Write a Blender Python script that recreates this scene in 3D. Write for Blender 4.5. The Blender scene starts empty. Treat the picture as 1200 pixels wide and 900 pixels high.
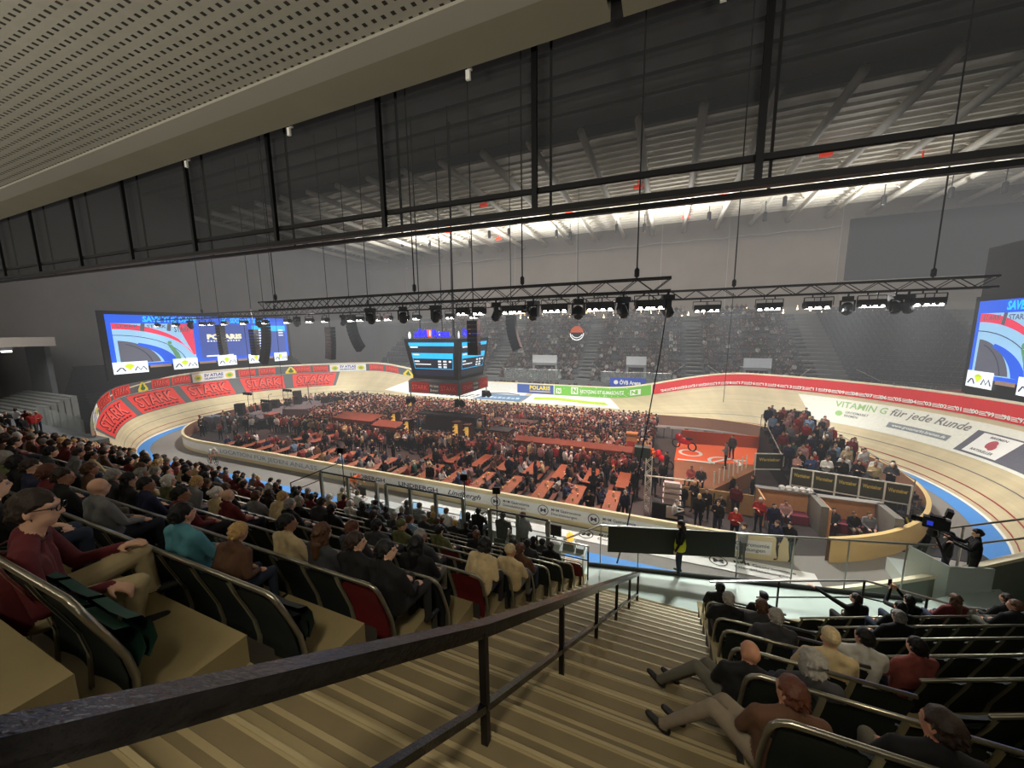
import bpy, math, random
import numpy as np
from mathutils import Vector, Matrix, Euler
random.seed(7)
SC = bpy.context.scene
COL = SC.collection
PI = math.pi
# ------------------------------------------------------------------ materials
MATS = {}
def srgb(r, g, b):
    f = lambda c: (c / 255.0 / 12.92) if c / 255.0 <= 0.04045 else (((c / 255.0) + 0.055) / 1.055) ** 2.4
    return (f(r), f(g), f(b), 1.0)
def mat(name, col, rough=0.6, metal=0.0, noise=0.12, scale=6.0, emit=0.0, alpha=None, objcol=False, spec=0.4):
    """principled material whose base colour is broken up by a procedural noise"""
    if name in MATS: return MATS[name]
    m = bpy.data.materials.new(name); m.use_nodes = True
    nt = m.node_tree; N = nt.nodes; b = N['Principled BSDF']; out = N['Material Output']
    b.inputs['Roughness'].default_value = rough; b.inputs['Metallic'].default_value = metal
    b.inputs['Specular IOR Level'].default_value = spec
    tc = N.new('ShaderNodeTexCoord'); nz = N.new('ShaderNodeTexNoise'); nz.inputs['Scale'].default_value = scale; nz.inputs['Detail'].default_value = 3
    nt.links.new(tc.outputs['Object'], nz.inputs['Vector'])
    mx = N.new('ShaderNodeMix'); mx.data_type = 'RGBA'; mx.blend_type = 'MULTIPLY'
    mr = N.new('ShaderNodeMapRange'); mr.inputs['To Min'].default_value = 1 - noise; mr.inputs['To Max'].default_value = 1 + noise
    nt.links.new(nz.outputs['Fac'], mr.inputs['Value'])
    mx.inputs['Factor'].default_value = 1.0
    if objcol:
        oi = N.new('ShaderNodeObjectInfo'); nt.links.new(oi.outputs['Color'], mx.inputs['A'])
    else:
        mx.inputs['A'].default_value = col
    nt.links.new(mr.outputs['Result'], mx.inputs['B'])
    nt.links.new(mx.outputs['Result'], b.inputs['Base Color'])
    if emit:
        nt.links.new(mx.outputs['Result'], b.inputs['Emission Color']); b.inputs['Emission Strength'].default_value = emit
    if alpha is not None:
        b.inputs['Alpha'].default_value = alpha
    MATS[name] = m
    return m
def mat_random(name, cols, rough=0.8):
    """colour picked per object from a ramp"""
    m = mat(name, (0.5, 0.5, 0.5, 1), rough)
    nt = m.node_tree; N = nt.nodes
    oi = N.new('ShaderNodeObjectInfo'); cr = N.new('ShaderNodeValToRGB'); cr.color_ramp.interpolation = 'CONSTANT'
    while len(cr.color_ramp.elements) < len(cols): cr.color_ramp.elements.new(0.5)
    for i, c in enumerate(cols):
        cr.color_ramp.elements[i].position = i / len(cols); cr.color_ramp.elements[i].color = c
    nt.links.new(oi.outputs['Random'], cr.inputs['Fac'])
    for n in N:
        if n.type == 'MIX': nt.links.new(cr.outputs['Color'], n.inputs['A'])
    return m
def mat_attr(name, rough=0.8):
    """colour read from the mesh's own colour layer"""
    m = mat(name, (0.5, 0.5, 0.5, 1), rough)
    nt = m.node_tree; N = nt.nodes
    a = N.new('ShaderNodeAttribute'); a.attribute_name = 'Col'
    for n in N:
        if n.type == 'MIX': nt.links.new(a.outputs['Color'], n.inputs['A'])
    return m
def bump(m, scale=40, strength=0.2, dist=0.01):
    nt = m.node_tree; N = nt.nodes
    nz = N.new('ShaderNodeTexNoise'); nz.inputs['Scale'].default_value = scale
    bp = N.new('ShaderNodeBump'); bp.inputs['Strength'].default_value = strength; bp.inputs['Distance'].default_value = dist
    tc = N.new('ShaderNodeTexCoord'); nt.links.new(tc.outputs['Object'], nz.inputs['Vector'])
    nt.links.new(nz.outputs['Fac'], bp.inputs['Height']); nt.links.new(bp.outputs['Normal'], N['Principled BSDF'].inputs['Normal'])
    return m
# ------------------------------------------------------------------ mesh builder
class MB:
    def __init__(s): s.v = []; s.f = []; s.m = []
    def add(s, vs, fs, m=0):
        o = len(s.v); s.v += [tuple(p) for p in vs]; s.f += [tuple(i + o for i in f) for f in fs]; s.m += [m] * len(fs); return s
    def box(s, c, d, m=0, rz=0.0, rx=0.0, ry=0.0):
        x, y, z = d[0] / 2, d[1] / 2, d[2] / 2
        M = Euler((rx, ry, rz)).to_matrix()
        vs = [M @ Vector((a * x, b * y, e * z)) + Vector(c) for e in (-1, 1) for a, b in ((-1, -1), (1, -1), (1, 1), (-1, 1))]
        return s.add(vs, [(3, 2, 1, 0), (4, 5, 6, 7), (0, 1, 5, 4), (1, 2, 6, 5), (2, 3, 7, 6), (3, 0, 4, 7)], m)
    def bb(s, a, b, m=0):
        return s.box([(a[i] + b[i]) / 2 for i in range(3)], [abs(b[i] - a[i]) for i in range(3)], m)
    def quad(s, a, b, c, d, m=0): return s.add([a, b, c, d], [(0, 1, 2, 3)], m)
    def tube(s, pts, r, n=8, m=0, cap=True, rr=None):
        pts = [Vector(p) for p in pts]; vs = []; fs = []; up = None
        for i, p in enumerate(pts):
            t = (pts[min(i + 1, len(pts) - 1)] - pts[max(i - 1, 0)]).normalized()
            if up is None:
                up = Vector((0, 0, 1)) if abs(t.z) < 0.9 else Vector((1, 0, 0))
            a = t.cross(up).normalized(); b = a.cross(t).normalized(); up = b
            R = rr[i] if rr else r
            for k in range(n):
                an = 2 * PI * k / n; vs.append(p + a * math.cos(an) * R + b * math.sin(an) * R)
        for i in range(len(pts) - 1):
            for k in range(n):
                k2 = (k + 1) % n; fs.append((i * n + k, i * n + k2, (i + 1) * n + k2, (i + 1) * n + k))
        if cap: fs += [tuple(range(n))[::-1], tuple((len(pts) - 1) * n + k for k in range(n))]
        return s.add(vs, fs, m)
    def bar(s, a, b, w, h, m=0):
        """rectangular bar between two points"""
        a, b = Vector(a), Vector(b); t = (b - a).normalized(); up = Vector((0, 0, 1)) if abs(t.z) < 0.95 else Vector((0, 1, 0))
        x = t.cross(up).normalized() * w / 2; y = x.cross(t).normalized() * h / 2
        vs = [p + q for p in (a, b) for q in (-x - y, x - y, x + y, -x + y)]
        return s.add(vs, [(0, 1, 2, 3), (7, 6, 5, 4), (0, 4, 5, 1), (1, 5, 6, 2), (2, 6, 7, 3), (3, 7, 4, 0)], m)
    def lathe(s, prof, n=16, c=(0, 0, 0), m=0, M=None):
        vs = []; fs = []
        for r, z in prof:
            for k in range(n):
                a = 2 * PI * k / n; q = Vector((r * math.cos(a), r * math.sin(a), z)); q = (M @ q) if M else q
                vs.append(q + Vector(c))
        for i in range(len(prof) - 1):
            for k in range(n):
                k2 = (k + 1) % n; fs.append((i * n + k, i * n + k2, (i + 1) * n + k2, (i + 1) * n + k))
        fs += [tuple(range(n))[::-1], tuple((len(prof) - 1) * n + k for k in range(n))]
        return s.add(vs, fs, m)
    def ball(s, c, r, m=0, n=10):
        r = (r, r, r) if not isinstance(r, tuple) else r
        k = n // 2; vs = [(c[0], c[1], c[2] - r[2])]; fs = []
        for i in range(1, k):
            t = -PI / 2 + PI * i / k
            for j in range(n): vs.append((c[0] + r[0] * math.cos(t) * math.cos(2 * PI * j / n), c[1] + r[1] * math.cos(t) * math.sin(2 * PI * j / n), c[2] + r[2] * math.sin(t)))
        vs.append((c[0], c[1], c[2] + r[2])); L = len(vs) - 1
        for j in range(n):
            fs.append((0, 1 + (j + 1) % n, 1 + j)); fs.append((L, L - n + j, L - n + (j + 1) % n))
        for i in range(k - 2):
            for j in range(n):
                a = 1 + i * n + j; b = 1 + i * n + (j + 1) % n; fs.append((a, b, b + n, a + n))
        return s.add(vs, fs, m)
    def grid(s, fn, us, vs_, m=0, mfun=None):
        o = []; fs = []; ms = []
        for u in us:
            for v in vs_: o.append(fn(u, v))
        W = len(vs_)
        for i in range(len(us) - 1):
            for j in range(W - 1):
                fs.append((i * W + j, (i + 1) * W + j, (i + 1) * W + j + 1, i * W + j + 1))
        if mfun is None: return s.add(o, fs, m)
        off = len(s.v); s.v += [tuple(p) for p in o]
        k = 0
        for i in range(len(us) - 1):
            for j in range(W - 1):
                s.f.append(tuple(q + off for q in fs[k])); s.m.append(mfun(i, j)); k += 1
        return s
    def mesh(s, name, mats, smooth=False):
        me = bpy.data.meshes.new(name); me.from_pydata(s.v, [], s.f); me.update()
        for m in (mats if isinstance(mats, (list, tuple)) else [mats]): me.materials.append(m)
        if len(me.materials) > 1: me.polygons.foreach_set('material_index', s.m)
        if smooth: me.polygons.foreach_set('use_smooth', [True] * len(me.polygons))
        return me
def link(name, me, parent=None, loc=(0, 0, 0), rz=0.0, rot=None):
    o = bpy.data.objects.new(name, me); COL.objects.link(o); o.location = loc
    o.rotation_euler = rot if rot else (0, 0, rz)
    if parent is not None: o.parent = parent
    return o
def obj(name, mb, mats, parent=None, loc=(0, 0, 0), rz=0.0, smooth=False, rot=None):
    return link(name, mb.mesh(name, mats, smooth), parent, loc, rz, rot)
def tag(o, label, cat, group=None, kind=None):
    o['label'] = label; o['category'] = cat
    if group: o['group'] = group
    if kind: o['kind'] = kind
    return o
def thing(name, label, cat, loc=(0, 0, 0), rz=0.0, group=None):
    return tag(link(name, None, None, loc, rz), label, cat, group)
def struct(name, mb, mats, smooth=False):
    o = obj(name, mb, mats, smooth=smooth); o['kind'] = 'structure'; return o
KIDS = {}
def copy_tree(root, loc, rz, label=None, group=None):
    r = root.copy(); COL.objects.link(r); r.location = loc; r.rotation_euler = (0, 0, rz)
    if label: r['label'] = label
    if group: r['group'] = group
    for ch in list(root.children):
        c = ch.copy(); COL.objects.link(c); c.parent = r
        for g in list(ch.children):
            d = g.copy(); COL.objects.link(d); d.parent = c
    return r
# ------------------------------------------------------------------ lettering
_tcache = {}
def letters(txt, bold=0.0, shear=0.0, spacing=1.0):
    """flat triangles of a word, height of capitals about 1, left at x 0, baseline y 0"""
    key = (txt, bold, shear, spacing)
    if key in _tcache: return _tcache[key]
    cu = bpy.data.curves.new('t', 'FONT'); cu.body = txt; cu.size = 1.43; cu.offset = bold; cu.shear = shear; cu.space_character = spacing; cu.resolution_u = 2
    ob = bpy.data.objects.new('t', cu); COL.objects.link(ob)
    dg = bpy.context.evaluated_depsgraph_get(); me = bpy.data.meshes.new_from_object(ob.evaluated_get(dg))
    vs = [tuple(v.co) for v in me.vertices]; fs = [tuple(p.vertices) for p in me.polygons]
    bpy.data.objects.remove(ob); bpy.data.curves.remove(cu); bpy.data.meshes.remove(me)
    x0 = min(v[0] for v in vs); vs = [(v[0] - x0, v[1]) for v in vs]; w = max(v[0] for v in vs)
    _tcache[key] = (vs, fs, w); return _tcache[key]
def put_text(mb, txt, fn, x, y, h, m=0, w=None, bold=0.02, shear=0.0, center=False, spacing=1.0):
    """lay a word on a surface: fn(a, b) maps sheet coordinates to the place"""
    vs, fs, W = letters(txt, bold, shear, spacing)
    sx = (w / W) if w else h
    x0 = x - (W * sx / 2 if center else 0)
    mb.add([fn(x0 + p[0] * sx, y + p[1] * h) for p in vs], fs, m)
    return W * sx
def plane_fn(o, ax, ay, lift=(0, 0, 0)):
    o, ax, ay = Vector(o) + Vector(lift), Vector(ax), Vector(ay)
    return lambda a, b: tuple(o + ax * a + ay * b)
def rect(mb, fn, x0, y0, x1, y1, m=0, n=1):
    mb.grid(fn, [x0 + (x1 - x0) * i / n for i in range(n + 1)], [y0, y1], m)
def ring(mb, fn, cx, cy, r, w, m=0, n=28, a0=0.0, a1=2 * PI):
    vs = []; fs = []
    for i in range(n + 1):
        a = a0 + (a1 - a0) * i / n
        vs += [fn(cx + r * math.cos(a), cy + r * math.sin(a)), fn(cx + (r - w) * math.cos(a), cy + (r - w) * math.sin(a))]
    for i in range(n): fs.append((2 * i, 2 * i + 2, 2 * i + 3, 2 * i + 1))
    mb.add(vs, fs, m)
def disc(mb, fn, cx, cy, r, m=0, n=20, a0=0.0, a1=2 * PI, ry=None):
    vs = [fn(cx, cy)] + [fn(cx + r * math.cos(a0 + (a1 - a0) * i / n), cy + (ry or r) * math.sin(a0 + (a1 - a0) * i / n)) for i in range(n + 1)]
    mb.add(vs, [(0, i + 1, i + 2) for i in range(n)], m)
def poly(mb, fn, pts, m=0): mb.add([fn(*p) for p in pts], [tuple(range(len(pts)))], m)
def stroke(mb, fn, pts, w, m=0):
    vs = []; fs = []
    for i, p in enumerate(pts):
        a = pts[max(i - 1, 0)]; b = pts[min(i + 1, len(pts) - 1)]; dx, dy = b[0] - a[0], b[1] - a[1]; L = math.hypot(dx, dy) or 1
        nx, ny = -dy / L * w / 2, dx / L * w / 2; vs += [fn(p[0] + nx, p[1] + ny), fn(p[0] - nx, p[1] - ny)]
    for i in range(len(pts) - 1): fs.append((2 * i, 2 * i + 2, 2 * i + 3, 2 * i + 1))
    mb.add(vs, fs, m)

# ---- track plan (metres): X runs along the grandstand, Y towards the far side ----
S0, S1, TY = -36.6, 2.5, 28.95
R_IN, R_BLUE, R_RIM = 12.7, 13.5, 17.62
ZS, ZB, WALL_H = 1.45, 3.95, 1.28
XS = 6.0
def smooth(x):
    x = min(max(x, 0.0), 1.0)
    return x * x * (3 - 2 * x)
def stad(u, R, ext=0.0):
    """point on a stadium outline, u 0..1 near straight, 1..2 right bend, 2..3 far straight, 3..4 left bend"""
    x, y = _stad(u, R, ext)
    if 12.5 < R < 15: y -= 0.8 * smooth((TY - y) / 11.0)
    return (x, y)
def _stad(u, R, ext):
    u = u % 4.0
    a0, a1 = S0 + ext, S1 - ext
    if u < 1: return (a0 + (a1 - a0) * u, TY - R)
    if u < 2:
        a = -math.pi / 2 + math.pi * (u - 1); return (a1 + (R + ext) * math.cos(a), TY + R * math.sin(a))
    if u < 3: return (a1 - (a1 - a0) * (u - 2), TY + R)
    a = math.pi / 2 + math.pi * (u - 3); return (a0 + (R + ext) * math.cos(a), TY + R * math.sin(a))
def bendness(u):
    x = stad(u, R_RIM, XS)[0]
    d = max(x - (S1 - XS), (S0 + XS) - x)
    if stad(u, R_RIM, XS)[1] < TY: d -= 7 * smooth((TY - stad(u, R_RIM, XS)[1]) / 10.0)
    return smooth((d + 3) / 15.0)
def track(u, v):
    """banked running surface, v 0 = blue band, 1 = foot of the outer wall"""
    p, q = stad(u, R_BLUE), stad(u, R_RIM, XS)
    z = ZS + (ZB - ZS) * bendness(u)
    return (p[0] + (q[0] - p[0]) * v, p[1] + (q[1] - p[1]) * v, 0.06 + (z - 0.06) * (0.75 * v + 0.25 * v * v))
def wall_h(u):
    return 0.5 + (WALL_H - 0.5) * smooth((stad(u, R_RIM, XS)[1] - (TY - 15)) / 14.0)
def wall(u, h):
    q = stad(u, R_RIM, XS)
    return (q[0], q[1], ZS + (ZB - ZS) * bendness(u) + h)
# ------------------------------------------------------------------ people
SKIN = mat_random('skin', [srgb(214, 168, 140), srgb(196, 148, 120), srgb(224, 180, 152), srgb(170, 122, 96)], 0.6)
TOP = mat('fabric_top', (0.2, 0.2, 0.2, 1), 0.85, objcol=True, noise=0.25, scale=14)
LEGW = mat_random('trouser_cloth', [srgb(28, 32, 44), srgb(20, 20, 22), srgb(44, 52, 70), srgb(36, 34, 34), srgb(88, 84, 74)], 0.9)
SHOE = mat('shoe_leather', srgb(24, 22, 22), 0.6)
HAIR = bump(mat('hair_strands', (0.05, 0.03, 0.02, 1), 0.6, objcol=True, noise=0.5, scale=60), 140, 0.35, 0.01)
EYE = mat('eye_white', srgb(150, 140, 135), 0.3)
CHINO = mat('beige_chino', srgb(186, 170, 132), 0.85, scale=20)
BMATS = [SKIN, TOP, LEGW, SHOE, EYE]
S_, T_, L_, O_, E_ = 0, 1, 2, 3, 4
class Prims:
    """a figure as rounded tapered limbs and ellipsoids; fused into one skin by a voxel remesh"""
    def __init__(s): s.p = []
    def cap(s, a, ra, b, rb, t): s.p.append(('c', Vector(a), ra, Vector(b), rb, t)); return s
    def chain(s, pts, rs, t):
        for i in range(len(pts) - 1): s.cap(pts[i], rs[i], pts[i + 1], rs[i + 1], t)
        return s
    def ell(s, c, r, t, M=None): s.p.append(('e', Vector(c), Vector(r), M or Matrix.Identity(3), t)); return s
    def raw(s):
        mb = MB()
        for q in s.p:
            if q[0] == 'c':
                _, a, ra, b, rb, t = q; d = b - a; L = d.length
                M = d.to_track_quat('Z', 'Y').to_matrix() if L > 1e-6 else Matrix.Identity(3)
                prof = [(max(ra * math.sin(PI * i / 8), 1e-4), -ra * math.cos(PI * i / 8)) for i in range(0, 5)] + [(max(rb * math.cos(PI * i / 8), 1e-4), L + rb * math.sin(PI * i / 8)) for i in range(0, 5)]
                mb.lathe(prof, 12, a, 0, M)
            else:
                _, c, r, M, t = q; b = MB(); b.ball((0, 0, 0), tuple(r), n=14)
                mb.add([M @ Vector(p) + c for p in b.v], b.f)
        return mb
    def bake(s, name, voxel, mats, smooth=2):
        me = s.raw().mesh(name + '_raw', mats[0]); ob = bpy.data.objects.new('tmp', me); COL.objects.link(ob)
        r = ob.modifiers.new('r', 'REMESH'); r.mode = 'VOXEL'; r.voxel_size = voxel; r.use_smooth_shade = True
        if smooth:
            k = ob.modifiers.new('s', 'SMOOTH'); k.factor = 0.5; k.iterations = smooth
        dg = bpy.context.evaluated_depsgraph_get(); out = bpy.data.meshes.new_from_object(ob.evaluated_get(dg))
        bpy.data.objects.remove(ob); bpy.data.meshes.remove(me); out.name = name
        out.materials.clear()
        for m in mats: out.materials.append(m)
        n = len(out.polygons); C = np.zeros(n * 3); out.polygons.foreach_get('center', C); C = C.reshape(-1, 3)
        best = np.full(n, 1e9); T = np.zeros(n, int)
        for q in s.p:
            if q[0] == 'c':
                _, a, ra, b, rb, t = q; a = np.array(a); d = np.array(b) - a; L2 = (d * d).sum() + 1e-12
                k = np.clip(((C - a) @ d) / L2, 0, 1); D = np.linalg.norm(C - (a + k[:, None] * d), axis=1) - (ra + (rb - ra) * k)
            else:
                _, c, r, M, t = q; Q = (C - np.array(c)) @ np.array(M); rr = np.array(r)
                D = (np.linalg.norm(Q / rr, axis=1) - 1) * rr.min()
            D = D - (0.006 if t == E_ else 0)
            w = D < best; best[w] = D[w]; T[w] = t
        if len(mats) > 1: out.polygons.foreach_set('material_index', T.astype(np.int32))
        out.polygons.foreach_set('use_smooth', [True] * n); out.update()
        return out
def hframe(yaw, pitch, roll=0.0): return Euler((pitch, roll, yaw)).to_matrix()
def add_head(P, c, yaw=0.0, pitch=0.0, roll=0.0, face=True):
    M = hframe(yaw, pitch, roll); c = Vector(c); at = lambda x, y, z: c + M @ Vector((x, y, z))
    P.ell(at(0, -0.008, 0.02), (0.076, 0.096, 0.1), S_, M)
    P.ell(at(0, 0.028, -0.045), (0.058, 0.066, 0.075), S_, M)
    P.cap(at(0, 0.062, -0.094), 0.022, at(0, 0.05, -0.085), 0.03, S_)
    if face:
        P.cap(at(0, 0.084, 0.012), 0.011, at(0, 0.108, -0.03), 0.015, S_)
        for sx in (-1, 1):
            P.ell(at(sx * 0.08, -0.01, -0.01), (0.012, 0.022, 0.034), S_, M)
            P.ell(at(sx * 0.031, 0.078, 0.008), (0.015, 0.011, 0.009), E_, M)
            P.cap(at(sx * 0.015, 0.086, 0.03), 0.009, at(sx * 0.048, 0.074, 0.03), 0.008, S_)
        P.cap(at(-0.02, 0.084, -0.064), 0.009, at(0.02, 0.084, -0.064), 0.009, S_)
    return M
def add_hand(P, w, d, up, fine=False, curl=0.5, s=1.0):
    """palm with four fingers and a thumb, from wrist w along d, back of the hand facing up"""
    w, d, up = Vector(w), Vector(d).normalized(), Vector(up).normalized(); x = d.cross(up).normalized(); up = x.cross(d)
    pe = w + d * 0.085 * s
    for k in (-1, 0, 1): P.cap(w + x * 0.014 * k * s, 0.02 * s, pe + x * 0.026 * k * s, 0.016 * s, S_)
    if fine:
        for i, L in enumerate((0.075, 0.085, 0.078, 0.058)):
            b = pe + x * (0.033 - 0.022 * i) * s; a = curl * 0.6
            p1 = b + (d * math.cos(a) - up * math.sin(a)) * L * 0.5 * s; p2 = p1 + (d * math.cos(a * 2.6) - up * math.sin(a * 2.6)) * L * 0.5 * s
            P.chain([b, p1, p2], [0.0105 * s, 0.0095 * s, 0.008 * s], S_)
        t = w + x * 0.03 * s + d * 0.02 * s
        P.chain([t, t + (x * 0.8 + d * 0.6 - up * 0.3).normalized() * 0.04 * s, t + (x * 0.7 + d * 0.9 - up * 0.5).normalized() * 0.075 * s], [0.015 * s, 0.012 * s, 0.009 * s], S_)
    else:
        a = curl
        for i in (-1.5, -0.5, 0.5, 1.5):
            b = pe + x * 0.017 * i; P.cap(b, 0.012, b + (d * math.cos(a) - up * math.sin(a)) * 0.07, 0.01, S_)
        P.cap(w + x * 0.028, 0.014, w + x * 0.05 + d * 0.06 - up * 0.02, 0.01, S_)
def arm(P, sh, el, wr, t=T_, bare=False, fine=False, up=(0, 0, 1), curl=0.5, hand=None, r=1.0):
    sh, el, wr = Vector(sh), Vector(el), Vector(wr)
    P.cap(sh, 0.062 * r, el, 0.047 * r, t); P.cap(el, 0.045 * r, wr, 0.032 * r, S_ if bare else t)
    d = hand if hand is not None else (wr - el); add_hand(P, wr, d, up, fine, curl)
def torso(P, pel, ch, nk, sw=0.185, t=T_, hw=0.11, fat=1.0):
    pel, ch, nk = Vector(pel), Vector(ch), Vector(nk)
    for s in (-1, 1):
        P.cap(pel + Vector((s * hw * 0.7, 0, 0)), 0.115 * fat, ch + Vector((s * 0.1, 0, 0)), 0.12 * fat, t)
        P.cap(ch + Vector((s * 0.1, 0, 0.02)), 0.115, nk + Vector((s * sw * 0.92, 0, -0.07)), 0.066, t)
        P.cap(nk + Vector((s * sw * 0.85, 0, -0.07)), 0.066, nk + Vector((s * 0.03, 0, -0.01)), 0.058, t)
    P.cap(nk + Vector((0, -0.012, -0.03)), 0.07, nk + Vector((0, 0.0, 0.02)), 0.066, t)
    P.cap(ch, 0.12, nk + Vector((0, -0.01, -0.06)), 0.075, t); P.cap(pel, 0.12, ch, 0.12, t)
def legs(P, hip, knees, ankles, t=L_, toe=(0, 1, 0), r=1.0, shoe=True):
    for s, k, a in zip((-1, 1), knees, ankles):
        h = Vector(hip) + Vector((s * 0.095, 0, 0)); k, a = Vector(k), Vector(a)
        P.cap(h, 0.098 * r, k, 0.064 * r, t); P.cap(k, 0.062 * r, a, 0.045 * r, t)
        td = Vector(toe).normalized()
        P.cap(a - td * 0.03 - Vector((0, 0, 0.035)), 0.042, a + td * 0.15 - Vector((0, 0, 0.045)), 0.034, O_)
# each builder returns primitives, head point and head turn; the figure faces +Y, feet on z 0
def p_stand(arms='down', yaw=0.0, pitch=0.0, fine=False, lean=0.0):
    P = Prims(); nk = (0, lean, 1.5); torso(P, (0, 0, 0.98), (0, lean * 0.6 + 0.01, 1.27), nk)
    hc = (0, lean * 1.2 + 0.02, 1.625); P.cap((0, lean, 1.46), 0.06, (0, lean * 1.1 + 0.01, 1.58), 0.055, S_)
    legs(P, (0, 0, 0.93), [(-0.11, 0.03, 0.5), (0.12, 0.01, 0.5)], [(-0.12, -0.02, 0.09), (0.14, 0.0, 0.09)])
    sh = lambda s: (s * 0.2, lean, 1.43)
    if arms == 'down':
        arm(P, sh(-1), (-0.27, -0.02, 1.14), (-0.25, 0.07, 0.88), fine=fine, up=(-1, 0, 0)); arm(P, sh(1), (0.27, -0.02, 1.14), (0.25, 0.07, 0.88), fine=fine, up=(1, 0, 0))
    elif arms == 'drink':
        arm(P, sh(-1), (-0.27, -0.02, 1.14), (-0.25, 0.07, 0.88), up=(-1, 0, 0)); arm(P, sh(1), (0.28, 0.03, 1.15), (0.14, 0.27, 1.28), up=(1, 0, 0))
    elif arms == 'folded':
        arm(P, sh(-1), (-0.28, 0.06, 1.16), (0.06, 0.2, 1.2)); arm(P, sh(1), (0.28, 0.06, 1.16), (-0.06, 0.23, 1.16))
    elif arms == 'up':
        arm(P, sh(-1), (-0.3, 0.14, 1.62), (-0.2, 0.22, 1.86), up=(0, -1, 0)); arm(P, sh(1), (0.3, 0.14, 1.6), (0.22, 0.2, 1.84), up=(0, -1, 0))
    elif arms == 'front':
        arm(P, sh(-1), (-0.25, 0.12, 1.18), (-0.13, 0.42, 1.24), curl=1.2); arm(P, sh(1), (0.25, 0.16, 1.2), (0.12, 0.46, 1.28), curl=1.2)
    add_head(P, hc, yaw, pitch); return P, hc, (pitch, 0, yaw)
def p_sit(arms='lap', yaw=0.0, pitch=0.0, lean=0.0, seat=0.44, feet=0.0, aisle=False):
    P = Prims(); z = seat + 0.1; nk = (0, lean - 0.06, z + 0.52); ch = (0, lean * 0.6 - 0.04, z + 0.3)
    torso(P, (0, 0, z), ch, nk); hc = (0, lean * 1.3 - 0.02, z + 0.655 - abs(lean) * 0.15)
    P.cap((0, lean - 0.05, z + 0.49), 0.06, (0, lean * 1.2 - 0.03, z + 0.62 - abs(lean) * 0.15), 0.056, S_)
    if aisle: legs(P, (-0.02, 0.02, z - 0.02), [(-0.42, 0.24, z + 0.1), (-0.3, 0.36, z + 0.06)], [(-0.78, 0.36, 0.12), (-0.62, 0.55, 0.02)], toe=(-0.9, 0.4, 0.4))
    else: legs(P, (0, 0.02, z - 0.02), [(-0.13, 0.43, z - 0.01), (0.13, 0.43, z - 0.01)], [(-0.12, 0.42 + feet, 0.1), (0.13, 0.44 + feet, 0.1)])
    sh = lambda s: (s * 0.2, lean - 0.05, z + 0.45)
    if arms == 'lap':
        arm(P, sh(-1), (-0.27, 0.05, z + 0.2), (-0.12, 0.28, z + 0.1)); arm(P, sh(1), (0.27, 0.05, z + 0.2), (0.12, 0.28, z + 0.1))
    elif arms == 'table':
        arm(P, sh(-1), (-0.26, 0.16, z + 0.22), (-0.1, 0.4, z + 0.26)); arm(P, sh(1), (0.27, 0.16, z + 0.22), (0.13, 0.4, z + 0.26))
    elif arms == 'film':
        arm(P, sh(-1), (-0.25, 0.22, z + 0.36), (-0.07, 0.36, z + 0.62), up=(0, -1, 0), curl=1.0); arm(P, sh(1), (0.25, 0.22, z + 0.36), (0.07, 0.36, z + 0.62), up=(0, -1, 0), curl=1.0)
    elif arms == 'point':
        arm(P, sh(-1), (-0.38, 0.24, z + 0.5), (-0.55, 0.46, z + 0.56), curl=0.4); arm(P, sh(1), (0.27, 0.05, z + 0.2), (0.12, 0.28, z + 0.1))
    add_head(P, hc, yaw, pitch); return P, hc, (pitch, 0, yaw)
def hair_prims(style):
    P = Prims()
    if style == 'short':
        P.ell((0, -0.022, 0.045), (0.084, 0.1, 0.088), 0); P.ell((0, -0.05, -0.01), (0.078, 0.065, 0.075), 0)
    elif style == 'long':
        P.ell((0, -0.02, 0.045), (0.09, 0.104, 0.092), 0); P.ell((0, -0.055, -0.06), (0.092, 0.062, 0.12), 0); P.cap((0, -0.08, -0.1), 0.075, (0, -0.1, -0.24), 0.055, 0)
        for s in (-1, 1): P.cap((s * 0.075, -0.01, 0.0), 0.028, (s * 0.08, -0.02, -0.16), 0.03, 0)
    elif style == 'bob':
        P.ell((0, -0.02, 0.045), (0.094, 0.106, 0.092), 0); P.ell((0, -0.045, -0.05), (0.1, 0.075, 0.1), 0)
        for s in (-1, 1): P.ell((s * 0.078, 0.0, -0.03), (0.03, 0.05, 0.09), 0)
    elif style == 'bun':
        P.ell((0, -0.02, 0.045), (0.084, 0.1, 0.088), 0); P.ell((0, -0.05, -0.01), (0.078, 0.062, 0.07), 0); P.ell((0, -0.13, 0.06), (0.045, 0.045, 0.045), 0)
    elif style == 'rim':
        P.ell((0, -0.052, -0.03), (0.079, 0.052, 0.045), 0)
        for s in (-1, 1): P.ell((s * 0.066, -0.03, -0.02), (0.014, 0.04, 0.025), 0)
    elif style == 'cap':
        P.ell((0, -0.012, 0.06), (0.085, 0.103, 0.072), 0); P.ell((0, 0.09, 0.05), (0.065, 0.075, 0.012), 0)
    elif style == 'beanie':
        P.ell((0, -0.015, 0.055), (0.087, 0.106, 0.095), 0); P.cap((0, -0.02, 0.14), 0.02, (0, -0.02, 0.15), 0.02, 0)
    elif style == 'helmet':
        P.ell((0, -0.015, 0.055), (0.1, 0.14, 0.09), 0); P.cap((0, -0.1, 0.06), 0.05, (0, -0.17, 0.05), 0.02, 0)
    return P
HAIRS = {}
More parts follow.
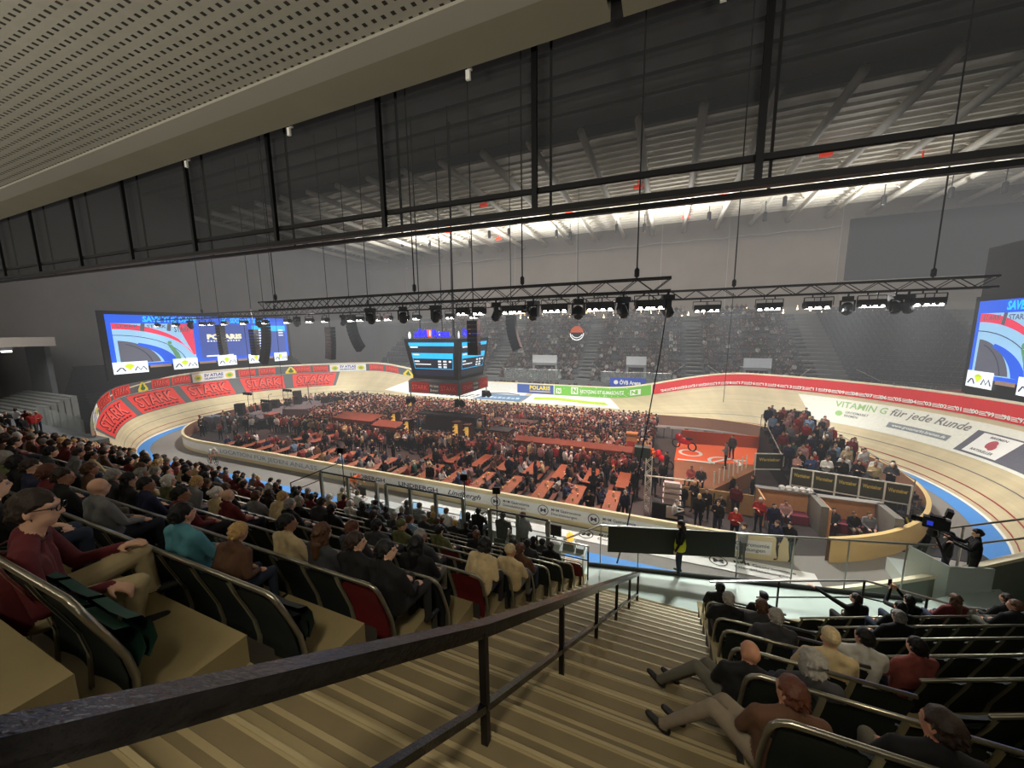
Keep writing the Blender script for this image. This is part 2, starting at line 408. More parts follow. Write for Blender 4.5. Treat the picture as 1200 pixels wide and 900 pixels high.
def hair_mesh(style, fine=True):
    k = (style, fine)
    if k not in HAIRS:
        P = hair_prims(style)
        if fine and style not in ('cap', 'beanie', 'helmet'):
            r = random.Random(len(style)); base = [q for q in P.p if q[0] == 'e']
            for i in range(150):                     # tufts lying over the scalp
                q = r.choice(base[:2]); th = r.uniform(0, 2 * PI); ph = r.uniform(-0.25, 1.5)
                n = Vector((math.cos(ph) * math.cos(th), math.cos(ph) * math.sin(th), math.sin(ph))); p = q[1] + Vector((n.x * q[2].x, n.y * q[2].y, n.z * q[2].z))
                d = Vector((n.x * 0.5 + r.uniform(-0.4, 0.4), n.y * 0.5 + r.uniform(-0.5, 0.3), -0.75)).normalized()
                P.cap(p - n * 0.004, 0.0105, p + d * r.uniform(0.025, 0.045) - n * 0.003, 0.005, 0)
        HAIRS[k] = P.bake('hair_' + style, 0.0095 if fine else 0.03, [HAIR], 1)
    return HAIRS[k]
BODIES = {}
def body(key, fn, voxel):
    if key not in BODIES:
        P, hc, hr = fn(); BODIES[key] = (P.bake('person_' + key, voxel, BMATS), hc, hr, P)
    return BODIES[key]
TOPS = {'black': (16, 16, 18), 'dark grey': (52, 52, 56), 'navy': (28, 34, 60), 'maroon': (92, 26, 30), 'grey': (112, 112, 114), 'white': (206, 204, 198), 'beige': (186, 166, 128), 'light blue': (122, 146, 172), 'red': (150, 36, 34), 'olive': (84, 86, 52), 'pink': (170, 128, 122), 'brown': (88, 60, 42), 'blue': (48, 66, 104), 'teal': (84, 146, 160), 'orange': (216, 98, 34), 'green': (44, 84, 70), 'dusty red': (146, 76, 70)}
HAIRC = {'black': (14, 12, 12), 'dark brown': (40, 26, 18), 'brown': (78, 50, 30), 'reddish': (84, 46, 30), 'blond': (188, 152, 96), 'grey': (136, 132, 126), 'white': (206, 202, 196)}
def person(key, fn, voxel, loc, rz, top, hairc, style, label, group=None, scale=1.0, fine=True, name='person', headgear=None):
    me, hc, hr, _ = body(key, fn, voxel)
    o = link(name, me, None, loc, rz); o.scale = (scale,) * 3; o.color = srgb(*TOPS[top])
    tag(o, label, 'person', group)
    if style:
        nm = {'cap': 'cap', 'beanie': 'woolly_hat', 'helmet': 'helmet'}.get(style, 'hair')
        h = link(nm, hair_mesh(style, fine), o, hc, rot=hr)
        h.color = srgb(*(headgear or HAIRC[hairc]))
    return o
def merge_people(name, items, m, label, cat, voxelkeys=None):
    """one mesh of many far figures nobody could count; items: (mesh, colours per slot, location, turn, scale)"""
    V = []; F = []; C = []; off = 0; cache = {}
    for me, cols, loc, rz, sc in items:
        if me.name not in cache:
            v = np.zeros(len(me.vertices) * 3); me.vertices.foreach_get('co', v); me.calc_loop_triangles()
            t = np.zeros(len(me.loop_triangles) * 3, np.int32); me.loop_triangles.foreach_get('vertices', t)
            mi = np.zeros(len(me.loop_triangles), np.int32); me.loop_triangles.foreach_get('material_index', mi)
            cache[me.name] = (v.reshape(-1, 3), t.reshape(-1, 3), mi)
        v, t, mi = cache[me.name]; c, s = math.cos(rz), math.sin(rz)
        R = np.array([[c, -s, 0], [s, c, 0], [0, 0, 1]])
        V.append(v * sc @ R.T + np.array(loc)); F.append(t + off); off += len(v); C.append(np.array(cols)[mi])
    V = np.concatenate(V); F = np.concatenate(F); C = np.concatenate(C)
    me = bpy.data.meshes.new(name); me.vertices.add(len(V)); me.vertices.foreach_set('co', V.ravel())
    me.loops.add(len(F) * 3); me.loops.foreach_set('vertex_index', F.ravel().astype(np.int32))
    me.polygons.add(len(F)); me.polygons.foreach_set('loop_start', np.arange(0, len(F) * 3, 3, dtype=np.int32))
    me.update(calc_edges=True); me.validate()
    at = me.color_attributes.new('Col', 'FLOAT_COLOR', 'CORNER'); at.data.foreach_set('color', np.repeat(C, 3, axis=0).ravel().astype(np.float32))
    me.polygons.foreach_set('use_smooth', [True] * len(me.polygons)); me.materials.append(m)
    o = link(name, me); tag(o, label, cat, kind='stuff'); return o
# ------------------------------------------------------------------ hall shell
CONC = bump(mat('grey_plaster', srgb(148, 141, 133), 0.9, noise=0.08, scale=0.35), 3, 0.15, 0.02)
WALLD = mat('dark_plaster', srgb(118, 114, 110), 0.9, noise=0.15, scale=0.3)
DARK = mat('black_cloth', srgb(20, 20, 22), 0.9, noise=0.3, scale=1)
BLACKM = mat('black_metal', srgb(18, 18, 19), 0.45, 0.3)
STEEL = mat('brushed_steel', srgb(150, 150, 146), 0.3, 0.9)
WHITES = mat('white_steel', srgb(226, 222, 210), 0.6)
ROOFW = mat('white_roof_sheet', srgb(214, 208, 196), 0.8, noise=0.1, scale=0.4)
FLOORD = mat('dark_hall_floor', srgb(58, 56, 54), 0.7, noise=0.2, scale=0.5)
STANDG = mat('grey_concrete', srgb(96, 98, 98), 0.85, noise=0.15, scale=0.8)
m = MB(); m.bb((-70, -12, -0.4), (48, 76, -0.02)); struct('floor', m, FLOORD)
m = MB(); m.bb((-70, 74, -0.02), (48, 74.6, 34)); struct('wall_far', m, CONC)
m = MB(); m.bb((-70, -12, -0.02), (-69.4, 74, 34)); struct('wall_left', m, WALLD)
m = MB(); m.bb((46, -12, -0.02), (46.6, 74, 34)); struct('wall_right', m, WALLD)
m = MB(); m.bb((-70, -12.6, -0.02), (48, -12, 34)); struct('wall_back', m, WALLD)
# roof: pale trapezoid sheet with ribs over the far half, dark sheet over the near half
m = MB(); m.bb((-70, -12, 30.2), (48, 40, 30.5)); struct('ceiling.001', m, WALLD)
m = MB(); m.bb((-70, 40, 28.8), (48, 76, 29.1)); struct('ceiling', m, ROOFW)
m = MB()
for i in range(24): m.bb((-70, 40.5 + i * 1.4, 28.1), (48, 40.72 + i * 1.4, 28.4))
struct('trim_1', m, WHITES)            # purlins
m = MB()
for x in range(-68, 47, 5):
    m.tube([(x, 36, 27.8), (x, 55, 27.2), (x, 73.9, 26.8)], 0.36, 8)
    for k in range(9): m.tube([(x, 38 + 4 * k, 27.7), (x, 40 + 4 * k, 28.7)], 0.08, 5)
struct('trim_2', m, WHITES, True)            # girders
m = MB()
for i in range(18): m.bb((-70, -8 + i * 2.6, 29.5), (48, -7.8 + i * 2.6, 29.8))
struct('trim_3', m, mat('grey_roof_steel', srgb(64, 62, 58), 0.7))
# far wall joints, curtain rail and a black panel standing in for a dark opening
m = MB()
for x in (-58, -30, -17, -1.5, 9, 24): m.bb((x, 73.9, 12.5), (x + 0.12, 74, 29.4))
pts = [(-70 + i * 2.0, 73.6, 25.0 + 0.12 * math.sin(i * 1.9)) for i in range(48)]
m.tube(pts, 0.1, 5)
struct('trim_4', m, mat('pale_rail', srgb(168, 166, 160), 0.6))
m = MB(); m.bb((25, 73.6, 16), (45, 73.95, 26)); struct('trim_5', m, DARK)
m = MB(); m.bb((-70, 66.4, 11.3), (32, 74, 11.9)); struct('floor.001', m, STANDG)      # gallery behind the far stand
# red indicator lamps on the roof steel
for i, (x, y) in enumerate([(-50, 52), (-36, 58), (-24, 48), (-14, 56), (-4, 50), (6, 58), (14, 49), (24, 55), (-30, 66), (2, 66)]):
    m = MB(); m.bb((-0.5, -0.25, -0.25), (0.5, 0.25, 0.1)); m.bb((-0.06, -0.06, 0.1), (0.06, 0.06, 0.9))
    tag(obj('indicator_lamp', m, mat('red_indicator', srgb(255, 70, 40), 0.4, emit=1.6), loc=(x, y, 27.2)), 'small glowing red box lamp hung under the white roof, one of the scattered ten', 'lamp', 'red roof lamps')
for i, (x, z) in enumerate([(-49.2, 28.3), (-42.8, 27.7), (-34, 26.7), (-30, 28), (-26.2, 28), (-17.6, 26.8), (-15.3, 26.3), (-7.9, 26.6), (-3.8, 26.2), (4.9, 26.8), (11.7, 25.9), (13.8, 27.6), (24, 26.3), (30, 26.3), (34.4, 26.2)]):
    m = MB(); m.lathe([(0.2, -0.6), (0.26, -0.5), (0.26, 0.5), (0.14, 0.65)], 10); m.tube([(0, 0, 0.7), (0, 0, 28.2 - z)], 0.05, 5)
    tag(obj('hanging_floodlight', m, BLACKM, loc=(x, 62, z - 1.0)), 'black cylindrical floodlight hanging below the roof edge, %s from the left of the row' % ['first', 'second', 'third', 'fourth', 'fifth', 'sixth', 'seventh', 'eighth', 'ninth', 'tenth', 'eleventh', 'twelfth', 'thirteenth', 'fourteenth', 'fifteenth'][i], 'floodlight', 'floodlights under the roof')
ORD = ['first', 'second', 'third', 'fourth', 'fifth', 'sixth', 'seventh', 'eighth', 'ninth', 'tenth', 'eleventh', 'twelfth', 'thirteenth', 'fourteenth', 'fifteenth', 'sixteenth', 'seventeenth', 'eighteenth', 'nineteenth', 'twentieth'] + ['%dth' % i for i in range(21, 100)]
for i in (31, 41, 51, 61, 71, 81, 91): ORD[i - 1] = '%d' % i + 'st'
for i in (22, 32, 42, 52, 62): ORD[i - 1] = '%d' % i + 'nd'
for i in (23, 33, 43, 53, 63): ORD[i - 1] = '%d' % i + 'rd'
# ------------------------------------------------------------------ far stand
def fst(x): return 0.28 * max(0.0, x - 17)            # the stand swings towards the track at its right end
m = MB(); N = 21
prof = []
for k in range(N): prof += [(51.2 + k * 0.74, 2.0 + k * 0.47), (51.2 + k * 0.74, 2.0 + (k + 1) * 0.47)]
prof += [(66.9, 2.0 + N * 0.47)]
xs = [-50, -34, -17, 0, 17, 24, 32]
m.grid(lambda x, p: (x, p[0] - fst(x), p[1]), xs, prof); struct('floor.002', m, STANDG)
m = MB(); m.bb((-50, 50.9, -0.02), (17, 51.2, 2.9)); struct('wall_far.001', m, STANDG)
AIS = [(-43.5, -41.8), (-26.6, -24.0), (-11.6, -9.9), (2.7, 4.6), (16.0, 19.2)]
m = MB()
for a, b in AIS:
    for k in range(N * 2):
        y = 51.2 + k * 0.37
        m.bb((a, y - fst(a), 2.0 + k * 0.235), (b, y + 0.42 - fst(a), 2.0 + (k + 1) * 0.235 + 0.04))
struct('trim_6', m, mat('aisle_concrete', srgb(140, 140, 136), 0.8))
BLK = [(-49.5, -43.7), (-41.6, -26.8), (-23.8, -11.8), (-9.7, 2.5), (4.8, 15.8), (19.4, 31)]
BNAME = ['at its far left end', 'behind the left line of loudspeakers', 'behind the video cube', 'right of the video cube', 'above the red wall', 'at its empty right end']
FSEAT = mat('dark_seat_shell', srgb(74, 76, 82), 0.6)
for b, (x0, x1) in enumerate(BLK):
    for k in range(0, N, 1 if b == 5 else 2):
        m = MB(); w = x1 - x0; n = max(2, int(w / 0.55)); dy = fst(x1) - fst(x0)
        for i in range(n):
            xa = i * w / n + 0.04; xb = (i + 1) * w / n - 0.04; yy = -dy * (i + 0.5) / n
            m.bb((xa, yy + 0.02, 0.35), (xb, yy + 0.42, 0.42)); m.bb((xa, yy + 0.38, 0.4), (xb, yy + 0.46, 0.86))
        m.bar((0, 0.4, 0.3), (w, 0.4 - dy, 0.3), 0.08, 0.08)
        tag(obj('seat_row', m, FSEAT, loc=(x0, 51.35 + k * 0.74 - fst(x0), 2.0 + (k + 1) * 0.47 - 0.02)), 'dark far stand seats %s, %s row up' % (BNAME[b], ORD[k]), 'seats', 'seat rows of the far stand')
VOM = mat('pale_concrete', srgb(128, 130, 130), 0.8)
for i, (x, w) in enumerate([(-18.5, 3.8), (-4.9, 2.6), (8.9, 2.9)]):
    r = thing('stand_entrance', 'grey concrete box entrance in the far stand, %s of three from the left' % ORD[i], 'entrance', (x, 52.4, 2.4), 0, 'far stand entrances')
    m = MB(); m.bb((0, 0, 0), (0.3, 3, 2.5)); m.bb((w - 0.3, 0, 0), (w, 3, 2.5)); m.bb((0, 0, 2.4), (w, 3, 2.7)); obj('frame', m, VOM, r)
    m = MB(); m.bb((0.3, 1.2, 0), (w - 0.3, 1.3, 2.4)); obj('opening', m, DARK, r)  # black panel in place of the shade inside the entrance
    m = MB(); m.bb((0.0, -0.08, 2.75), (w, 0, 3.9)); obj('sign_panel', m, mat('white_sign', srgb(200, 202, 204), 0.5), r)
for i, (x0, x1) in enumerate([(-46, -27), (-24, -12.2), (-9.5, 2.3), (5, 15.6), (19.4, 33)]):
    r = thing('balustrade', 'steel and glass railing along the front of the far stand, %s section from the left' % ORD[i], 'railing', (0, 0, 0), 0, 'far stand railings')
    m = MB(); f = lambda x: 50.7 - fst(x); zt = 4.3
    m.tube([(x0, f(x0) + 1.4, zt + 1.0), (x0 + 1.5, f(x0), zt), (x1 - 1.5, f(x1), zt), (x1, f(x1) + 1.4, zt + 1.0)], 0.05, 6)
    n = int((x1 - x0) / 2.2)
    for k in range(n + 1):
        x = x0 + 1.5 + (x1 - x0 - 3) * k / n; m.tube([(x, f(x), 2.6), (x, f(x), zt)], 0.035, 5)
    obj('rail', m, STEEL, r)
    m = MB(); m.quad((x0 + 1.5, f(x0), 2.9), (x1 - 1.5, f(x1), 2.9), (x1 - 1.5, f(x1), zt - 0.1), (x0 + 1.5, f(x0), zt - 0.1)); obj('glass_pane', m, mat('hazy_glass', srgb(200, 215, 210), 0.2, alpha=0.18), r)
# right end of the far side: stepped grey ramp and pale wall
m = MB(); m.bb((32.5, 46, -0.02), (46, 74, 2.6)); m.bb((22, 66, 11.9), (40, 73.9, 16.2)); struct('wall_right.001', m, CONC)
m = MB(); m.add([(21, 46, 2.6), (33, 40, 2.6), (33, 44, 5.8), (23, 50, 3.2)], [(0, 1, 2, 3)]); struct('floor.003', m, mat('rose_floor', srgb(128, 74, 74), 0.8))
m = MB(); m.bb((14, 47.5, -0.02), (33, 50.5, 2.5)); struct('wall_right.002', m, STANDG)
# concourse lights, kiosks at the top of the far stand
rnd = random.Random(3)
for i in range(34):
    x = -26 + i * 1.55 + rnd.uniform(-0.4, 0.4)
    m = MB(); m.ball((0, 0, 0), 0.13, n=8); m.tube([(0, 0, 0.1), (0, 0, 0.5)], 0.03, 5)
    tag(obj('concourse_lamp', m, mat('warm_bulb', srgb(255, 226, 180), 0.4, emit=7.0), loc=(x, 67.2, 12.3 + rnd.uniform(-0.25, 0.35))), 'tiny warm white lamp along the walkway above the far stand', 'lamp', 'walkway lamps above the far stand')
for i, x in enumerate((-27, -13.5, -7.5, 22.5)):
    r = thing('kiosk', 'warm lit kiosk on the walkway above the far stand, %s from the left' % ORD[i], 'kiosk', (x, 70, 11.9), 0, 'kiosks above the far stand')
    m = MB(); m.bb((-1.1, 0, 0), (-1.0, 2, 2.6)); m.bb((1.0, 0, 0), (1.1, 2, 2.6)); m.bb((-1.1, 0, 2.5), (1.1, 2, 2.7)); m.bb((-1.1, 0, 0), (1.1, 0.1, 1.0)); obj('booth', m, VOM, r)
    m = MB(); m.bb((-1.0, 1.8, 1.0), (1.0, 1.9, 2.5)); obj('lit_back_wall', m, mat('warm_panel', srgb(236, 178, 104), 0.5, emit=1.0), r)
r = thing('round_sign', 'round orange and black illuminated sign with a white smile hanging before the far stand', 'sign', (-11.3, 50.2, 9.5))
ffn = plane_fn((0, -0.02, 0), (1, 0, 0), (0, 0, 1))
m = MB(); disc(m, ffn, 0, 0, 1.05, 0, 28); m.tube([(0, 0, 1), (0, 0, 20)], 0.03, 4); obj('disc', m, BLACKM, r)
fn2 = plane_fn((0, -0.05, 0), (1, 0, 0), (0, 0, 1)); m = MB(); disc(m, fn2, 0, 0.1, 0.9, 0, 20, 0, PI); obj('upper_half', m, mat('orange_glow', srgb(196, 90, 52), 0.5, emit=0.5), r)
m = MB(); ring(m, fn2, 0, 0.0, 0.98, 0.14, 0, 24, PI, 2 * PI); ring(m, fn2, 0, 0.2, 0.85, 0.1, 0, 24, PI * 1.15, PI * 1.85); obj('white_smile', m, mat('white_glow', srgb(240, 240, 240), 0.5, emit=0.9), r)
# ------------------------------------------------------------------ the track
def frange(a, b, n): return [a + (b - a) * i / n for i in range(n + 1)]
WOOD = mat('pale_track_planks', srgb(214, 198, 160), 0.5)
nt = WOOD.node_tree; N_ = nt.nodes
for n in list(N_):
    if n.type not in ('BSDF_PRINCIPLED', 'OUTPUT_MATERIAL'): N_.remove(n)
uv = N_.new('ShaderNodeUVMap'); uv.uv_map = 'UVMap'; bk = N_.new('ShaderNodeTexBrick')
bk.inputs['Color1'].default_value = srgb(222, 206, 166); bk.inputs['Color2'].default_value = srgb(213, 196, 156); bk.inputs['Mortar'].default_value = srgb(208, 191, 151)
for k_, v_ in (('Scale', 1.0), ('Mortar Size', 0.006), ('Bias', 0.0), ('Brick Width', 5.5), ('Row Height', 0.2)): bk.inputs[k_].default_value = v_
ns = N_.new('ShaderNodeTexNoise'); ns.inputs['Scale'].default_value = 0.8; ns.inputs['Detail'].default_value = 5
mp = N_.new('ShaderNodeMapping'); mp.inputs['Scale'].default_value = (1.0, 0.35, 1); mx = N_.new('ShaderNodeMix'); mx.data_type = 'RGBA'; mx.blend_type = 'MULTIPLY'; mx.inputs['Factor'].default_value = 0.35
nt.links.new(uv.outputs['UV'], bk.inputs['Vector']); nt.links.new(uv.outputs['UV'], mp.inputs['Vector']); nt.links.new(mp.outputs['Vector'], ns.inputs['Vector'])
nt.links.new(bk.outputs['Color'], mx.inputs['A']); nt.links.new(ns.outputs['Fac'], mx.inputs['B']); nt.links.new(mx.outputs['Result'], N_['Principled BSDF'].inputs['Base Color'])
BLUE = mat('sky_blue_band', srgb(66, 146, 224), 0.5, noise=0.05)
APRON = mat('grey_apron', srgb(132, 128, 122), 0.7, noise=0.08, scale=1.5)
WHITEP = mat('white_print', srgb(236, 236, 230), 0.6, noise=0.03)
GREYP = mat('grey_print', srgb(92, 96, 98), 0.6, noise=0.05)
REDP = mat('signal_red_print', srgb(226, 62, 54), 0.6, noise=0.05)
REDL = mat('light_red_print', srgb(238, 92, 80), 0.6, noise=0.05)
INK = mat('dark_print', srgb(44, 44, 48), 0.7)
YELP = mat('yellow_print', srgb(232, 206, 60), 0.6)
GRNP = mat('grass_green_print', srgb(112, 186, 62), 0.6, noise=0.06)
NAVP = mat('blue_print', srgb(54, 84, 158), 0.6)
LIME = mat('lime_print', srgb(176, 204, 40), 0.6)
us = frange(0, 1, 24) + frange(1, 2, 60)[1:] + frange(2, 3, 24)[1:] + frange(3, 4, 60)[1:]
vsx = frange(0, 1, 10)
m = MB(); m.grid(track, us, vsx); me = m.mesh('running_track', [WOOD], True)
# running metres of the lap, so the planks follow the bends
lap = [0.0]
for a, b in zip(us, us[1:]):
    p, q = track(a, 0.5), track(b, 0.5); lap.append(lap[-1] + math.dist(p, q))
uvl = me.uv_layers.new(name='UVMap'); W = len(vsx)
for l in me.loops:
    i, j = divmod(l.vertex_index, W); uvl.data[l.index].uv = (lap[i], vsx[j] * 5.4)
TR = tag(link('cycling_track', me), 'banked oval wooden cycling track with pale planks circling the infield', 'track')
m = MB(); m.grid(lambda u, r: (*stad(u, r), 0.03 + 0.03 * (r - R_IN) / (R_BLUE - R_IN)), us, [R_IN, R_BLUE]); obj('blue_band', m, BLUE, TR)
m = MB(); m.grid(lambda u, r: (*stad(u, r), 0.02), us, [10.9, R_IN]); obj('grey_apron', m, APRON, TR)
def strip(name, v0, v1, mt, u0=0, u1=4, lift=0.03):
    n = int(abs(u1 - u0) * 40) + 2; m = MB(); m.grid(lambda u, v: Vector(track(u, v)) + Vector((0, 0, lift)), frange(u0, u1, n), [v0, v1]); return obj(name, m, mt, TR)
strip('line', 0.0, 0.02, WHITEP); strip('line', 0.055, 0.066, mat('red_line', srgb(150, 40, 36), 0.6)); strip('line', 0.165, 0.178, mat('red_line', srgb(150, 40, 36), 0.6)); strip('line', 0.345, 0.354, mat('thin_grey_line', srgb(90, 92, 100), 0.6))
# outer wall: board, cream rim
m = MB(); m.grid(lambda u, k: wall(u, wall_h(u) * k), us, [0, 1]); WL = obj('outer_wall', m, mat('white_wall_board', srgb(222, 220, 212), 0.6), TR)
def rimf(u, k):
    q = Vector(wall(u, wall_h(u))); c = Vector((*stad(u, R_BLUE), q.z)); d = (q - c); d.z = 0; d = d.normalized()
    return [q - d * 0.05, q - d * 0.05 + Vector((0, 0, 0.1)), q + d * 0.22 + Vector((0, 0, 0.1)), q + d * 0.22, q - d * 0.05][k]
m = MB(); m.grid(rimf, us, [0, 1, 2, 3, 4]); obj('rim', m, mat('cream_rim', srgb(236, 224, 190), 0.5), TR)
def back(u, k):
    q = Vector(wall(u, wall_h(u))); c = Vector((*stad(u, R_BLUE), q.z)); d = (q - c); d.z = 0; d = d.normalized(); p = q + d * 0.2
    return (p.x, p.y, q.z if k else 0.0)
m = MB(); m.grid(back, us, [0, 1]); obj('outer_cladding', m, mat('grey_green_cladding', srgb(122, 128, 112), 0.7), TR)
# printed sheets: x runs to the right as seen from the infield (falling u), y up
def sheet(u0, v0, lu, lv, lift=0.05):
    return lambda a, b: tuple(Vector(track(u0 - a * lu, v0 + b * lv)) + Vector((0, 0, lift)))
def wsheet(u0, h0, lu, lift=0.06):
    def f(a, b):
        q = Vector(wall(u0 - a * lu, h0 + b)); c = Vector((*stad(u0 - a * lu, R_BLUE), q.z)); d = (c - q).normalized(); return tuple(q + d * lift)
    return f
def grid_rect(mb, fn, x0, y0, x1, y1, mi=0, n=10): mb.grid(fn, frange(x0, x1, n), frange(y0, y1, 4), mi)
def decal(name, label, cat, parts, group=None):
    """parts: (part name, material, mesh builder)"""
    r = thing(name, label, cat, (0, 0, 0), 0, group)
    for n, mt, mb in parts: obj(n, mb, mt, r)
    return r
U1 = 0.0185        # u per metre in the bends
def stark(fn_lo, fn_hi, fn_top, x0, y0, w, h, ptxt=True):
    a, b, c = MB(), MB(), MB()
    grid_rect(a, fn_lo, x0, y0, x0 + w, y0 + h, 0, 8)
    put_text(b, 'STARK', fn_hi, x0 + w * 0.08, y0 + h * 0.3, h * 0.55, w=w * 0.86, bold=0.09, shear=0.12)
    put_text(c, 'STARK', fn_top, x0 + w * 0.1, y0 + h * 0.31, h * 0.52, w=w * 0.82, bold=0.03, shear=0.12)
    for k in range(9): rect(b, fn_hi, x0 + w * (0.1 + 0.09 * k), y0 + h * 0.08, x0 + w * (0.17 + 0.09 * k), y0 + h * 0.16)
    return [('red_panel', REDP, a), ('dark_lettering', mat('dark_red_ink', srgb(70, 24, 24), 0.7), b), ('red_lettering', REDL, c)]
g = MB(); f0 = lambda a, b: tuple(Vector(track(3.845 - a, b)) + Vector((0, 0, 0.04))); grid_rect(g, f0, 0, 0.56, 0.61, 1.0, 0, 60)
tag(obj('floor_banner', g, GREYP), 'long dark grey printed band on the upper banking of the left bend', 'banner')
for i, (ua, ub) in enumerate([(3.838, 3.722), (3.706, 3.594), (3.578, 3.474), (3.45, 3.358), (3.338, 3.242)]):
    lu = (ua - ub) / 6.0; lo = 0.57 if i else 0.5
    fs = [sheet(ua, 0.575, lu, 0.4 / 2.4, l) for l in (0.06, 0.08, 0.1)]
    decal('floor_advert', 'big red sign with blocky STARK lettering, %s from left on the banking' % ORD[i], 'advert', stark(*fs, 0, 0, 6.0, 2.4), 'red adverts on the left banking')
# wall adverts, left bend
g = MB(); f0 = wsheet(3.87, 0.08, 1.0, 0.04); grid_rect(g, f0, 0, 0, 0.8, 1.1, 0, 80)
tag(obj('perimeter_band', g, GREYP), 'dark grey band along the outer wall of the left bend behind the red adverts', 'banner')
walladv = [(3.80, 3.75), (3.742, 3.692), (3.638, 3.598), (3.592, 3.552), (3.45, 3.415), (3.408, 3.373), (3.333, 3.298), (3.292, 3.26), (3.168, 3.138), (3.132, 3.104), (3.895, 3.868)]
for i, (ua, ub) in enumerate(sorted(walladv, reverse=True)):
    fs = [wsheet(ua, 0.16, (ua - ub) / 2.4, l) for l in (0.07, 0.09, 0.11)]
    decal('perimeter_advert', 'small red STARK sign on the outer wall of the left bend, %s from the left' % ORD[i], 'advert', stark(*fs, 0, 0, 2.4, 0.95), 'red adverts on the left wall')
for i, (ua, ub) in enumerate([(3.86, 3.806), (3.548, 3.457), (3.256, 3.176)]):
    L = (ua - ub) / U1; f = wsheet(ua, 0.1, U1, 0.08); f2 = wsheet(ua, 0.1, U1, 0.1); a, b, c, d = MB(), MB(), MB(), MB()
    grid_rect(a, f, 0, 0, L, 1.06); put_text(b, 'SV ATLAS', f2, L * 0.5, 0.55, 0.34, w=L * 0.45, bold=0.05, center=False) if False else put_text(b, 'SV ATLAS', f2, L * 0.28, 0.56, 0.34, w=L * 0.44, bold=0.05)
    put_text(b, 'DELMENHORST', f2, L * 0.28, 0.2, 0.22, w=L * 0.44, bold=0.04)
    for cx in (L * 0.14, L * 0.86): disc(c, f2, cx, 0.5, L * 0.09, ry=0.36); disc(d, wsheet(ua, 0.1, U1, 0.12), cx, 0.5, L * 0.05, ry=0.18)
    decal('perimeter_advert', 'white SV ATLAS sign with yellow crests, %s from left on the wall' % ORD[i], 'advert', [('white_panel', WHITEP, a), ('blue_lettering', NAVP, b), ('crest', YELP, c), ('crest_centre', GRNP, d)], 'white club adverts')
for i, u in enumerate((3.672, 3.352, 3.093)):
    f = wsheet(u, 0.12, U1, 0.08); f2 = wsheet(u, 0.12, U1, 0.1); a, b = MB(), MB()
    poly(a, f, [(0, 0), (1.3, 0), (1.3, 0.25), (0.8, 0.95), (0.5, 0.95), (0, 0.25)]); disc(b, f2, 0.65, 0.3, 0.3, ry=0.2); poly(b, f2, [(0.45, 0.5), (0.85, 0.5), (0.65, 0.85)])
    decal('perimeter_advert', 'yellow triangular emblem on the left wall, %s from the left' % ORD[i], 'advert', [('emblem', YELP, a), ('emblem_mark', mat('green_ink', srgb(60, 110, 60), 0.6), b)], 'yellow emblems on the left wall')
# far straight sheets
def flat(u0, v0, u1, v1, mt, lift=0.05, skew=0.0, n=16):
    g = MB(); g.grid(lambda a, b: Vector(track(u0 + (u1 - u0) * a - skew * (b - 0.5), v0 + (v1 - v0) * b)) + Vector((0, 0, lift)), frange(0, 1, n), frange(0, 1, 4)); return g
UM = 1.0 / 30.0
fh = sheet(2.88, 0.44, UM, 0.2, 0.09)
b = MB(); put_text(b, 'HALLE 7', fh, 0.4, 0.4, 0.95, w=4.4, bold=0.04, shear=0.25); put_text(b, 'ÖVB', fh, -1.6, 0.5, 0.5, bold=0.03)
c = MB(); poly(c, sheet(2.72, 0.8, UM, 0.2, 0.09), [(0, 0), (3.5, 0.35), (5.5, 0.1), (5.5, 0.3), (3.4, 0.65), (0.4, 0.4)])
decal('floor_advert', 'white sheet with HALLE 7 lettering across the far straight behind the video cube', 'advert', [('white_panel', WHITEP, flat(3.08, 0.42, 2.52, 1.0, WHITEP, skew=0.03)), ('dark_lettering', INK, b), ('arrow_mark', GREYP, c)])
fb = sheet(2.70, 0.46, UM, 0.2, 0.11); b = MB(); [rect(b, fb, 0.5 + 0.62 * k, 0.5, 0.95 + 0.62 * k, 0.5 + 0.5 * (0.7 + 0.3 * (k % 2))) for k in range(8)]
decal('floor_advert', 'grey blue sheet with pale lettering on the far straight', 'advert', [('blue_panel', mat('slate_blue_print', srgb(98, 124, 156), 0.6), flat(2.71, 0.44, 2.5, 0.82, WHITEP, 0.08, skew=0.03)), ('pale_lettering', mat('pale_blue_print', srgb(170, 196, 214), 0.6), b)])
b = MB(); b.grid(lambda a, v: Vector(track(2.46 - 0.3 * a, 0.62 + 0.14 * v + 0.05 * math.sin(a * 5))) + Vector((0, 0, 0.09)), frange(0, 1, 14), [0, 1])
decal('floor_advert', 'white sheet with a long yellow green stripe on the far straight', 'advert', [('white_panel', WHITEP, flat(2.49, 0.44, 2.12, 0.97, WHITEP, skew=0.03)), ('stripe', LIME, b)])
def wallsheet(u0, u1, lift=0.05, h0=0.04, h1=1.24, n=30):
    g = MB(); f = wsheet(u0, 0, 1.0, lift); grid_rect(g, f, 0, h0, u0 - u1, h1, 0, n); return g
f = wsheet(2.50, 0.15, UM, 0.1); b = MB(); put_text(b, 'POLARIS', f, 0.2, 0.45, 0.5, w=3.2, bold=0.07, spacing=1.1); rect(b, f, 0.2, 0.15, 3.4, 0.25)
decal('perimeter_advert', 'blue POLARIS sign with yellow lettering on the far wall', 'advert', [('blue_panel', NAVP, wallsheet(2.56, 2.37)), ('yellow_lettering', YELP, b)])
f = wsheet(2.36, 0.1, UM, 0.1); b = MB(); put_text(b, 'RECYCLING IST KLIMASCHUTZ', f, 3.6, 0.35, 0.42, w=6.0, bold=0.03)
sq = MB(); t = MB()
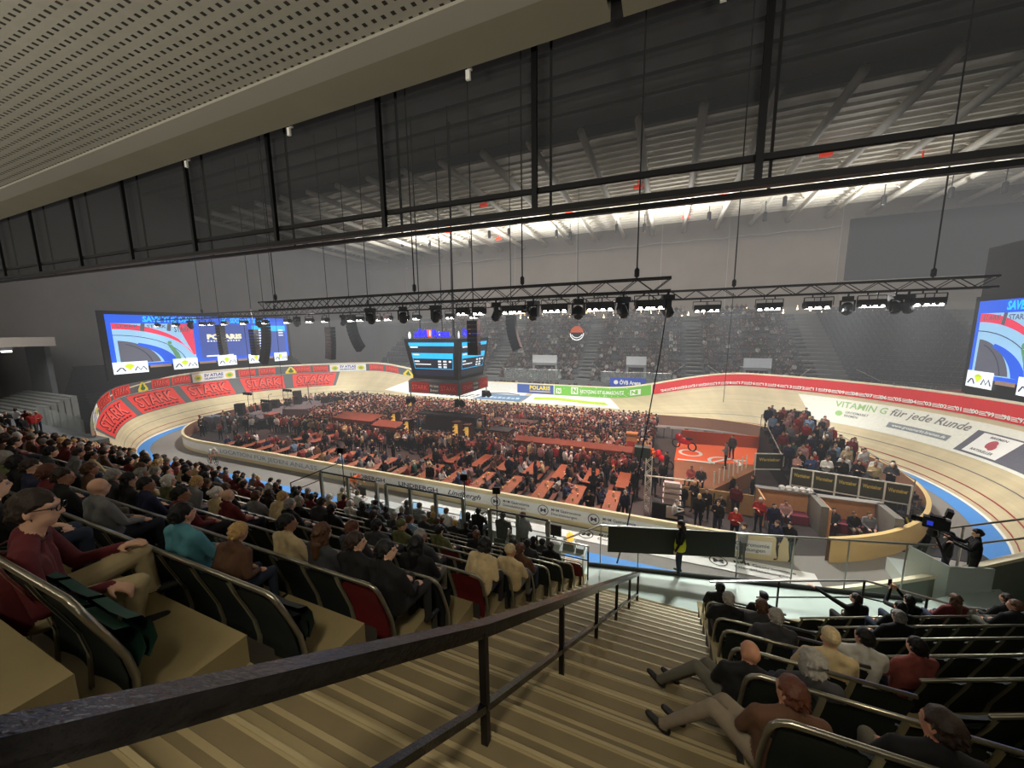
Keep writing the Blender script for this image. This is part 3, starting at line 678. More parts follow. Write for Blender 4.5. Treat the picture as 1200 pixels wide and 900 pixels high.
for x, w in ((0.1, 0.75), (2.3, 1.0), (10.4, 0.75)):
    rect(sq, f, x, 0.15, x + w, 0.15 + w * 0.9); put_text(t, 'N', wsheet(2.36, 0.1, UM, 0.12), x + w * 0.18, 0.15 + w * 0.16, w * 0.6, bold=0.08)
for k in range(46): disc(sq, f, 0.3 + rnd.random() * 11.0, 0.05 + rnd.random() * 1.0, 0.05, 0, 5)
decal('perimeter_advert', 'bright green recycling banner with white lettering on the far wall', 'advert', [('green_panel', GRNP, wallsheet(2.365, 1.972)), ('white_lettering', WHITEP, b), ('logo_box', WHITEP, sq), ('logo_letter', GRNP, t)])
b = MB(); yr = 24; u = 1.958
while u > 1.33:
    f = wsheet(u, 0.16, U1, 0.1); put_text(b, "'%02d" % (yr % 100), f, 0, 0.06, 0.26, bold=0.05)
    for k in range(3): rect(b, f, 0.46, 0.04 + 0.1 * k, 0.46 + (0.5, 0.42, 0.6)[k] * (0.8 + 0.2 * (yr % 2)), 0.09 + 0.1 * k)
    yr -= 1; u -= 0.0152
decal('perimeter_advert', 'long red wall band listing years in white along the right bend', 'advert', [('red_panel', mat('deep_red_print', srgb(214, 48, 52), 0.6, noise=0.04), wallsheet(1.97, 1.34, n=70)), ('white_lettering', WHITEP, b)])
f = lambda l: sheet(1.735, 0.0, U1, 0.2, l)
a = MB(); a.grid(lambda p, q: Vector(track(1.775 - 0.30 * p - 0.02 * (1 - q), 0.5 + 0.44 * q)) + Vector((0, 0, 0.05)), frange(0, 1, 40), frange(0, 1, 5))
b, c, d, e, h = MB(), MB(), MB(), MB(), MB()
put_text(b, 'VITAMIN G', f(0.08), 0.3, 3.98, 0.5, w=3.2, bold=0.02); put_text(c, 'für jede Runde', f(0.08), 3.75, 3.98, 0.52, w=4.6, bold=0.02, shear=0.15)
disc(b, f(0.08), 0.7, 3.42, 0.24); put_text(c, 'GROSSMARKT', f(0.08), 1.1, 3.5, 0.2, w=1.5); put_text(c, 'BREMEN', f(0.08), 1.1, 3.2, 0.2, w=0.9)
grid_rect(d, f(0.08), 4.0, 3.02, 7.9, 3.44, 0, 16); put_text(e, 'www.grossmarkt-bremen.de', f(0.1), 4.3, 3.13, 0.2, w=3.4, bold=0.02)
decal('floor_advert', 'wide white sheet reading VITAMIN G on the banking of the right bend', 'advert', [('white_panel', mat('soft_white_print', srgb(228, 228, 214), 0.6), a), ('green_lettering', mat('leaf_green_print', srgb(150, 190, 120), 0.6), b), ('grey_lettering', mat('mid_grey_print', srgb(122, 124, 122), 0.6), c), ('web_bar', mat('bar_grey_print', srgb(132, 140, 142), 0.6), d), ('web_lettering', WHITEP, e)])
f = lambda l: sheet(1.573, 0.53, U1, 0.2, l)
a, b, c, d = MB(), MB(), MB(), MB()
grid_rect(a, f(0.08), 0, 0, 5.2, 1.55, 0, 20); grid_rect(b, f(0.1), 0.45, 0.1, 2.7, 1.45, 0, 10)
disc(c, f(0.12), 1.5, 0.85, 0.28); disc(c, f(0.12), 1.7, 0.7, 0.2); put_text(d, 'RATSKELLER', f(0.12), 0.8, 0.25, 0.16, w=1.4); put_text(d, 'BREMEN', f(0.12), 1.0, 1.2, 0.12, w=1.0)
decal('floor_advert', 'white label with a red emblem in a dark frame on the right banking', 'advert', [('dark_frame', mat('slate_print', srgb(92, 92, 104), 0.6), a), ('white_panel', WHITEP, b), ('red_emblem', mat('wine_red_print', srgb(176, 74, 84), 0.6), c), ('lettering', GREYP, d)])
r = thing('sign_board', 'small blue sign board standing behind the green banner', 'sign', (-6.5, 48.6, 2.0))
m = MB(); m.bb((0, 0, 0.6), (4.4, 0.1, 1.8)); m.bb((0.3, 0.02, 0), (0.4, 0.08, 0.6)); m.bb((4.0, 0.02, 0), (4.1, 0.08, 0.6)); obj('board', m, mat('royal_blue_print', srgb(44, 76, 176), 0.5), r)
m = MB(); f = plane_fn((0, -0.02, 0), (1, 0, 0), (0, 0, 1)); put_text(m, 'ÖVB Arena', f, 1.2, 0.95, 0.5, w=2.6, bold=0.05); disc(m, f, 0.75, 1.2, 0.28); obj('lettering', m, WHITEP, r)
# ------------------------------------------------------------------ LED screens
def emat(n, c, e): return mat(n, c, 0.5, noise=0.04, emit=e)
LBLUE = emat('screen_blue', srgb(28, 88, 214), 1.0); LNAVY = emat('screen_navy', srgb(62, 84, 160), 0.9); LCY = emat('screen_cyan', srgb(40, 190, 250), 1.0)
LSKY = emat('screen_pale_blue', srgb(150, 196, 232), 0.9); LRED = emat('screen_red', srgb(226, 60, 90), 0.9); LWH = emat('screen_white', srgb(240, 246, 250), 0.95)
LGR = emat('screen_grey', srgb(96, 98, 112), 0.7); LDK = emat('screen_dark', srgb(40, 42, 60), 0.6); LLIME = emat('screen_lime', srgb(190, 214, 40), 0.9); LYE = emat('screen_cream', srgb(250, 240, 200), 1.0); LINKM = emat('screen_ink', srgb(60, 70, 90), 0.5)
def led_wall(name, label, o, ax, W, H, full):
    o, ax, up = Vector(o), Vector(ax), Vector((0, 0, 1)); nrm = ax.cross(up) 
    r = thing(name, label, 'screen', tuple(o))
    F = lambda l: plane_fn(nrm * l, ax, up)
    m = MB(); bk = -nrm * 0.3
    P = [(-0.5, -1.4), (W + 0.5, -1.4), (W + 0.5, H + 0.4), (-0.5, H + 0.4)]
    f0, f1 = F(-0.02), F(-0.4); vs = [f0(*p) for p in P] + [f1(*p) for p in P]
    m.add(vs, [(0, 1, 2, 3), (7, 6, 5, 4), (0, 4, 5, 1), (1, 5, 6, 2), (2, 6, 7, 3), (3, 7, 4, 0)]); obj('frame', m, BLACKM, r)
    m = MB(); rect(m, F(0.01), 0, 0, W, H); obj('blue_picture', m, LBLUE, r)
    m = MB(); put_text(m, 'SAVE THE DATE', F(0.05), W * 0.15, H - 0.78, 0.62, w=W * 0.26, bold=0.06, shear=0.1)
    if full: put_text(m, '60. SIXDAYS BREMEN', F(0.05), W * 0.55, H - 0.78, 0.62, w=W * 0.32, bold=0.05, shear=0.1)
    rect(m, F(0.02), W * 0.74, H - 2.0, W * 0.985, H - 1.15); obj('cyan_lettering', m, LCY, r)
    # live picture of a rider on the bend
    x0, x1, y0, y1 = W * 0.02, W * 0.385, 0.35, H - 1.0; px = lambda s: x0 + (x1 - x0) * s; py = lambda s: y0 + (y1 - y0) * s
    m = MB(); rect(m, F(0.02), x0, y0, x1, y1); obj('picture_track', m, LSKY, r)
    arc = lambda n, pts: [(px(a), py(b)) for a, b in pts]
    EL = lambda rx, ry, a, b, n=14: [(rx * math.sin(a + (b - a) * i / n), -0.08 + ry * math.cos(a + (b - a) * i / n)) for i in range(n + 1)]
    def band(m, f, e1, e2):
        for i in range(len(e1) - 1): poly(m, f, arc(0, [e1[i], e1[i + 1], e2[i + 1], e2[i]]))
    m = MB(); band(m, F(0.03), EL(1.0, 0.94, 0, 1.35), EL(1.0, 1.08, 0, 0.9, 14)); poly(m, F(0.032), arc(0, [(0.78, 1), (1, 1), (1, 0.15), (0.97, 0.14)])); obj('picture_red_banner', m, LRED, r)
    m = MB()
    for sx in (0.33, 0.66): poly(m, F(0.04), arc(0, [(sx, 1), (sx + 0.05, 1), (sx + 0.03, 0.8), (sx - 0.02, 0.82)]))
    for sx, w in ((0.04, 0.26), (0.4, 0.24)): put_text(m, 'STARK', F(0.045), px(sx), py(0.89), (y1 - y0) * 0.08, w=(x1 - x0) * w, bold=0.03)
    put_text(m, 'STARK', F(0.045), px(0.74), py(0.78), (y1 - y0) * 0.16, w=(x1 - x0) * 0.22, bold=0.03)
    poly(m, F(0.03), arc(0, [(0.04, 0)] + EL(0.52, 0.66, 0.08, 1.42) )); obj('picture_shade', m, LGR, r)
    m = MB(); band(m, F(0.035), EL(0.74, 0.64, 0.38, 1.45), EL(0.56, 0.6, 0.45, 1.43)); obj('picture_blue_band', m, LBLUE, r)
    m = MB(); band(m, F(0.035), EL(0.86, 0.80, 0.0, 1.45), EL(0.85, 0.785, 0.0, 1.45)); band(m, F(0.037), EL(0.42, 0.6, 0.3, 1.4), EL(0.405, 0.585, 0.3, 1.4)); obj('picture_lines', m, LINKM, r)
    m = MB(); f = F(0.05); disc(m, f, px(0.655), py(0.5), 0.22); poly(m, f, arc(0, [(0.62, 0.46), (0.68, 0.44), (0.76, 0.22), (0.79, 0.02), (0.72, 0.02), (0.68, 0.25)])); obj('picture_rider', m, emat('screen_green', srgb(96, 150, 110), 0.8), r)
    if full:
        m = MB(); rect(m, F(0.03), W * 0.415, 0.45, W * 0.715, H - 1.0); rect(m, F(0.03), W * 0.75, 0.7, W * 0.98, H - 2.1); obj('navy_fields', m, LNAVY, r)
        m = MB(); put_text(m, 'POLARIS', F(0.05), W * 0.455, H * 0.5, 0.62, w=W * 0.21, bold=0.08); obj('cream_lettering', m, LYE, r)
        m = MB()
        for k in range(9):
            rect(m, F(0.05), W * 0.765, 0.9 + 0.4 * k, W * 0.81 + 0.25 * (k % 3), 1.08 + 0.4 * k)
            if k > 5: rect(m, F(0.05), W * 0.93, 0.9 + 0.4 * k, W * 0.965, 1.08 + 0.4 * k)
        for k in range(12): rect(m, F(0.05), W * 0.455 + k * 0.36, H * 0.44, W * 0.455 + k * 0.36 + 0.22, H * 0.44 + 0.16)
        rect(m, F(0.05), W * 0.44, 0.62, W * 0.6, 0.8); obj('small_rows', m, LWH, r)
    n = 5 if full else 5
    for k in range(n):
        xa = [0.0, 0.262, 0.5, 0.695, 0.88][k] * W; ww = W * [0.145, 0.125, 0.115, 0.11, 0.1][k]; y = -0.75
        m = MB(); rect(m, F(0.06), xa, y, xa + ww, y + 1.35); p = obj('logo_panel', m, LWH, r)
        m = MB(); g = F(0.08); sx = lambda s: xa + ww * s; yy = lambda s: y + 1.35 * s
        stroke(m, g, [(sx(0.08), yy(0.2)), (sx(0.2), yy(0.5)), (sx(0.26), yy(0.48)), (sx(0.34), yy(0.2))], 0.13)
        stroke(m, g, [(sx(0.6), yy(0.2)), (sx(0.68), yy(0.55)), (sx(0.77), yy(0.25)), (sx(0.86), yy(0.55)), (sx(0.95), yy(0.2))], 0.13); obj('logo_strokes', m, LINKM, p)
        m = MB(); disc(m, g, sx(0.46), yy(0.42), ww * 0.17, 0, 10, PI * 0.15, PI * 0.85, ry=0.55); poly(m, g, [(sx(0.31), yy(0.62)), (sx(0.46), yy(0.3)), (sx(0.61), yy(0.62))]); obj('logo_leaf', m, LLIME, p)
        if k < n - 1:
            m = MB(); rect(m, F(0.05), xa + ww + 0.2, -0.25, [0.262, 0.5, 0.695, 0.88][k] * W - 0.2, 0.05); obj('orange_strip', m, emat('screen_tan', srgb(170, 140, 120), 0.5), r)
    return r
led_wall('led_screen', 'wide blue LED screen hung over the left bend reading SAVE THE DATE', (-58, 20.9, 6.3), (0, 1, 0), 21.4, 6.05, True)
led_wall('led_screen.001', 'blue LED screen on a black curtain at the right edge reading SAVE', (24, 43.8, 5.6), (0, -1, 0), 19.0, 6.3, False)
m = MB(); m.bb((24.6, 22, 3.1), (24.9, 44.9, 16.3)); tag(obj('black_curtain', m, DARK), 'tall black curtain behind the right LED screen', 'curtain')
m = MB(); m.bb((-66, 19, -0.02), (-58.9, 48, 2.0))
for k in range(14): m.bb((-66, 19 + k * 0.1, 2.0), (-59.2 - k * 0.5, 48, 2.4 + k * 0.3))
struct('floor.004', m, DARK)
# video cube
CX, CY = -19.0, 29.9
r = thing('video_cube', 'four sided video cube hanging over the infield with score tables and a red lower band', 'video cube', (CX, CY, 0))
def face(k, l, z0, z1, w0, w1):
    """sheet on side k: a -1..1 across, b 0..1 up, tapering"""
    c, s = math.cos(k * PI / 2), math.sin(k * PI / 2)
    def f(a, b):
        w = w0 + (w1 - w0) * b; x, y = a * w * 0.84, -(w + l)
        return (x * c - y * s, x * s + y * c, z0 + (z1 - z0) * b)
    return f
m = MB()
for zz, ww in ((5.9, 2.4), (6.0, 2.4), (9.1, 2.85), (9.3, 2.85)): pass
m.lathe([(2.4 * 1.414, 5.75), (2.4 * 1.414, 6.0), (2.85 * 1.414, 9.2), (2.85 * 1.414, 9.35), (1.2, 9.6)], 4, (0, 0, 0), 0, Matrix.Rotation(PI / 4, 3, 'Z')); obj('casing', m, mat('cube_casing', srgb(46, 48, 52), 0.5), r)
m = MB(); m.lathe([(2.72 * 1.414, 4.45), (2.72 * 1.414, 5.55), (2.5 * 1.414, 5.75), (0.5, 5.76)], 4, (0, 0, 0), 0, Matrix.Rotation(PI / 4, 3, 'Z')); obj('lower_band', m, GREYP, r)
for k in (0, 1, 3):
    f = lambda l: face(k, l, 6.05, 9.15, 2.4, 2.85)
    m = MB(); rect(m, f(0.03), -1, 0, 1, 1); p = obj('display', m, LDK, r)
    m = MB(); rect(m, f(0.05), -1, 0.86, 1, 0.96); rect(m, f(0.05), -0.96, 0.5, 0.96, 0.66)
    for a in ((-0.96, 0.2, 0.96, 0.215), (-0.96, 0.2, -0.94, 0.5), (0.94, 0.2, 0.96, 0.5)): rect(m, f(0.05), *a)
    obj('cyan_bars', m, LCY, p)
    m = MB()
    for a in ((-0.96, 0.81, -0.6, 0.85), (-0.9, 0.6, -0.6, 0.63), (-0.9, 0.4, -0.65, 0.44), (-0.9, 0.32, -0.1, 0.35), (0.25, 0.4, 0.4, 0.45), (0.5, 0.4, 0.66, 0.45), (0.76, 0.4, 0.88, 0.45), (0.25, 0.24, 0.4, 0.29), (0.5, 0.24, 0.66, 0.29), (0.25, 0.32, 0.4, 0.36), (0.5, 0.32, 0.66, 0.36)): rect(m, f(0.06), *a)
    obj('white_rows', m, LWH, p)
    g = lambda l: (lambda q: (lambda a, b: q(a, b)))(face(k, l, 4.45, 5.55, 2.72, 2.72))
    for x0, x1 in ((-1.05, -0.2), (0.3, 1.1)):
        a, b, c = MB(), MB(), MB(); rect(a, g(0.03), x0, 0.08, x1, 0.92); put_text(b, 'STARK', g(0.05), x0 + 0.05, 0.3, 0.42, w=(x1 - x0) - 0.1, bold=0.09); put_text(c, 'STARK', g(0.07), x0 + 0.06, 0.31, 0.4, w=(x1 - x0) - 0.12, bold=0.03)
        q = obj('red_panel', a, mat('dim_red_print', srgb(176, 52, 50), 0.6), r); obj('dark_lettering', b, INK, q); obj('red_lettering', c, REDL, q)
    m = MB(); put_text(m, 'Wir lieben', g(0.05), 0.05, 0.55, 0.22, w=0.42, center=True); put_text(m, 'Bremen!', g(0.05), 0.05, 0.2, 0.22, w=0.36, center=True); obj('white_lettering', m, WHITEP, r)
    h = face(k, 0.0, 9.5, 10.2, 2.5, 2.5); neon = emat('neon_blue', srgb(30, 20, 255), 2.2)
    m = MB(); put_text(m, 'ÖVB', h, -0.75, 0.05, 0.8, w=0.5, bold=0.07); put_text(m, 'Arena', h, 0.0, 0.05, 0.8, w=0.85, bold=0.07); q = obj('neon_lettering', m, neon, r)
    m = MB(); rect(m, h, -0.22, 0.0, -0.05, 0.95); obj('red_logo', m, emat('neon_red', srgb(240, 90, 70), 1.2), q)
    m = MB(); rect(m, face(k, 0.01, 9.5, 10.2, 2.5, 2.5), -0.16, 0.15, -0.1, 0.8); obj('white_logo', m, LWH, q)
    m = MB(); disc(m, face(k, 0.0, 9.3, 10.3, 2.6, 2.6), -1.1, 0.35, 0.07, ry=0.35); obj('clock_dial', m, LWH, r)
for s in (-1, 1):
    for t in (-1, 1):
        m = MB(); m.tube([(s * 1.8, t * 1.8, 9.3), (s * 1.8, t * 1.8, 28.0)], 0.05, 5); obj('hoist_cable', m, BLACKM, r)
m = MB(); m.tube([(0.4, 0.3, 9.4), (0.4, 0.3, 13.5), (0.7, 0.3, 28)], 0.09, 6); obj('supply_cable', m, mat('dark_steel', srgb(60, 60, 62), 0.5), r)
for x, y in ((-2.6, -2.6), (2.6, -2.6), (2.6, 2.6)):
    m = MB(); m.tube([(x, y, 4.5), (x, y, 4.0)], 0.05, 5); m.box((x - 0.25, y - 0.1, 3.75), (0.4, 0.4, 0.55), 0, 0.6, 0.5); m.box((x + 0.25, y - 0.1, 3.75), (0.4, 0.4, 0.55), 0, -0.6, 0.5); obj('cube_speaker', m, BLACKM, r)
# ------------------------------------------------------------------ trusses
def truss(name, label, x0, x1, y, z, h=0.55, w=0.5, drops=()):
    r = thing(name, label, 'truss', (x0, y, z)); L = x1 - x0
    m = MB()
    for yy, zz in ((-w / 2, 0), (w / 2, 0), (-w / 2, h), (w / 2, h)): m.tube([(0, yy, zz), (L, yy, zz)], 0.05, 6)
    obj('chord', m, BLACKM, r)
    m = MB(); n = int(L / 0.7)
    for i in range(n):
        a, b = i * L / n, (i + 1) * L / n
        for yy in (-w / 2, w / 2): m.bar((a, yy, 0 if i % 2 else h), (b, yy, h if i % 2 else 0), 0.035, 0.035)
        m.bar((a, -w / 2, h), (b, w / 2, h), 0.03, 0.03)
    obj('bracing', m, BLACKM, r)
    for d in drops:
        m = MB(); m.tube([(d - x0, 0, h), (d - x0, 0, 28.1 - z)], 0.035, 5); obj('hoist_chain', m, BLACKM, r)
        m = MB(); m.lathe([(0.05, 0), (0.11, 0.06), (0.11, 0.34), (0.05, 0.42)], 8, (d - x0, 0, h + 0.1)); obj('chain_hoist', m, BLACKM, r)
    return r
truss('lighting_truss', 'near black lattice truss of spotlights ending above the middle of the picture', -27.0, 0.1, 18, 11.65, 0.55, 0.5, (-25.5, -13.6, -6.9, -1.35))
truss('lighting_truss.001', 'long far black lattice truss carrying floodlights across the whole hall', -57.5, 14.2, 25.2, 11.75, 0.5, 0.5, (-48, -36, -24, 3.5, 12))
CANB = mat('black_housing', srgb(24, 24, 26), 0.5, 0.2); LENS = emat('bright_lens', srgb(255, 252, 244), 14.0)
LW = WHITES
def floodlight():
    r = thing('floodlight', 'floodlight', 'floodlight')
    m = MB(); m.bb((-0.34, -0.16, -0.42), (0.34, 0.2, -0.05)); m.bb((-0.3, 0.12, -0.36), (0.3, 0.34, -0.12)); obj('housing', m, CANB, r)
    m = MB(); m.bar((-0.4, 0, 0.15), (-0.4, 0, -0.28), 0.03, 0.06); m.bar((0.4, 0, 0.15), (0.4, 0, -0.28), 0.03, 0.06); m.bar((-0.4, 0, 0.15), (0.4, 0, 0.15), 0.05, 0.04); m.tube([(0, 0, 0.15), (0, 0, 0.36)], 0.035, 6); obj('yoke', m, CANB, r)
    m = MB(); [m.add([(q - 0.1, -0.17, -0.45), (q + 0.1, -0.17, -0.45), (q + 0.07, -0.17, -0.35), (q - 0.07, -0.17, -0.35), (q - 0.12, 0.17, -0.45), (q + 0.12, 0.17, -0.45)], [(0, 1, 2, 3), (5, 1, 0, 4)]) for q in (-0.16, 0.16)]; obj('lens', m, LENS, r)
    return r
def moving_head():
    r = thing('moving_head_light', 'moving head', 'stage light')
    m = MB(); m.bb((-0.24, -0.24, -0.08), (0.24, 0.24, 0.16)); m.tube([(0, 0, 0.16), (0, 0, 0.38)], 0.05, 6); obj('base', m, CANB, r)
    m = MB(); m.bb((-0.32, -0.1, -0.62), (-0.24, 0.1, -0.06)); m.bb((0.24, -0.1, -0.62), (0.32, 0.1, -0.06)); m.bb((-0.32, -0.1, -0.12), (0.32, 0.1, -0.04)); obj('yoke', m, CANB, r)
    m = MB(); m.lathe([(0.1, -0.3), (0.22, -0.2), (0.24, 0.25), (0.18, 0.34)], 12, (0, 0, -0.52), 0, Euler((0.5, 0, 0)).to_matrix()); obj('head', m, CANB, r)
    return r
fl0, mh0 = floodlight(), moving_head()
xsB = [-56.9, -53, -47.7, -46.2, -43.8, -40.6, -37.3, -34, -31, -29, -25.8, -24.8, -22.8, -21.7, -19.9, -18.8, -16.8, -15.6, -13.5, 1.8, 2.5, 5.0, 5.5, 7.2, 7.7, 9.5, 9.9, 11.6, 12.1]
xsA = [-10.3, -9.3, -7.6, -7.0, -5.4, -4.8, -3.2, -2.6, -1.0, -0.4]
used = False
for tn, xs, y, z in (('near', xsA, 17.75, 11.3), ('far', xsB, 24.95, 11.4)):
    for i, x in enumerate(xs):
        lb = 'lit floodlight under the %s truss, %s from the left' % (tn, ORD[i])
        if not used: o = fl0; used = True; o.location = (x, y, z); o.rotation_euler = (0, 0, 0.1 * (i % 3 - 1)); o['label'] = lb; o['group'] = 'truss floodlights'
        else: copy_tree(fl0, (x, y, z), 0.25 * ((i * 7) % 3 - 1), lb, 'truss floodlights')
used = False
for tn, xs, y, z in (('near', [-8.4, -6.3, -4.0, -1.9, -14.5, -12.2, 0.0, -17], 18.0, 11.3), ('far', [8.8, 10.7, 11.2, -27, -33, -38.5, -50.5], 25.2, 11.4)):
    for i, x in enumerate(sorted(xs)):
        lb = 'dark moving head light under the %s truss, %s from the left' % (tn, ORD[i])
        if not used: o = mh0; used = True; o.location = (x, y, z); o['label'] = lb; o['group'] = 'truss moving heads'
        else: copy_tree(mh0, (x, y, z), i * 0.7, lb, 'truss moving heads')
# dark loudspeaker lines
def line_array(x, y, z, n, bend, lb):
    r = thing('line_array', lb, 'loudspeaker', (x, y, z), 0, 'hanging loudspeaker lines'); px, pz, a = 0.0, 0.0, 0.0
    for i in range(n):
        m = MB(); m.box((0, 0, 0), (0.85, 0.55, 0.3)); m.box((0, -0.29, 0), (0.78, 0.03, 0.24))
        o = obj('speaker_cabinet', m, mat('speaker_black', srgb(34, 34, 36), 0.8), r, (px, 0, pz), rot=(0, a, 0)); px += -0.32 * math.sin(a); pz -= 0.32 * math.cos(a); a += bend
    m = MB(); m.tube([(0, 0, 0.15), (0, 0, 28.1 - z)], 0.035, 5); obj('hoist_chain', m, BLACKM, r)
for i, (x, y, z, n, b) in enumerate([(-48.3, 27, 10.9, 11, -0.01), (-42.4, 27, 10.3, 9, 0.0), (-40.3, 27, 10.9, 14, 0.04), (-30.8, 27, 10.4, 10, 0.02), (-28.0, 27, 11.5, 11, -0.07), (-13.2, 24.3, 10.6, 8, 0.0), (-13.2, 31.5, 11.2, 10, -0.05)]):
    line_array(x, y, z, n, b, ['curved black loudspeaker line before the left LED screen, leftmost', 'short black loudspeaker line before the left LED screen', 'long black loudspeaker line bending left before the left LED screen', 'black loudspeaker line just right of the left LED screen', 'black loudspeaker line bending right between LED screen and video cube', 'black loudspeaker line hanging before the right side of the video cube', 'black loudspeaker line hanging just right of the video cube'][i])
# hanging cables
def cable(lb, pts, r=0.025):
    m = MB(); m.tube(pts, r, 5); tag(obj('hanging_cable', m, BLACKM), lb, 'cable')
cable('long black cable sagging from the near truss end down to the platform', [(0.05, 18, 11.7), (-0.2, 17.0, 9.0), (-0.5, 15.6, 6.6), (-0.75, 13.6, 4.6), (-0.95, 11.8, 3.3), (-1.1, 10.9, 2.8)])
cable('thin black cable hanging down to the right of the cube above the aisle', [(3.5, 25.2, 12), (3.4, 25.3, 5.5)], 0.015)
cable('thin black cable hanging over the left wall adverts', [(-36, 25.2, 11.6), (-36.2, 25.3, 2.0)], 0.02)
cable('thin black cable hanging over the left straight', [(-41, 25.2, 11.6), (-41.0, 25.3, 2.2)], 0.02)
# ------------------------------------------------------------------ balcony soffit above the viewer and the gauze frame
SOF = mat('tan_perforated_panel', srgb(150, 145, 130), 0.8)
nt = SOF.node_tree; N_ = nt.nodes; tc = N_.new('ShaderNodeTexCoord'); sx = N_.new('ShaderNodeSeparateXYZ'); nt.links.new(tc.outputs['Object'], sx.inputs[0])
def mth(op, a, b=None):
    n = N_.new('ShaderNodeMath'); n.operation = op
    for i, v in enumerate((a, b)):
        if v is None: continue
        if isinstance(v, (int, float)): n.inputs[i].default_value = v
        else: nt.links.new(v, n.inputs[i])
    return n.outputs[0]
cell = lambda o, s: mth('ABSOLUTE', mth('SUBTRACT', mth('FRACT', mth('DIVIDE', o, s)), 0.5))
hx = mth('LESS_THAN', cell(sx.outputs['X'], 0.115), 0.19); hy = mth('LESS_THAN', cell(sx.outputs['Y'], 0.115), 0.19); hole = mth('MULTIPLY', hx, hy)
mx = N_.new('ShaderNodeMix'); mx.data_type = 'RGBA'; nt.links.new(hole, mx.inputs['Factor']); mx.inputs['B'].default_value = srgb(40, 36, 28)
old = [n for n in N_ if n.type == 'MIX' and n != mx][0]; nt.links.new(old.outputs['Result'], mx.inputs['A']); nt.links.new(mx.outputs['Result'], N_['Principled BSDF'].inputs['Base Color'])
TAN = bump(mat('tan_plaster', srgb(154, 149, 134), 0.8, noise=0.06, scale=1.0), 30, 0.1); TAND = mat('tan_fascia', srgb(126, 120, 100), 0.8, noise=0.12, scale=1.5)
m = MB(); m.bb((-30, -11, 12.93), (14, 3.28, 13.1)); struct('ceiling.002', m, SOF)
m = MB(); m.bb((-30, 3.28, 12.9), (14, 3.55, 13.1)); struct('trim_7', m, TAN)
m = MB(); m.grid(lambda x, p: (x, p[0], p[1]), [-30, -0.62], [(3.55, 12.9), (4.0, 12.88), (4.05, 14.5)]); m.grid(lambda x, p: (x, p[0], p[1]), [-0.5, 14], [(3.55, 12.9), (4.0, 12.88), (4.05, 14.5)]); m.bb((-30, 3.6, 13.0), (14, 3.9, 14.4), 1); struct('trim_8', m, [TAND, DARK])
GZ = mat('dark_gauze', srgb(30, 31, 30), 0.9, alpha=0.84)
r = thing('gauze_frame', 'long black steel frame holding dark see through gauze panels below the balcony edge', 'frame', (0, 4.2, 0))
def rz_(x): return 11.33 - 0.0155 * (x + 1.0) - 0.0
xs_ = [0.71 - 2.16 * k for k in range(-4, 14)]
m = MB(); m.bar((-30, 0, rz_(-30)), (12, 0, rz_(12)), 0.1, 0.06); m.bar((-30, 0.22, rz_(-30) - 0.02), (12, 0.22, rz_(12) - 0.02), 0.06, 0.05); obj('lower_rail', m, BLACKM, r)
m = MB(); m.bar((-30, 0.05, rz_(-30) + 0.24), (12, 0.05, rz_(12) + 0.24), 0.05, 0.055); obj('middle_rail', m, BLACKM, r)
for i, x in enumerate(xs_):
    m = MB(); m.bar((x, 0, 14.2), (x, 0, rz_(x)), 0.06, 0.05); m.bar((x + 0.13, 0.2, 14.2), (x + 0.13, 0.2, rz_(x)), 0.025, 0.025); obj('hanger', m, BLACKM, r)
for i, x in enumerate(xs_[:-1]):
    m = MB(); m.quad((x - 2.16, 0.1, rz_(x - 2.16)), (x, 0.1, rz_(x)), (x, 0.1, 14.3), (x - 2.16, 0.1, 14.3)); obj('gauze_panel', m, GZ, r)
for i, x in enumerate((-7.6, -5.1, -2.2, 0.3)):
    m = MB(); m.bb((x, 4.06, 12.9), (x + 0.05, 4.09, 12.93)); m.bb((x, 4.02, 12.78), (x + 0.05, 4.05, 12.88)); tag(obj('bracket', m, WHITES), 'small white bracket on the balcony edge, %s from the left' % ORD[i], 'bracket', 'balcony brackets')
# ------------------------------------------------------------------ infield fence
I0, I1, IY, IR, IH = -36.0, 2.2, 29.06, 11.6, 1.09
def inf(u, R=IR):
    u = u % 4.0
    if u < 1: return (I0 + (I1 - I0) * u, IY - R)
    if u < 2: a = -PI / 2 + PI * (u - 1); return (I1 + R * math.cos(a), IY + R * math.sin(a))
    if u < 3: return (I1 - (I1 - I0) * (u - 2), IY + R)
    a = PI / 2 + PI * (u - 3); return (I0 + R * math.cos(a), IY + R * math.sin(a))
PLY = mat('honey_plywood', srgb(214, 184, 122), 0.6, noise=0.1, scale=0.7); PLYP = mat('pale_plywood', srgb(214, 200, 160), 0.6, noise=0.08, scale=0.8)
m = MB(); m.bb((-48, 17, -0.019), (14, 41, 0.004)); struct('floor.005', m, mat('dark_infield_floor', srgb(52, 44, 42), 0.7, noise=0.3, scale=0.7))
fe = thing('infield_fence', 'low plywood fence around the infield with white printed banners on its near side', 'fence', (-17, 17.4, 0))
O_F = Vector((-17, 17.4, 0))
def fence(u0, u1, nm, mt, z1=IH, n=60):
    g = MB(); g.grid(lambda u, k: Vector((*inf(u, IR + (0.0, 0.0, -0.18, -0.18)[k]), (0, z1, z1, 0)[k])) - O_F, frange(u0, u1, n), [0, 1, 2, 3], 0, lambda i, j: 1 if j == 2 else 0); return obj(nm, g, [mt, mat('brown_fence_inside', srgb(134, 92, 70), 0.7)], fe)
fence(0, 1.09, 'near_board', PLYP, n=40); fence(1.13, 1.95, 'bend_board', PLY, 1.12); fence(1.95, 4, 'far_board', PLYP, n=80)
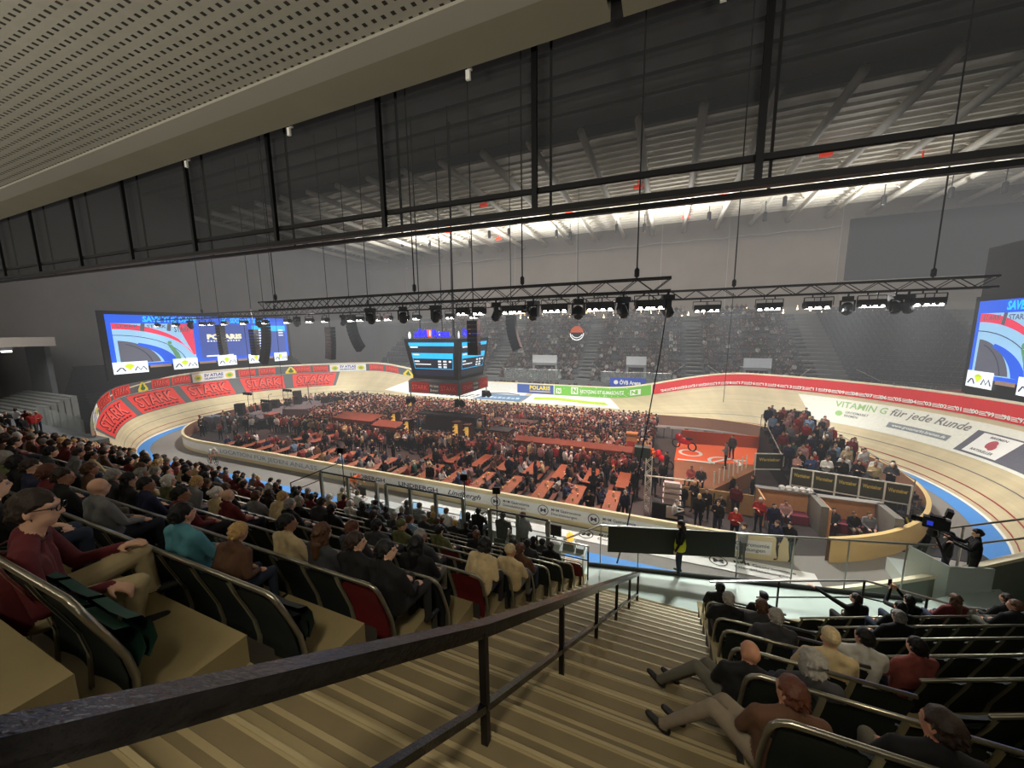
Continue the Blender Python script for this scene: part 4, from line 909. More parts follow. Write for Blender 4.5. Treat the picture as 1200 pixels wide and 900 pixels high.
def fsheet(x0, z0, lift=0.02):
    def f(a, b):
        x = x0 + a
        if x > I0 and x <= I1: return (x + 17, IY - IR - lift - 17.4, z0 + b)
        s = I0 if x < I0 else I1; t = (x - s) / IR; return (s + (IR + lift) * math.sin(t) + 17, IY - (IR + lift) * math.cos(t) - 17.4, z0 + b)
    return f
b = MB(); grid_rect(b, fsheet(-40, 0.28), 0, 0, 44.6, 0.6, 0, 90); p = obj('white_banner', b, mat('banner_white', srgb(226, 228, 226), 0.6), fe)
b = MB(); f = fsheet(0, 0.28, 0.04); pale = MB()
put_text(pale, 'LOCATION FÜR JEDEN ANLASS', f, -33.2, 0.14, 0.32, w=11.0, bold=0.01)
for x in (-17.6, -13.6): put_text(b, 'LINDBERGH', f, x - 1.5, 0.18, 0.26, w=2.9, bold=0.03)
put_text(b, 'Lindbergh', f, -11.5, 0.2, 0.3, w=2.2, shear=0.4)
for x in (-8.37, -5.6, -2.95, 0.9):
    ring(b, f, x, 0.3, 0.29, 0.04); put_text(b, 'M', f, x - 0.15, 0.19, 0.22, w=0.3, bold=0.02)
    put_text(b, 'M+M Gastronomie', f, x + 0.45, 0.34, 0.15, w=1.55); put_text(b, 'Dienstleistungen', f, x + 0.45, 0.12, 0.13, w=1.35)
put_text(b, 'Gastronomie', f, 3.2, 0.32, 0.18, w=1.3); put_text(b, 'Leistungen', f, 3.25, 0.1, 0.16, w=1.1)
obj('dark_lettering', b, mat('navy_ink', srgb(70, 76, 96), 0.6), p); obj('pale_lettering', pale, mat('pale_ink', srgb(150, 160, 180), 0.6), p)
# apron decals on the near straight
b = MB(); b.grid(lambda x, y: (x, y, 0.05), frange(-14, 6.0, 20), [16.25, 17.3]); c = MB(); f = plane_fn((0, 16.4, 0.07), (1, 0, 0), (0, 1, 0))
for x in (-9, -3.2, 2.5):
    ring(c, f, x, 0.4, 0.36, 0.05); put_text(c, 'M', f, x - 0.2, 0.26, 0.3, w=0.4, bold=0.02); put_text(c, 'M+M Gastronomie', f, x + 0.6, 0.5, 0.2, w=2.2); put_text(c, 'Dienstleistungen', f, x + 0.6, 0.16, 0.18, w=1.9)
decal('floor_advert', 'long white sheet with round M emblems on the near straight beside the infield fence', 'advert', [('white_panel', WHITEP, b), ('dark_lettering', INK, c)])
# ------------------------------------------------------------------ beer tables
ORT = mat('orange_table_top', srgb(132, 68, 38), 0.5, noise=0.4, scale=3); ORW = mat('orange_bench', srgb(90, 46, 30), 0.6); GRM = mat('green_steel_leg', srgb(48, 60, 52), 0.5)
GLASS = mat('beer_glass', srgb(226, 190, 120), 0.2, noise=0.05); PAPER = mat('white_card', srgb(228, 222, 206), 0.7)
def beer_table():
    r = thing('beer_table', 'x', 'table')
    m = MB(); m.bb((-0.36, -1.25, 0.72), (0.36, 1.25, 0.76)); obj('tabletop', m, ORT, r)
    for s in (-1, 1):
        m = MB(); m.bar((-0.28, s * 0.95, 0), (0.28, s * 0.95, 0), 0.04, 0.04); m.bar((-0.22, s * 0.95, 0), (-0.22, s * 0.95, 0.72), 0.035, 0.035); m.bar((0.22, s * 0.95, 0), (0.22, s * 0.95, 0.72), 0.035, 0.035); m.bar((0, s * 0.95, 0.4), (0, s * 0.35, 0.72), 0.03, 0.03); obj('leg', m, GRM, r)
    return r
def beer_bench():
    r = thing('beer_bench', 'x', 'bench')
    m = MB(); m.bb((-0.13, -1.25, 0.43), (0.13, 1.25, 0.47)); obj('seat', m, ORW, r)
    for s in (-1, 1):
        m = MB(); m.bar((-0.16, s * 0.9, 0), (0.16, s * 0.9, 0), 0.04, 0.03); m.bar((0, s * 0.9, 0), (0, s * 0.9, 0.43), 0.035, 0.035); m.bar((0, s * 0.9, 0.22), (0, s * 0.4, 0.43), 0.03, 0.03); obj('leg', m, GRM, r)
    return r
T0, B0 = beer_table(), beer_bench(); first = True
TABX = [-2.35 - 1.97 * k for k in range(17)]; SKIPT = set()
def tabname(k, row): return 'the %s orange table from the white lattice tower in the %s row' % (ORD[k], ('row along the near fence' if row == 0 else 'second')[0:] if False else ('fence side' if row == 0 else 'inner'))
TABLES = []
for row, (y, nx) in enumerate(((19.55, 17), (22.6, 15))):
    for k in range(nx):
        x = TABX[k] + (0.3 if row else 0)
        if row and (-27.5 < x < -17.5): continue
        lt = 'orange beer table across from the fence, %s from right, %s row' % (ORD[k], ('fence side', 'inner')[row])
        lbs = ['beer bench on the %s of the %s orange table from right, %s row' % (sd, ORD[k], ('fence side', 'inner')[row]) for sd in ('left', 'right')]
        if first: T0.location = (x, y, 0); T0['label'] = lt; T0['group'] = 'beer tables'; B0.location = (x - 0.66, y, 0); B0['label'] = lbs[0]; B0['group'] = 'beer benches'; first = False
        else: copy_tree(T0, (x, y, 0), 0, lt, 'beer tables'); copy_tree(B0, (x - 0.66, y, 0), 0, lbs[0], 'beer benches')
        copy_tree(B0, (x + 0.66, y, 0), 0, lbs[1], 'beer benches')
        TABLES.append((row, k, x, y))
gm = None
rnd = random.Random(11)
for row, k, x, y in TABLES:
    if row or k > 8: continue
    for j in range(3):
        if gm is None:
            mb = MB(); mb.lathe([(0.045, 0), (0.04, 0.02), (0.05, 0.16), (0.045, 0.165), (0.036, 0.03)], 8); gm = mb.mesh('beer_glass', GLASS, True)
        o = link('beer_glass', gm, None, (x + rnd.uniform(-0.25, 0.25), y - 0.9 + j * 0.8 + rnd.uniform(-0.2, 0.2), 0.76))
        tag(o, 'beer glass on the %s orange table from the right, %s from its fence end' % (ORD[k], ORD[j]), 'glass', 'beer glasses')
    m = MB(); m.add([(-0.07, 0, 0), (0.07, 0, 0), (0.07, 0.03, 0.2), (-0.07, 0.03, 0.2), (-0.07, 0.08, 0), (0.07, 0.08, 0)], [(0, 1, 2, 3), (5, 4, 3, 2)])
    tag(obj('menu_card', m, PAPER, loc=(x, y + 0.4, 0.76), rz=rnd.uniform(-1, 1)), 'white folded menu card on the %s orange table from the right' % ORD[k], 'card', 'menu cards')
# ------------------------------------------------------------------ bars and stages
BROWN = mat('dark_brown_board', srgb(70, 46, 38), 0.7); ORC = mat('orange_cloth', srgb(112, 56, 38), 0.8, noise=0.2, scale=2); GOLD = mat('lit_gold_shelf', srgb(236, 190, 96), 0.5, emit=0.45); CHAR = mat('charcoal_panel', srgb(34, 33, 36), 0.7)
def boxthing(name, label, cat, loc, parts, rz=0, group=None):
    r = thing(name, label, cat, loc, rz, group)
    for pn, mt, boxes in parts:
        mb = MB()
        for b_ in boxes: mb.bb(*b_)
        obj(pn, mb, mt, r)
    return r
bar_ = boxthing('bar_pavilion', 'large black bar pavilion with shelves in the middle of the infield', 'bar', (-21, 26.2, 0), [('counter', CHAR, [((0, 0, 0), (6.2, 0.7, 1.15)), ((0, 2.6, 0), (6.2, 3.0, 1.15))]), ('roof', CHAR, [((-0.1, 0.9, 2.45), (6.3, 2.2, 2.6))]), ('post', BLACKM, [((0, 0, 1.15), (0.15, 0.15, 2.45))]), ('post', BLACKM, [((6.05, 0, 1.15), (6.2, 0.15, 2.45))]), ('post', BLACKM, [((0, 2.85, 1.15), (0.15, 3.0, 2.45))]), ('post', BLACKM, [((6.05, 2.85, 1.15), (6.2, 3.0, 2.45))]), ('back_shelf', BROWN, [((0.6, 1.5, 0.2), (5.6, 1.8, 2.2))])])
for i, (x, y) in enumerate([(-23.5, 27.2), (-20.4, 25.2), (-15.9, 25.9), (-14.6, 25.4), (-26.5, 33.5)]):
    r = thing('drinks_tower', 'glowing golden shelf tower by the bars, %s from the left' % ['second', 'third', 'fourth', 'rightmost', 'leftmost and farthest'][i], 'shelf', (x, y, 0), 0, 'golden shelf towers')
    m = MB(); m.bb((-0.32, -0.32, 0), (-0.26, 0.32, 2.4)); m.bb((0.26, -0.32, 0), (0.32, 0.32, 2.4)); m.bb((-0.32, -0.32, 2.35), (0.32, 0.32, 2.5)); m.bb((-0.32, -0.32, 0), (0.32, 0.32, 0.9)); obj('frame', m, BROWN, r)
    for k in range(4):
        m = MB(); m.bb((-0.26, -0.3, 1.0 + k * 0.34), (0.26, 0.25, 1.06 + k * 0.34)); m.bb((-0.2, -0.15, 1.06 + k * 0.34), (0.2, 0.1, 1.22 + k * 0.34)); obj('shelf', m, GOLD, r)
def awning(lb, x0, x1, y, z, d, fold):
    r = thing('cloth_awning', lb, 'awning', (x0, y, 0)); m = MB(); n = 24
    m.grid(lambda a, k: (a, (0, 0, d)[k], (z - fold - 0.12 * abs(math.sin(a * 2.2)), z, z + 0.25)[k]), frange(0, x1 - x0, n), [0, 1, 2]); obj('cloth', m, ORC, r)
    for a in (0.05, (x1 - x0) / 2, x1 - x0 - 0.05):
        m = MB(); m.tube([(a, 0.02, 0), (a, 0.02, z)], 0.04, 6); obj('pole', m, BLACKM, r)
    m = MB(); m.bb((0.2, 0.4, 0), (x1 - x0 - 0.2, 0.9, 1.1)); obj('counter', m, BROWN, r)
awning('orange cloth awning over a bar in the left middle of the infield', -29.5, -24.6, 25.2, 1.9, 1.8, 0.25)
awning('second orange cloth awning left of the black bar pavilion', -24.3, -21.4, 24.8, 1.7, 1.2, 0.25)
awning('long drooping orange cloth along a bar counter right of the middle of the infield', -10.6, -1.8, 25.6, 1.55, 0.6, 0.4)
boxthing('bar_counter', 'brown boarded bar block right of the golden towers', 'bar', (-13.6, 27.2, 0), [('body', mat('warm_brown_board', srgb(132, 82, 56), 0.7), [((0, 0, 0), (1.8, 1.2, 1.6))]), ('top', CHAR, [((-0.1, -0.1, 1.6), (1.9, 1.3, 1.68))])])
r = thing('scaffold_frame', 'open steel scaffold frame standing in the far crowd right of the cube', 'scaffold', (-15.5, 31.5, 0)); m = MB()
for x in (0, 1.5, 3.0, 4.5):
    for y in (0, 1.4): m.tube([(x, y, 0), (x, y, 2.6)], 0.04, 6)
for z in (1.3, 2.5):
    for y in (0, 1.4): m.tube([(0, y, z), (4.5, y, z)], 0.035, 6)
obj('tube_frame', m, STEEL, r); m = MB(); m.bb((0, 0, 1.3), (4.5, 1.4, 1.36)); obj('deck', m, BROWN, r)
m = MB(); m.bb((-0.35, -0.25, 0), (0.35, 0.25, 2.4)); m.bb((-0.4, -0.3, 2.4), (0.4, 0.3, 2.5)); r = thing('advertising_totem', 'tall tan and red advertising column at the right end of the orange cloth bar', 'column', (-2.0, 27.4, 0)); obj('body', m, mat('tan_print', srgb(176, 122, 76), 0.6), r)
m = MB(); m.bb((-0.3, -0.27, 0.6), (0.3, -0.255, 1.9)); obj('red_print', m, mat('brick_red_print', srgb(170, 62, 50), 0.6), r)
r = thing('flower_arrangement', 'round orange and yellow flower arrangement beside the advertising column', 'flowers', (-0.9, 27.6, 0)); m = MB(); m.lathe([(0.25, 0), (0.35, 0.7), (0.3, 0.75)], 10); obj('pot', m, CHAR, r); m = MB(); rr = random.Random(5)
for k in range(40):
    a, b_ = rr.uniform(0, 2 * PI), rr.uniform(0, PI / 1.7); m.ball((0.5 * math.sin(b_) * math.cos(a), 0.5 * math.sin(b_) * math.sin(a), 0.95 + 0.5 * math.cos(b_)), 0.13, n=6)
obj('blossoms', m, mat('orange_blossom', srgb(240, 120, 40), 0.7, noise=0.6, scale=9), r)
# left stage with equipment
st = boxthing('stage', 'dark grey stage at the far left end of the infield', 'stage', (-43.5, 24.6, 0), [('deck', mat('grey_deck', srgb(88, 88, 92), 0.7), [((0, 0, 0.9), (4.6, 9.5, 1.1))]), ('skirt', CHAR, [((0.05, 0.05, 0), (4.55, 9.45, 0.9))]), ('ramp', mat('grey_deck', srgb(88, 88, 92), 0.7), [((4.6, 5.5, 0.0), (6.4, 9.0, 0.7))])])
for i, (x, y, s) in enumerate([(-43.0, 25.0, 1.3), (-42.2, 27.4, 1.0), (-42.6, 31.6, 1.7), (-40.0, 33.4, 1.9), (-43.1, 29.0, 1.0)]):
    r = thing('stage_speaker', 'black loudspeaker box on the left stage, %s from its near end' % ORD[[0, 1, 3, 4, 2][i]], 'loudspeaker', (x, y, 1.1 if i != 3 else 0), 0.6, 'stage loudspeakers'); m = MB(); m.bb((-0.4, -0.35, 0), (0.4, 0.35, s)); obj('cabinet', m, CHAR, r); m = MB(); m.lathe([(0.25, 0), (0.22, 0.03)], 12, (0, -0.36, s * 0.5), 0, Euler((PI / 2, 0, 0)).to_matrix()); obj('cone', m, BLACKM, r)
for i, (x, y, h) in enumerate([(-43.4, 26.2, 2.3), (-42.9, 28.2, 1.7), (-41.8, 29.8, 2.2), (-42.4, 33.0, 2.6), (-40.8, 26.4, 1.6), (-41.0, 32.0, 2.2)]):
    r = thing('microphone_stand' if i % 2 else 'stage_light_stand', ('thin microphone stand' if i % 2 else 'tripod stand with stage lamps') + ' on the left stage, %s from its near end' % ORD[[1, 3, 4, 6, 2, 5][i] - 1], 'stand', (x, y, 1.1))
    m = MB(); m.tube([(0, 0, 0.3), (0, 0, h)], 0.025, 6)
    for a in range(3): m.tube([(0, 0, 0.4), (0.4 * math.cos(a * 2.1), 0.4 * math.sin(a * 2.1), 0)], 0.02, 5)
    obj('pole', m, BLACKM, r); m = MB()
    if i % 2: m.tube([(0, 0, h), (0.5, 0, h + 0.15)], 0.02, 5); m.ball((0.55, 0, h + 0.16), 0.05); obj('microphone', m, BLACKM, r)
    else: m.bar((-0.7, 0, h), (0.7, 0, h), 0.05, 0.05); [m.lathe([(0.1, -0.12), (0.14, 0.12)], 8, (q, 0, h - 0.15)) for q in (-0.6, -0.2, 0.2, 0.6)]; obj('lamp_bar', m, BLACKM, r)
r = thing('drum_kit', 'drum kit with cymbals on the left stage', 'drums', (-42.9, 30.4, 1.1)); m = MB(); m.lathe([(0.3, -0.2), (0.3, 0.2)], 14, (0.0, 0, 0.32), 0, Euler((PI / 2, 0, 0)).to_matrix()); obj('bass_drum', m, CHAR, r)
for q in ((-0.3, 0.1, 0.75), (0.3, 0.1, 0.75), (0.6, -0.1, 0.5)): m = MB(); m.lathe([(0.17, -0.12), (0.17, 0.12)], 12, q); obj('tom', m, CHAR, r)
for q in ((-0.7, 0.1, 1.15), (0.75, 0.2, 1.2)): m = MB(); m.lathe([(0.24, 0), (0.05, 0.03)], 14, q); m.tube([(q[0], q[1], 0), q], 0.015, 5); obj('cymbal', m, mat('brass', srgb(190, 150, 70), 0.3, 0.9), r)
m = MB(); m.bb((-0.6, -0.5, 0), (0.6, 0.5, 1.5)); r = thing('red_cabinet', 'brownish red box standing at the corner of the left stage', 'box', (-38.7, 25.6, 0)); obj('body', m, mat('brown_red_board', srgb(136, 74, 60), 0.7), r); m = MB(); m.bb((-0.25, -0.53, 0.4), (0.25, -0.5, 0.9)); obj('notice', m, PAPER, r)
r = thing('tilted_display', 'dark tilted display panel with an orange lower edge beside the red box', 'screen', (-36.6, 26.6, 0), 0.35); m = MB(); m.box((0, 0, 1.15), (2.6, 0.15, 1.5), 0, 0, -0.2); m.bb((-1.2, -0.05, 0), (-1.1, 0.05, 0.6)); m.bb((1.1, -0.05, 0), (1.2, 0.05, 0.6)); obj('panel', m, mat('dusky_panel', srgb(92, 74, 76), 0.4), r); m = MB(); m.box((0, -0.1, 0.55), (2.5, 0.05, 0.3), 0, 0, -0.2); obj('orange_edge', m, mat('orange_strip_lit', srgb(240, 110, 60), 0.5, emit=0.5), r)
m = MB(); m.bb((-0.7, -0.5, 0.2), (0.7, 0.5, 1.5)); m.bb((0.9, -0.3, 0.2), (1.7, 0.3, 1.6)); m.bb((-0.8, -0.6, 0), (1.8, 0.6, 0.2)); r = thing('equipment_case', 'grey and black equipment cases by the left bend of the infield fence', 'cases', (-43.6, 22.6, 0)); obj('case', m, mat('case_grey', srgb(90, 94, 100), 0.6), r)
# right: winners' podium with orange deck
ORD_ = mat('bright_orange_deck', srgb(250, 104, 46), 0.5, noise=0.06); TANB = mat('tan_carpet', srgb(140, 96, 68), 0.9, noise=0.1, scale=2)
r = thing('podium_deck', 'large raised podium deck, orange with white curves at the back and tan at the front', 'podium', (0.8, 22.5, 0))
TOPZ = 0.98
def quadbox(mb, pts, z0, z1):
    n = len(pts); mb.add([(p[0] - 0.8, p[1] - 22.5, z0) for p in pts] + [(p[0] - 0.8, p[1] - 22.5, z1) for p in pts], [tuple(range(n))[::-1], tuple(range(n, 2 * n))] + [(i, (i + 1) % n, n + (i + 1) % n, n + i) for i in range(n)])
m = MB(); quadbox(m, [(0.8, 22.6), (2.8, 22.4), (5.6, 26.6), (5.7, 27.6), (0.9, 26.7)], 0, TOPZ); obj('tan_deck', m, TANB, r)
m = MB(); quadbox(m, [(0.9, 26.7), (5.7, 27.6), (6.7, 31.6), (1.2, 31.0)], 0, TOPZ + 0.02); obj('orange_deck', m, ORD_, r)
m = MB(); f = plane_fn((0, 0, TOPZ + 0.04), (1, 0, 0), (0, 1, 0)); ring(m, f, 1.2, 6.2, 0.8, 0.22, n=30); ring(m, f, 3.2, 5.0, 1.0, 0.22, n=30, a0=-0.6, a1=3.6); rect(m, f, 0.3, 4.35, 2.6, 4.6); stroke(m, f, [(2.2, 4.3), (3.4, 5.6), (4.6, 5.7)], 0.2); obj('white_curves', m, WHITEP, r)
m = MB()
for k in range(8): m.bar((2.1 + 0.32 * k, 0.4 + 0.55 * k, TOPZ), (2.1 + 0.32 * k, 0.4 + 0.55 * k, TOPZ + 0.9), 0.06, 0.06)
obj('white_posts', m, WHITES, r)
boxthing('orange_backdrop', 'long low orange panel along the far edge of the podium', 'panel', (1.6, 33.2, 0), [('panel', ORD_, [((0, 0, 0.4), (6.0, 0.12, 1.5))]), ('foot', BLACKM, [((0.3, -0.2, 0), (0.4, 0.3, 0.4)), ((5.5, -0.2, 0), (5.6, 0.3, 0.4))])])
def derny(lb, x, y, z, rz):
    r = thing('pacing_motorbike', lb, 'motorbike', (x, y, z), rz); RED = mat('gloss_red', srgb(222, 30, 44), 0.2)
    for q in (-0.62, 0.62): m = MB(); m.tube([(q + 0.3 * math.cos(a), 0, 0.3 + 0.3 * math.sin(a)) for a in frange(0, 2 * PI, 16)], 0.05, 6); obj('wheel', m, BLACKM, r)
    m = MB(); m.ball((0, 0, 0.6), (0.55, 0.2, 0.25), n=12); m.ball((0.45, 0, 0.85), (0.28, 0.24, 0.3), n=12); obj('fairing', m, RED, r); m = MB(); m.ball((-0.35, 0, 0.85), (0.3, 0.15, 0.08)); obj('saddle', m, CHAR, r); m = MB(); m.tube([(0.45, -0.35, 1.05), (0.55, 0, 1.0), (0.45, 0.35, 1.05)], 0.025, 6); obj('handlebar', m, BLACKM, r)
derny('glossy red pacing motorbike on the podium, farther of two', 1.6, 29.6, 1.0, 2.6); derny('glossy red pacing motorbike at the left corner of the podium, nearer of two', 0.2, 27.9, 0.0, 2.4)
# brand barriers and the spectator riser
BTX = mat('gold_lettering', srgb(200, 176, 92), 0.5); BPN = mat('olive_black_panel', srgb(62, 62, 50), 0.6)
def barrier(lb, x, y, z, rz, w, h=1.05):
    r = thing('crowd_barrier', lb, 'barrier', (x, y, z), rz, 'framed barriers'); m = MB()
    for a in ((0, 0, 0), (w, 0, 0)): m.bar((a[0], 0, -0.5), (a[0], 0, h), 0.07, 0.07)
    m.bar((0, 0, h), (w, 0, h), 0.06, 0.06); m.bar((0, 0, 0.02), (w, 0, 0.02), 0.06, 0.06); obj('frame', m, WHITES, r)
    m = MB(); m.bb((0.04, -0.01, 0.06), (w - 0.04, 0.02, h - 0.04)); p = obj('panel', m, BPN, r)
    m = MB(); put_text(m, 'Warsteiner', plane_fn((0, -0.03, 0), (1, 0, 0), (0, 0, 1)), w * 0.12, h * 0.55, 0.2, w=w * 0.76, bold=0.05); obj('gold_lettering', m, BTX, p)
for k in range(5): barrier('white framed dark barrier panel before the right spectator riser, %s of five from the left' % ORD[k], 7.0 + k * 0.96, 24.75 - k * 0.16, 0.95, -0.16, 0.97)
barrier('white framed dark barrier panel at the right corner of the orange podium', 5.6, 26.7, 1.0, 0.3, 1.7)
r = thing('spectator_riser', 'stepped black spectator riser behind the framed barriers on the right of the infield', 'riser', (7, 24.9, 0))
for k in range(6): m = MB(); m.bb((0.1, 0.15 + k * 1.35, 0), (5.2 - 0.35 * k, 0.15 + (k + 1) * 1.35, 0.95 + 0.28 * k)); obj('step', m, CHAR, r)
m = MB(); m.tube([(5.3, 0, 1.0), (5.35, 0, 2.0), (3.4, 8.1, 3.2), (0.1, 8.2, 3.3), (0.0, 1.9, 2.1)], 0.035, 6)
for q in ((3.4, 8.1, 2.2, 3.2), (1.7, 8.15, 2.2, 3.25), (0.1, 8.2, 2.2, 3.3), (4.6, 3, 1.2, 2.45)): m.tube([(q[0], q[1], q[2]), (q[0], q[1], q[3])], 0.03, 6)
obj('guard_rail', m, STEEL, r)
m = MB(); m.bb((-0.6, -0.3, 0), (0.6, 0.3, 0.8)); r = thing('covered_speaker', 'black covered box on top of the right riser above the heads', 'box', (9.0, 33.2, 2.9)); obj('body', m, CHAR, r); m = MB(); m.bb((-0.3, -0.3, -2.9), (0.3, 0.3, 0)); obj('stand', m, BLACKM, r)
# riders' cabins
def cabin(lb, x, y, rz):
    r = thing('riders_cabin', lb, 'cabin', (x, y, 0), rz, 'riders cabins'); w = 2.6
    m = MB(); m.bb((0, 1.5, 0), (w, 1.58, 1.45)); m.bb((0, 0, 0), (0.08, 1.5, 1.45)); obj('wall', m, mat('reddish_plywood', srgb(206, 150, 104), 0.7), r)
    m = MB(); m.bb((w - 0.3, -0.1, 0), (w, 1.5, 1.5)); obj('end_panel', m, mat('silver_panel', srgb(120, 116, 108), 0.5), r)
    m = MB(); m.bb((-0.05, 1.35, 1.45), (w, 1.75, 1.5)); obj('shelf', m, mat('pale_shelf', srgb(140, 136, 130), 0.6), r)
    m = MB(); m.bb((0.1, 0.8, 0), (w - 0.4, 1.45, 0.45)); obj('couch', m, mat('plum_fabric', srgb(120, 50, 66), 0.8), r)
cabin('open plywood riders cabin with a plum couch, left of two below the framed barriers', 4.9, 20.9, 0.02); cabin('open plywood riders cabin with silver end panel, right of two below the framed barriers', 7.5, 20.75, 0.02)
for i in range(5):
    m = MB(); m.ball((0, 0, 0.12), (0.16, 0.14, 0.13), n=10); m.ball((0, -0.12, 0.06), (0.1, 0.06, 0.03), n=8); tag(obj('cycling_helmet', m, mat('white_shell', srgb(220, 216, 210), 0.3), loc=(6.0 + 0.3 * i, 22.45, 1.5)), 'white helmet on the shelf of the left riders cabin, %s from the left' % ORD[i], 'helmet', 'helmets on the cabin shelf')
boxthing('plywood_screen', 'low tan plywood partition in front of the podium', 'partition', (0.9, 21.9, 0), [('board', mat('tan_plywood', srgb(176, 138, 92), 0.7), [((0, 0, 0), (3.8, 0.08, 1.15))]), ('batten', CHAR, [((1.1, -0.03, 0.1), (1.16, 0, 1.0))]), ('batten', CHAR, [((1.9, -0.03, 0.1), (1.96, 0, 1.0))])])
r = thing('hazard_board', 'yellow and black striped hazard board at the right end of the infield', 'board', (10.6, 22.6, 0)); m = MB(); m.bb((0, 0, 0.5), (1.9, 0.06, 0.85)); m.bb((0.1, 0, 0), (0.16, 0.06, 0.5)); m.bb((1.7, 0, 0), (1.76, 0.06, 0.5)); obj('board', m, BLACKM, r)
m = MB(); f = plane_fn((0, -0.01, 0), (1, 0, 0), (0, 0, 1))
for k in range(9): poly(m, f, [(0.05 + k * 0.2, 0.84), (0.13 + k * 0.2, 0.84), (0.25 + k * 0.2, 0.51), (0.17 + k * 0.2, 0.51)])
obj('yellow_stripes', m, mat('warning_yellow', srgb(232, 222, 40), 0.5), r)
m = MB(); m.bb((10.0, 20.6, 0.004), (13.2, 24.4, 0.05)); tag(obj('rubber_mat', m, CHAR), 'dark rubber mat on the floor at the right end of the infield', 'mat')
for i, (x, y, s) in enumerate([(12.0, 24.6, 0.9), (12.6, 25.4, 0.8), (12.9, 26.2, 0.7), (12.3, 23.8, 0.8)]):
    r = thing('equipment_trolley', 'small steel equipment trolley inside the right bend fence, %s of four' % ORD[i], 'trolley', (x, y, 0), i * 0.5, 'equipment trolleys'); m = MB()
    for a in (-0.25, 0.25):
        for b_ in (-0.2, 0.2): m.tube([(a, b_, 0.06), (a, b_, s)], 0.02, 5)
    obj('frame', m, STEEL, r); m = MB(); m.bb((-0.28, -0.22, s), (0.28, 0.22, s + 0.04)); m.bb((-0.28, -0.22, 0.25), (0.28, 0.22, 0.28)); m.bb((-0.15, -0.15, s + 0.04), (0.15, 0.1, s + 0.25)); obj('trays', m, CHAR, r)
# white lattice tower with box and crossbar
r = thing('lattice_tower', 'white lattice tower with a crossbar and a dark box on top near the infield fence', 'tower', (-0.55, 20.2, 0)); m = MB()
for a in (-0.15, 0.15):
    for b_ in (-0.15, 0.15): m.tube([(a, b_, 0), (a, b_, 3.2)], 0.028, 6)
for k in range(10):
    z = 0.1 + k * 0.31; sg = 1 if k % 2 else -1
    for b_ in (-0.15, 0.15): m.bar((-0.15 * sg, b_, z), (0.15 * sg, b_, z + 0.31), 0.025, 0.025); m.bar((b_, -0.15 * sg, z), (b_, 0.15 * sg, z + 0.31), 0.025, 0.025)
obj('lattice', m, WHITES, r); m = MB(); m.bar((-0.2, 0, 2.15), (2.2, 0, 2.2), 0.06, 0.06); obj('crossbar', m, WHITES, r); m = MB(); m.bb((-0.75, -0.25, 3.2), (0.05, 0.2, 3.75)); obj('top_box', m, mat('green_black_box', srgb(46, 56, 50), 0.5), r)
r = thing('drinks_counter', 'small counter with stacked glasses and snacks beside the lattice tower', 'counter', (0.6, 20.0, 0)); m = MB(); m.bb((-0.9, -0.3, 0), (0.6, 0.3, 0.9)); obj('counter', m, CHAR, r)
for q in range(4): m = MB(); m.bb((-0.4, -0.2, 0.9 + q * 0.32), (0.5, 0.25, 0.94 + q * 0.32)); m.bb((-0.35, -0.15, 0.94 + q * 0.32), (0.4, 0.15, 1.1 + q * 0.32)); obj('glass_tray', m, mat('pinkish_white', srgb(206, 186, 182), 0.4), r)
m = MB(); m.bb((-0.2, -0.5, 0.3), (0.35, -0.35, 0.9)); obj('menu_board', m, PAPER, r)
# second row of dark seats / benches at the far right of the infield
for i, x in enumerate((-0.6, 0.9, 2.4, 3.9)):
    r = thing('bistro_table', 'empty bistro table between podium and far crowd, %s from the left' % ORD[i], 'table', (x + 0.4, 35.6 - 0.2 * i, 0), 0, 'empty bistro tables'); m = MB(); m.bb((-0.6, -0.3, 1.02), (0.6, 0.3, 1.06)); obj('tabletop', m, mat('greyish_top', srgb(120, 108, 104), 0.5), r); m = MB(); m.tube([(-0.4, 0, 0), (-0.4, 0, 1.02)], 0.03, 6); m.tube([(0.4, 0, 0), (0.4, 0, 1.02)], 0.03, 6); obj('legs', m, BLACKM, r)
# ------------------------------------------------------------------ near grandstand
def tk(k): return 0.75 + 0.86 * k
def zr(k): return 8.986 - 0.576 * tk(k)
def zf(k): return zr(k) - 0.9
XLK = [-2.92, -2.6, -2.45, -2.36, -2.25, -2.2, -2.12, -2.05, -2.0, -1.92, -1.85]
def XL(k): return XLK[min(max(k, 0), 10)]
def XR(k): return 0.55 + 0.055 * tk(k)
KX = 2.75
def sh(x): return 0.418 * max(0.0, x - KX)
TREAD = mat('tan_stand_floor', srgb(146, 131, 94), 0.8, noise=0.12, scale=3); RISER = mat('dark_riser', srgb(48, 44, 38), 0.9)
m = MB()
for k in range(-3, 11):
    y0, y1 = tk(k) - 0.05, tk(k) + 0.81; z = zf(k)
    m.bb((-37, y0, z - 0.6), (XL(k) - 0.02, y1, z), 0); m.quad((-37, y0 - 0.003, z + 0.001), (XL(k) - 0.02, y0 - 0.003, z + 0.001), (XL(k) - 0.02, y0 - 0.003, z + 0.49), (-37, y0 - 0.003, z + 0.49), 1)
struct('floor.006', m, [TREAD, RISER])
m = MB()
for k in range(-3, 11):
    y0, y1 = tk(k) - 0.05, tk(k) + 0.81; z = zf(k); xa = XR(k) + 0.02; n = [xa, KX, 12.0]
    m.grid(lambda x, p: (x, (y0, y1)[p] + sh(x), z), n, [0, 1]); m.grid(lambda x, p: (x, y0 + sh(x), (z, z - 0.6)[p]), n, [0, 1], 1); m.grid(lambda x, p: (x, y1 + sh(x), (z, z - 0.6)[p]), n, [0, 1], 1)
    m.quad((xa, y0, z), (xa, y1, z), (xa, y1, z - 0.6), (xa, y0, z - 0.6), 1)
struct('floor.007', m, [TREAD, RISER])
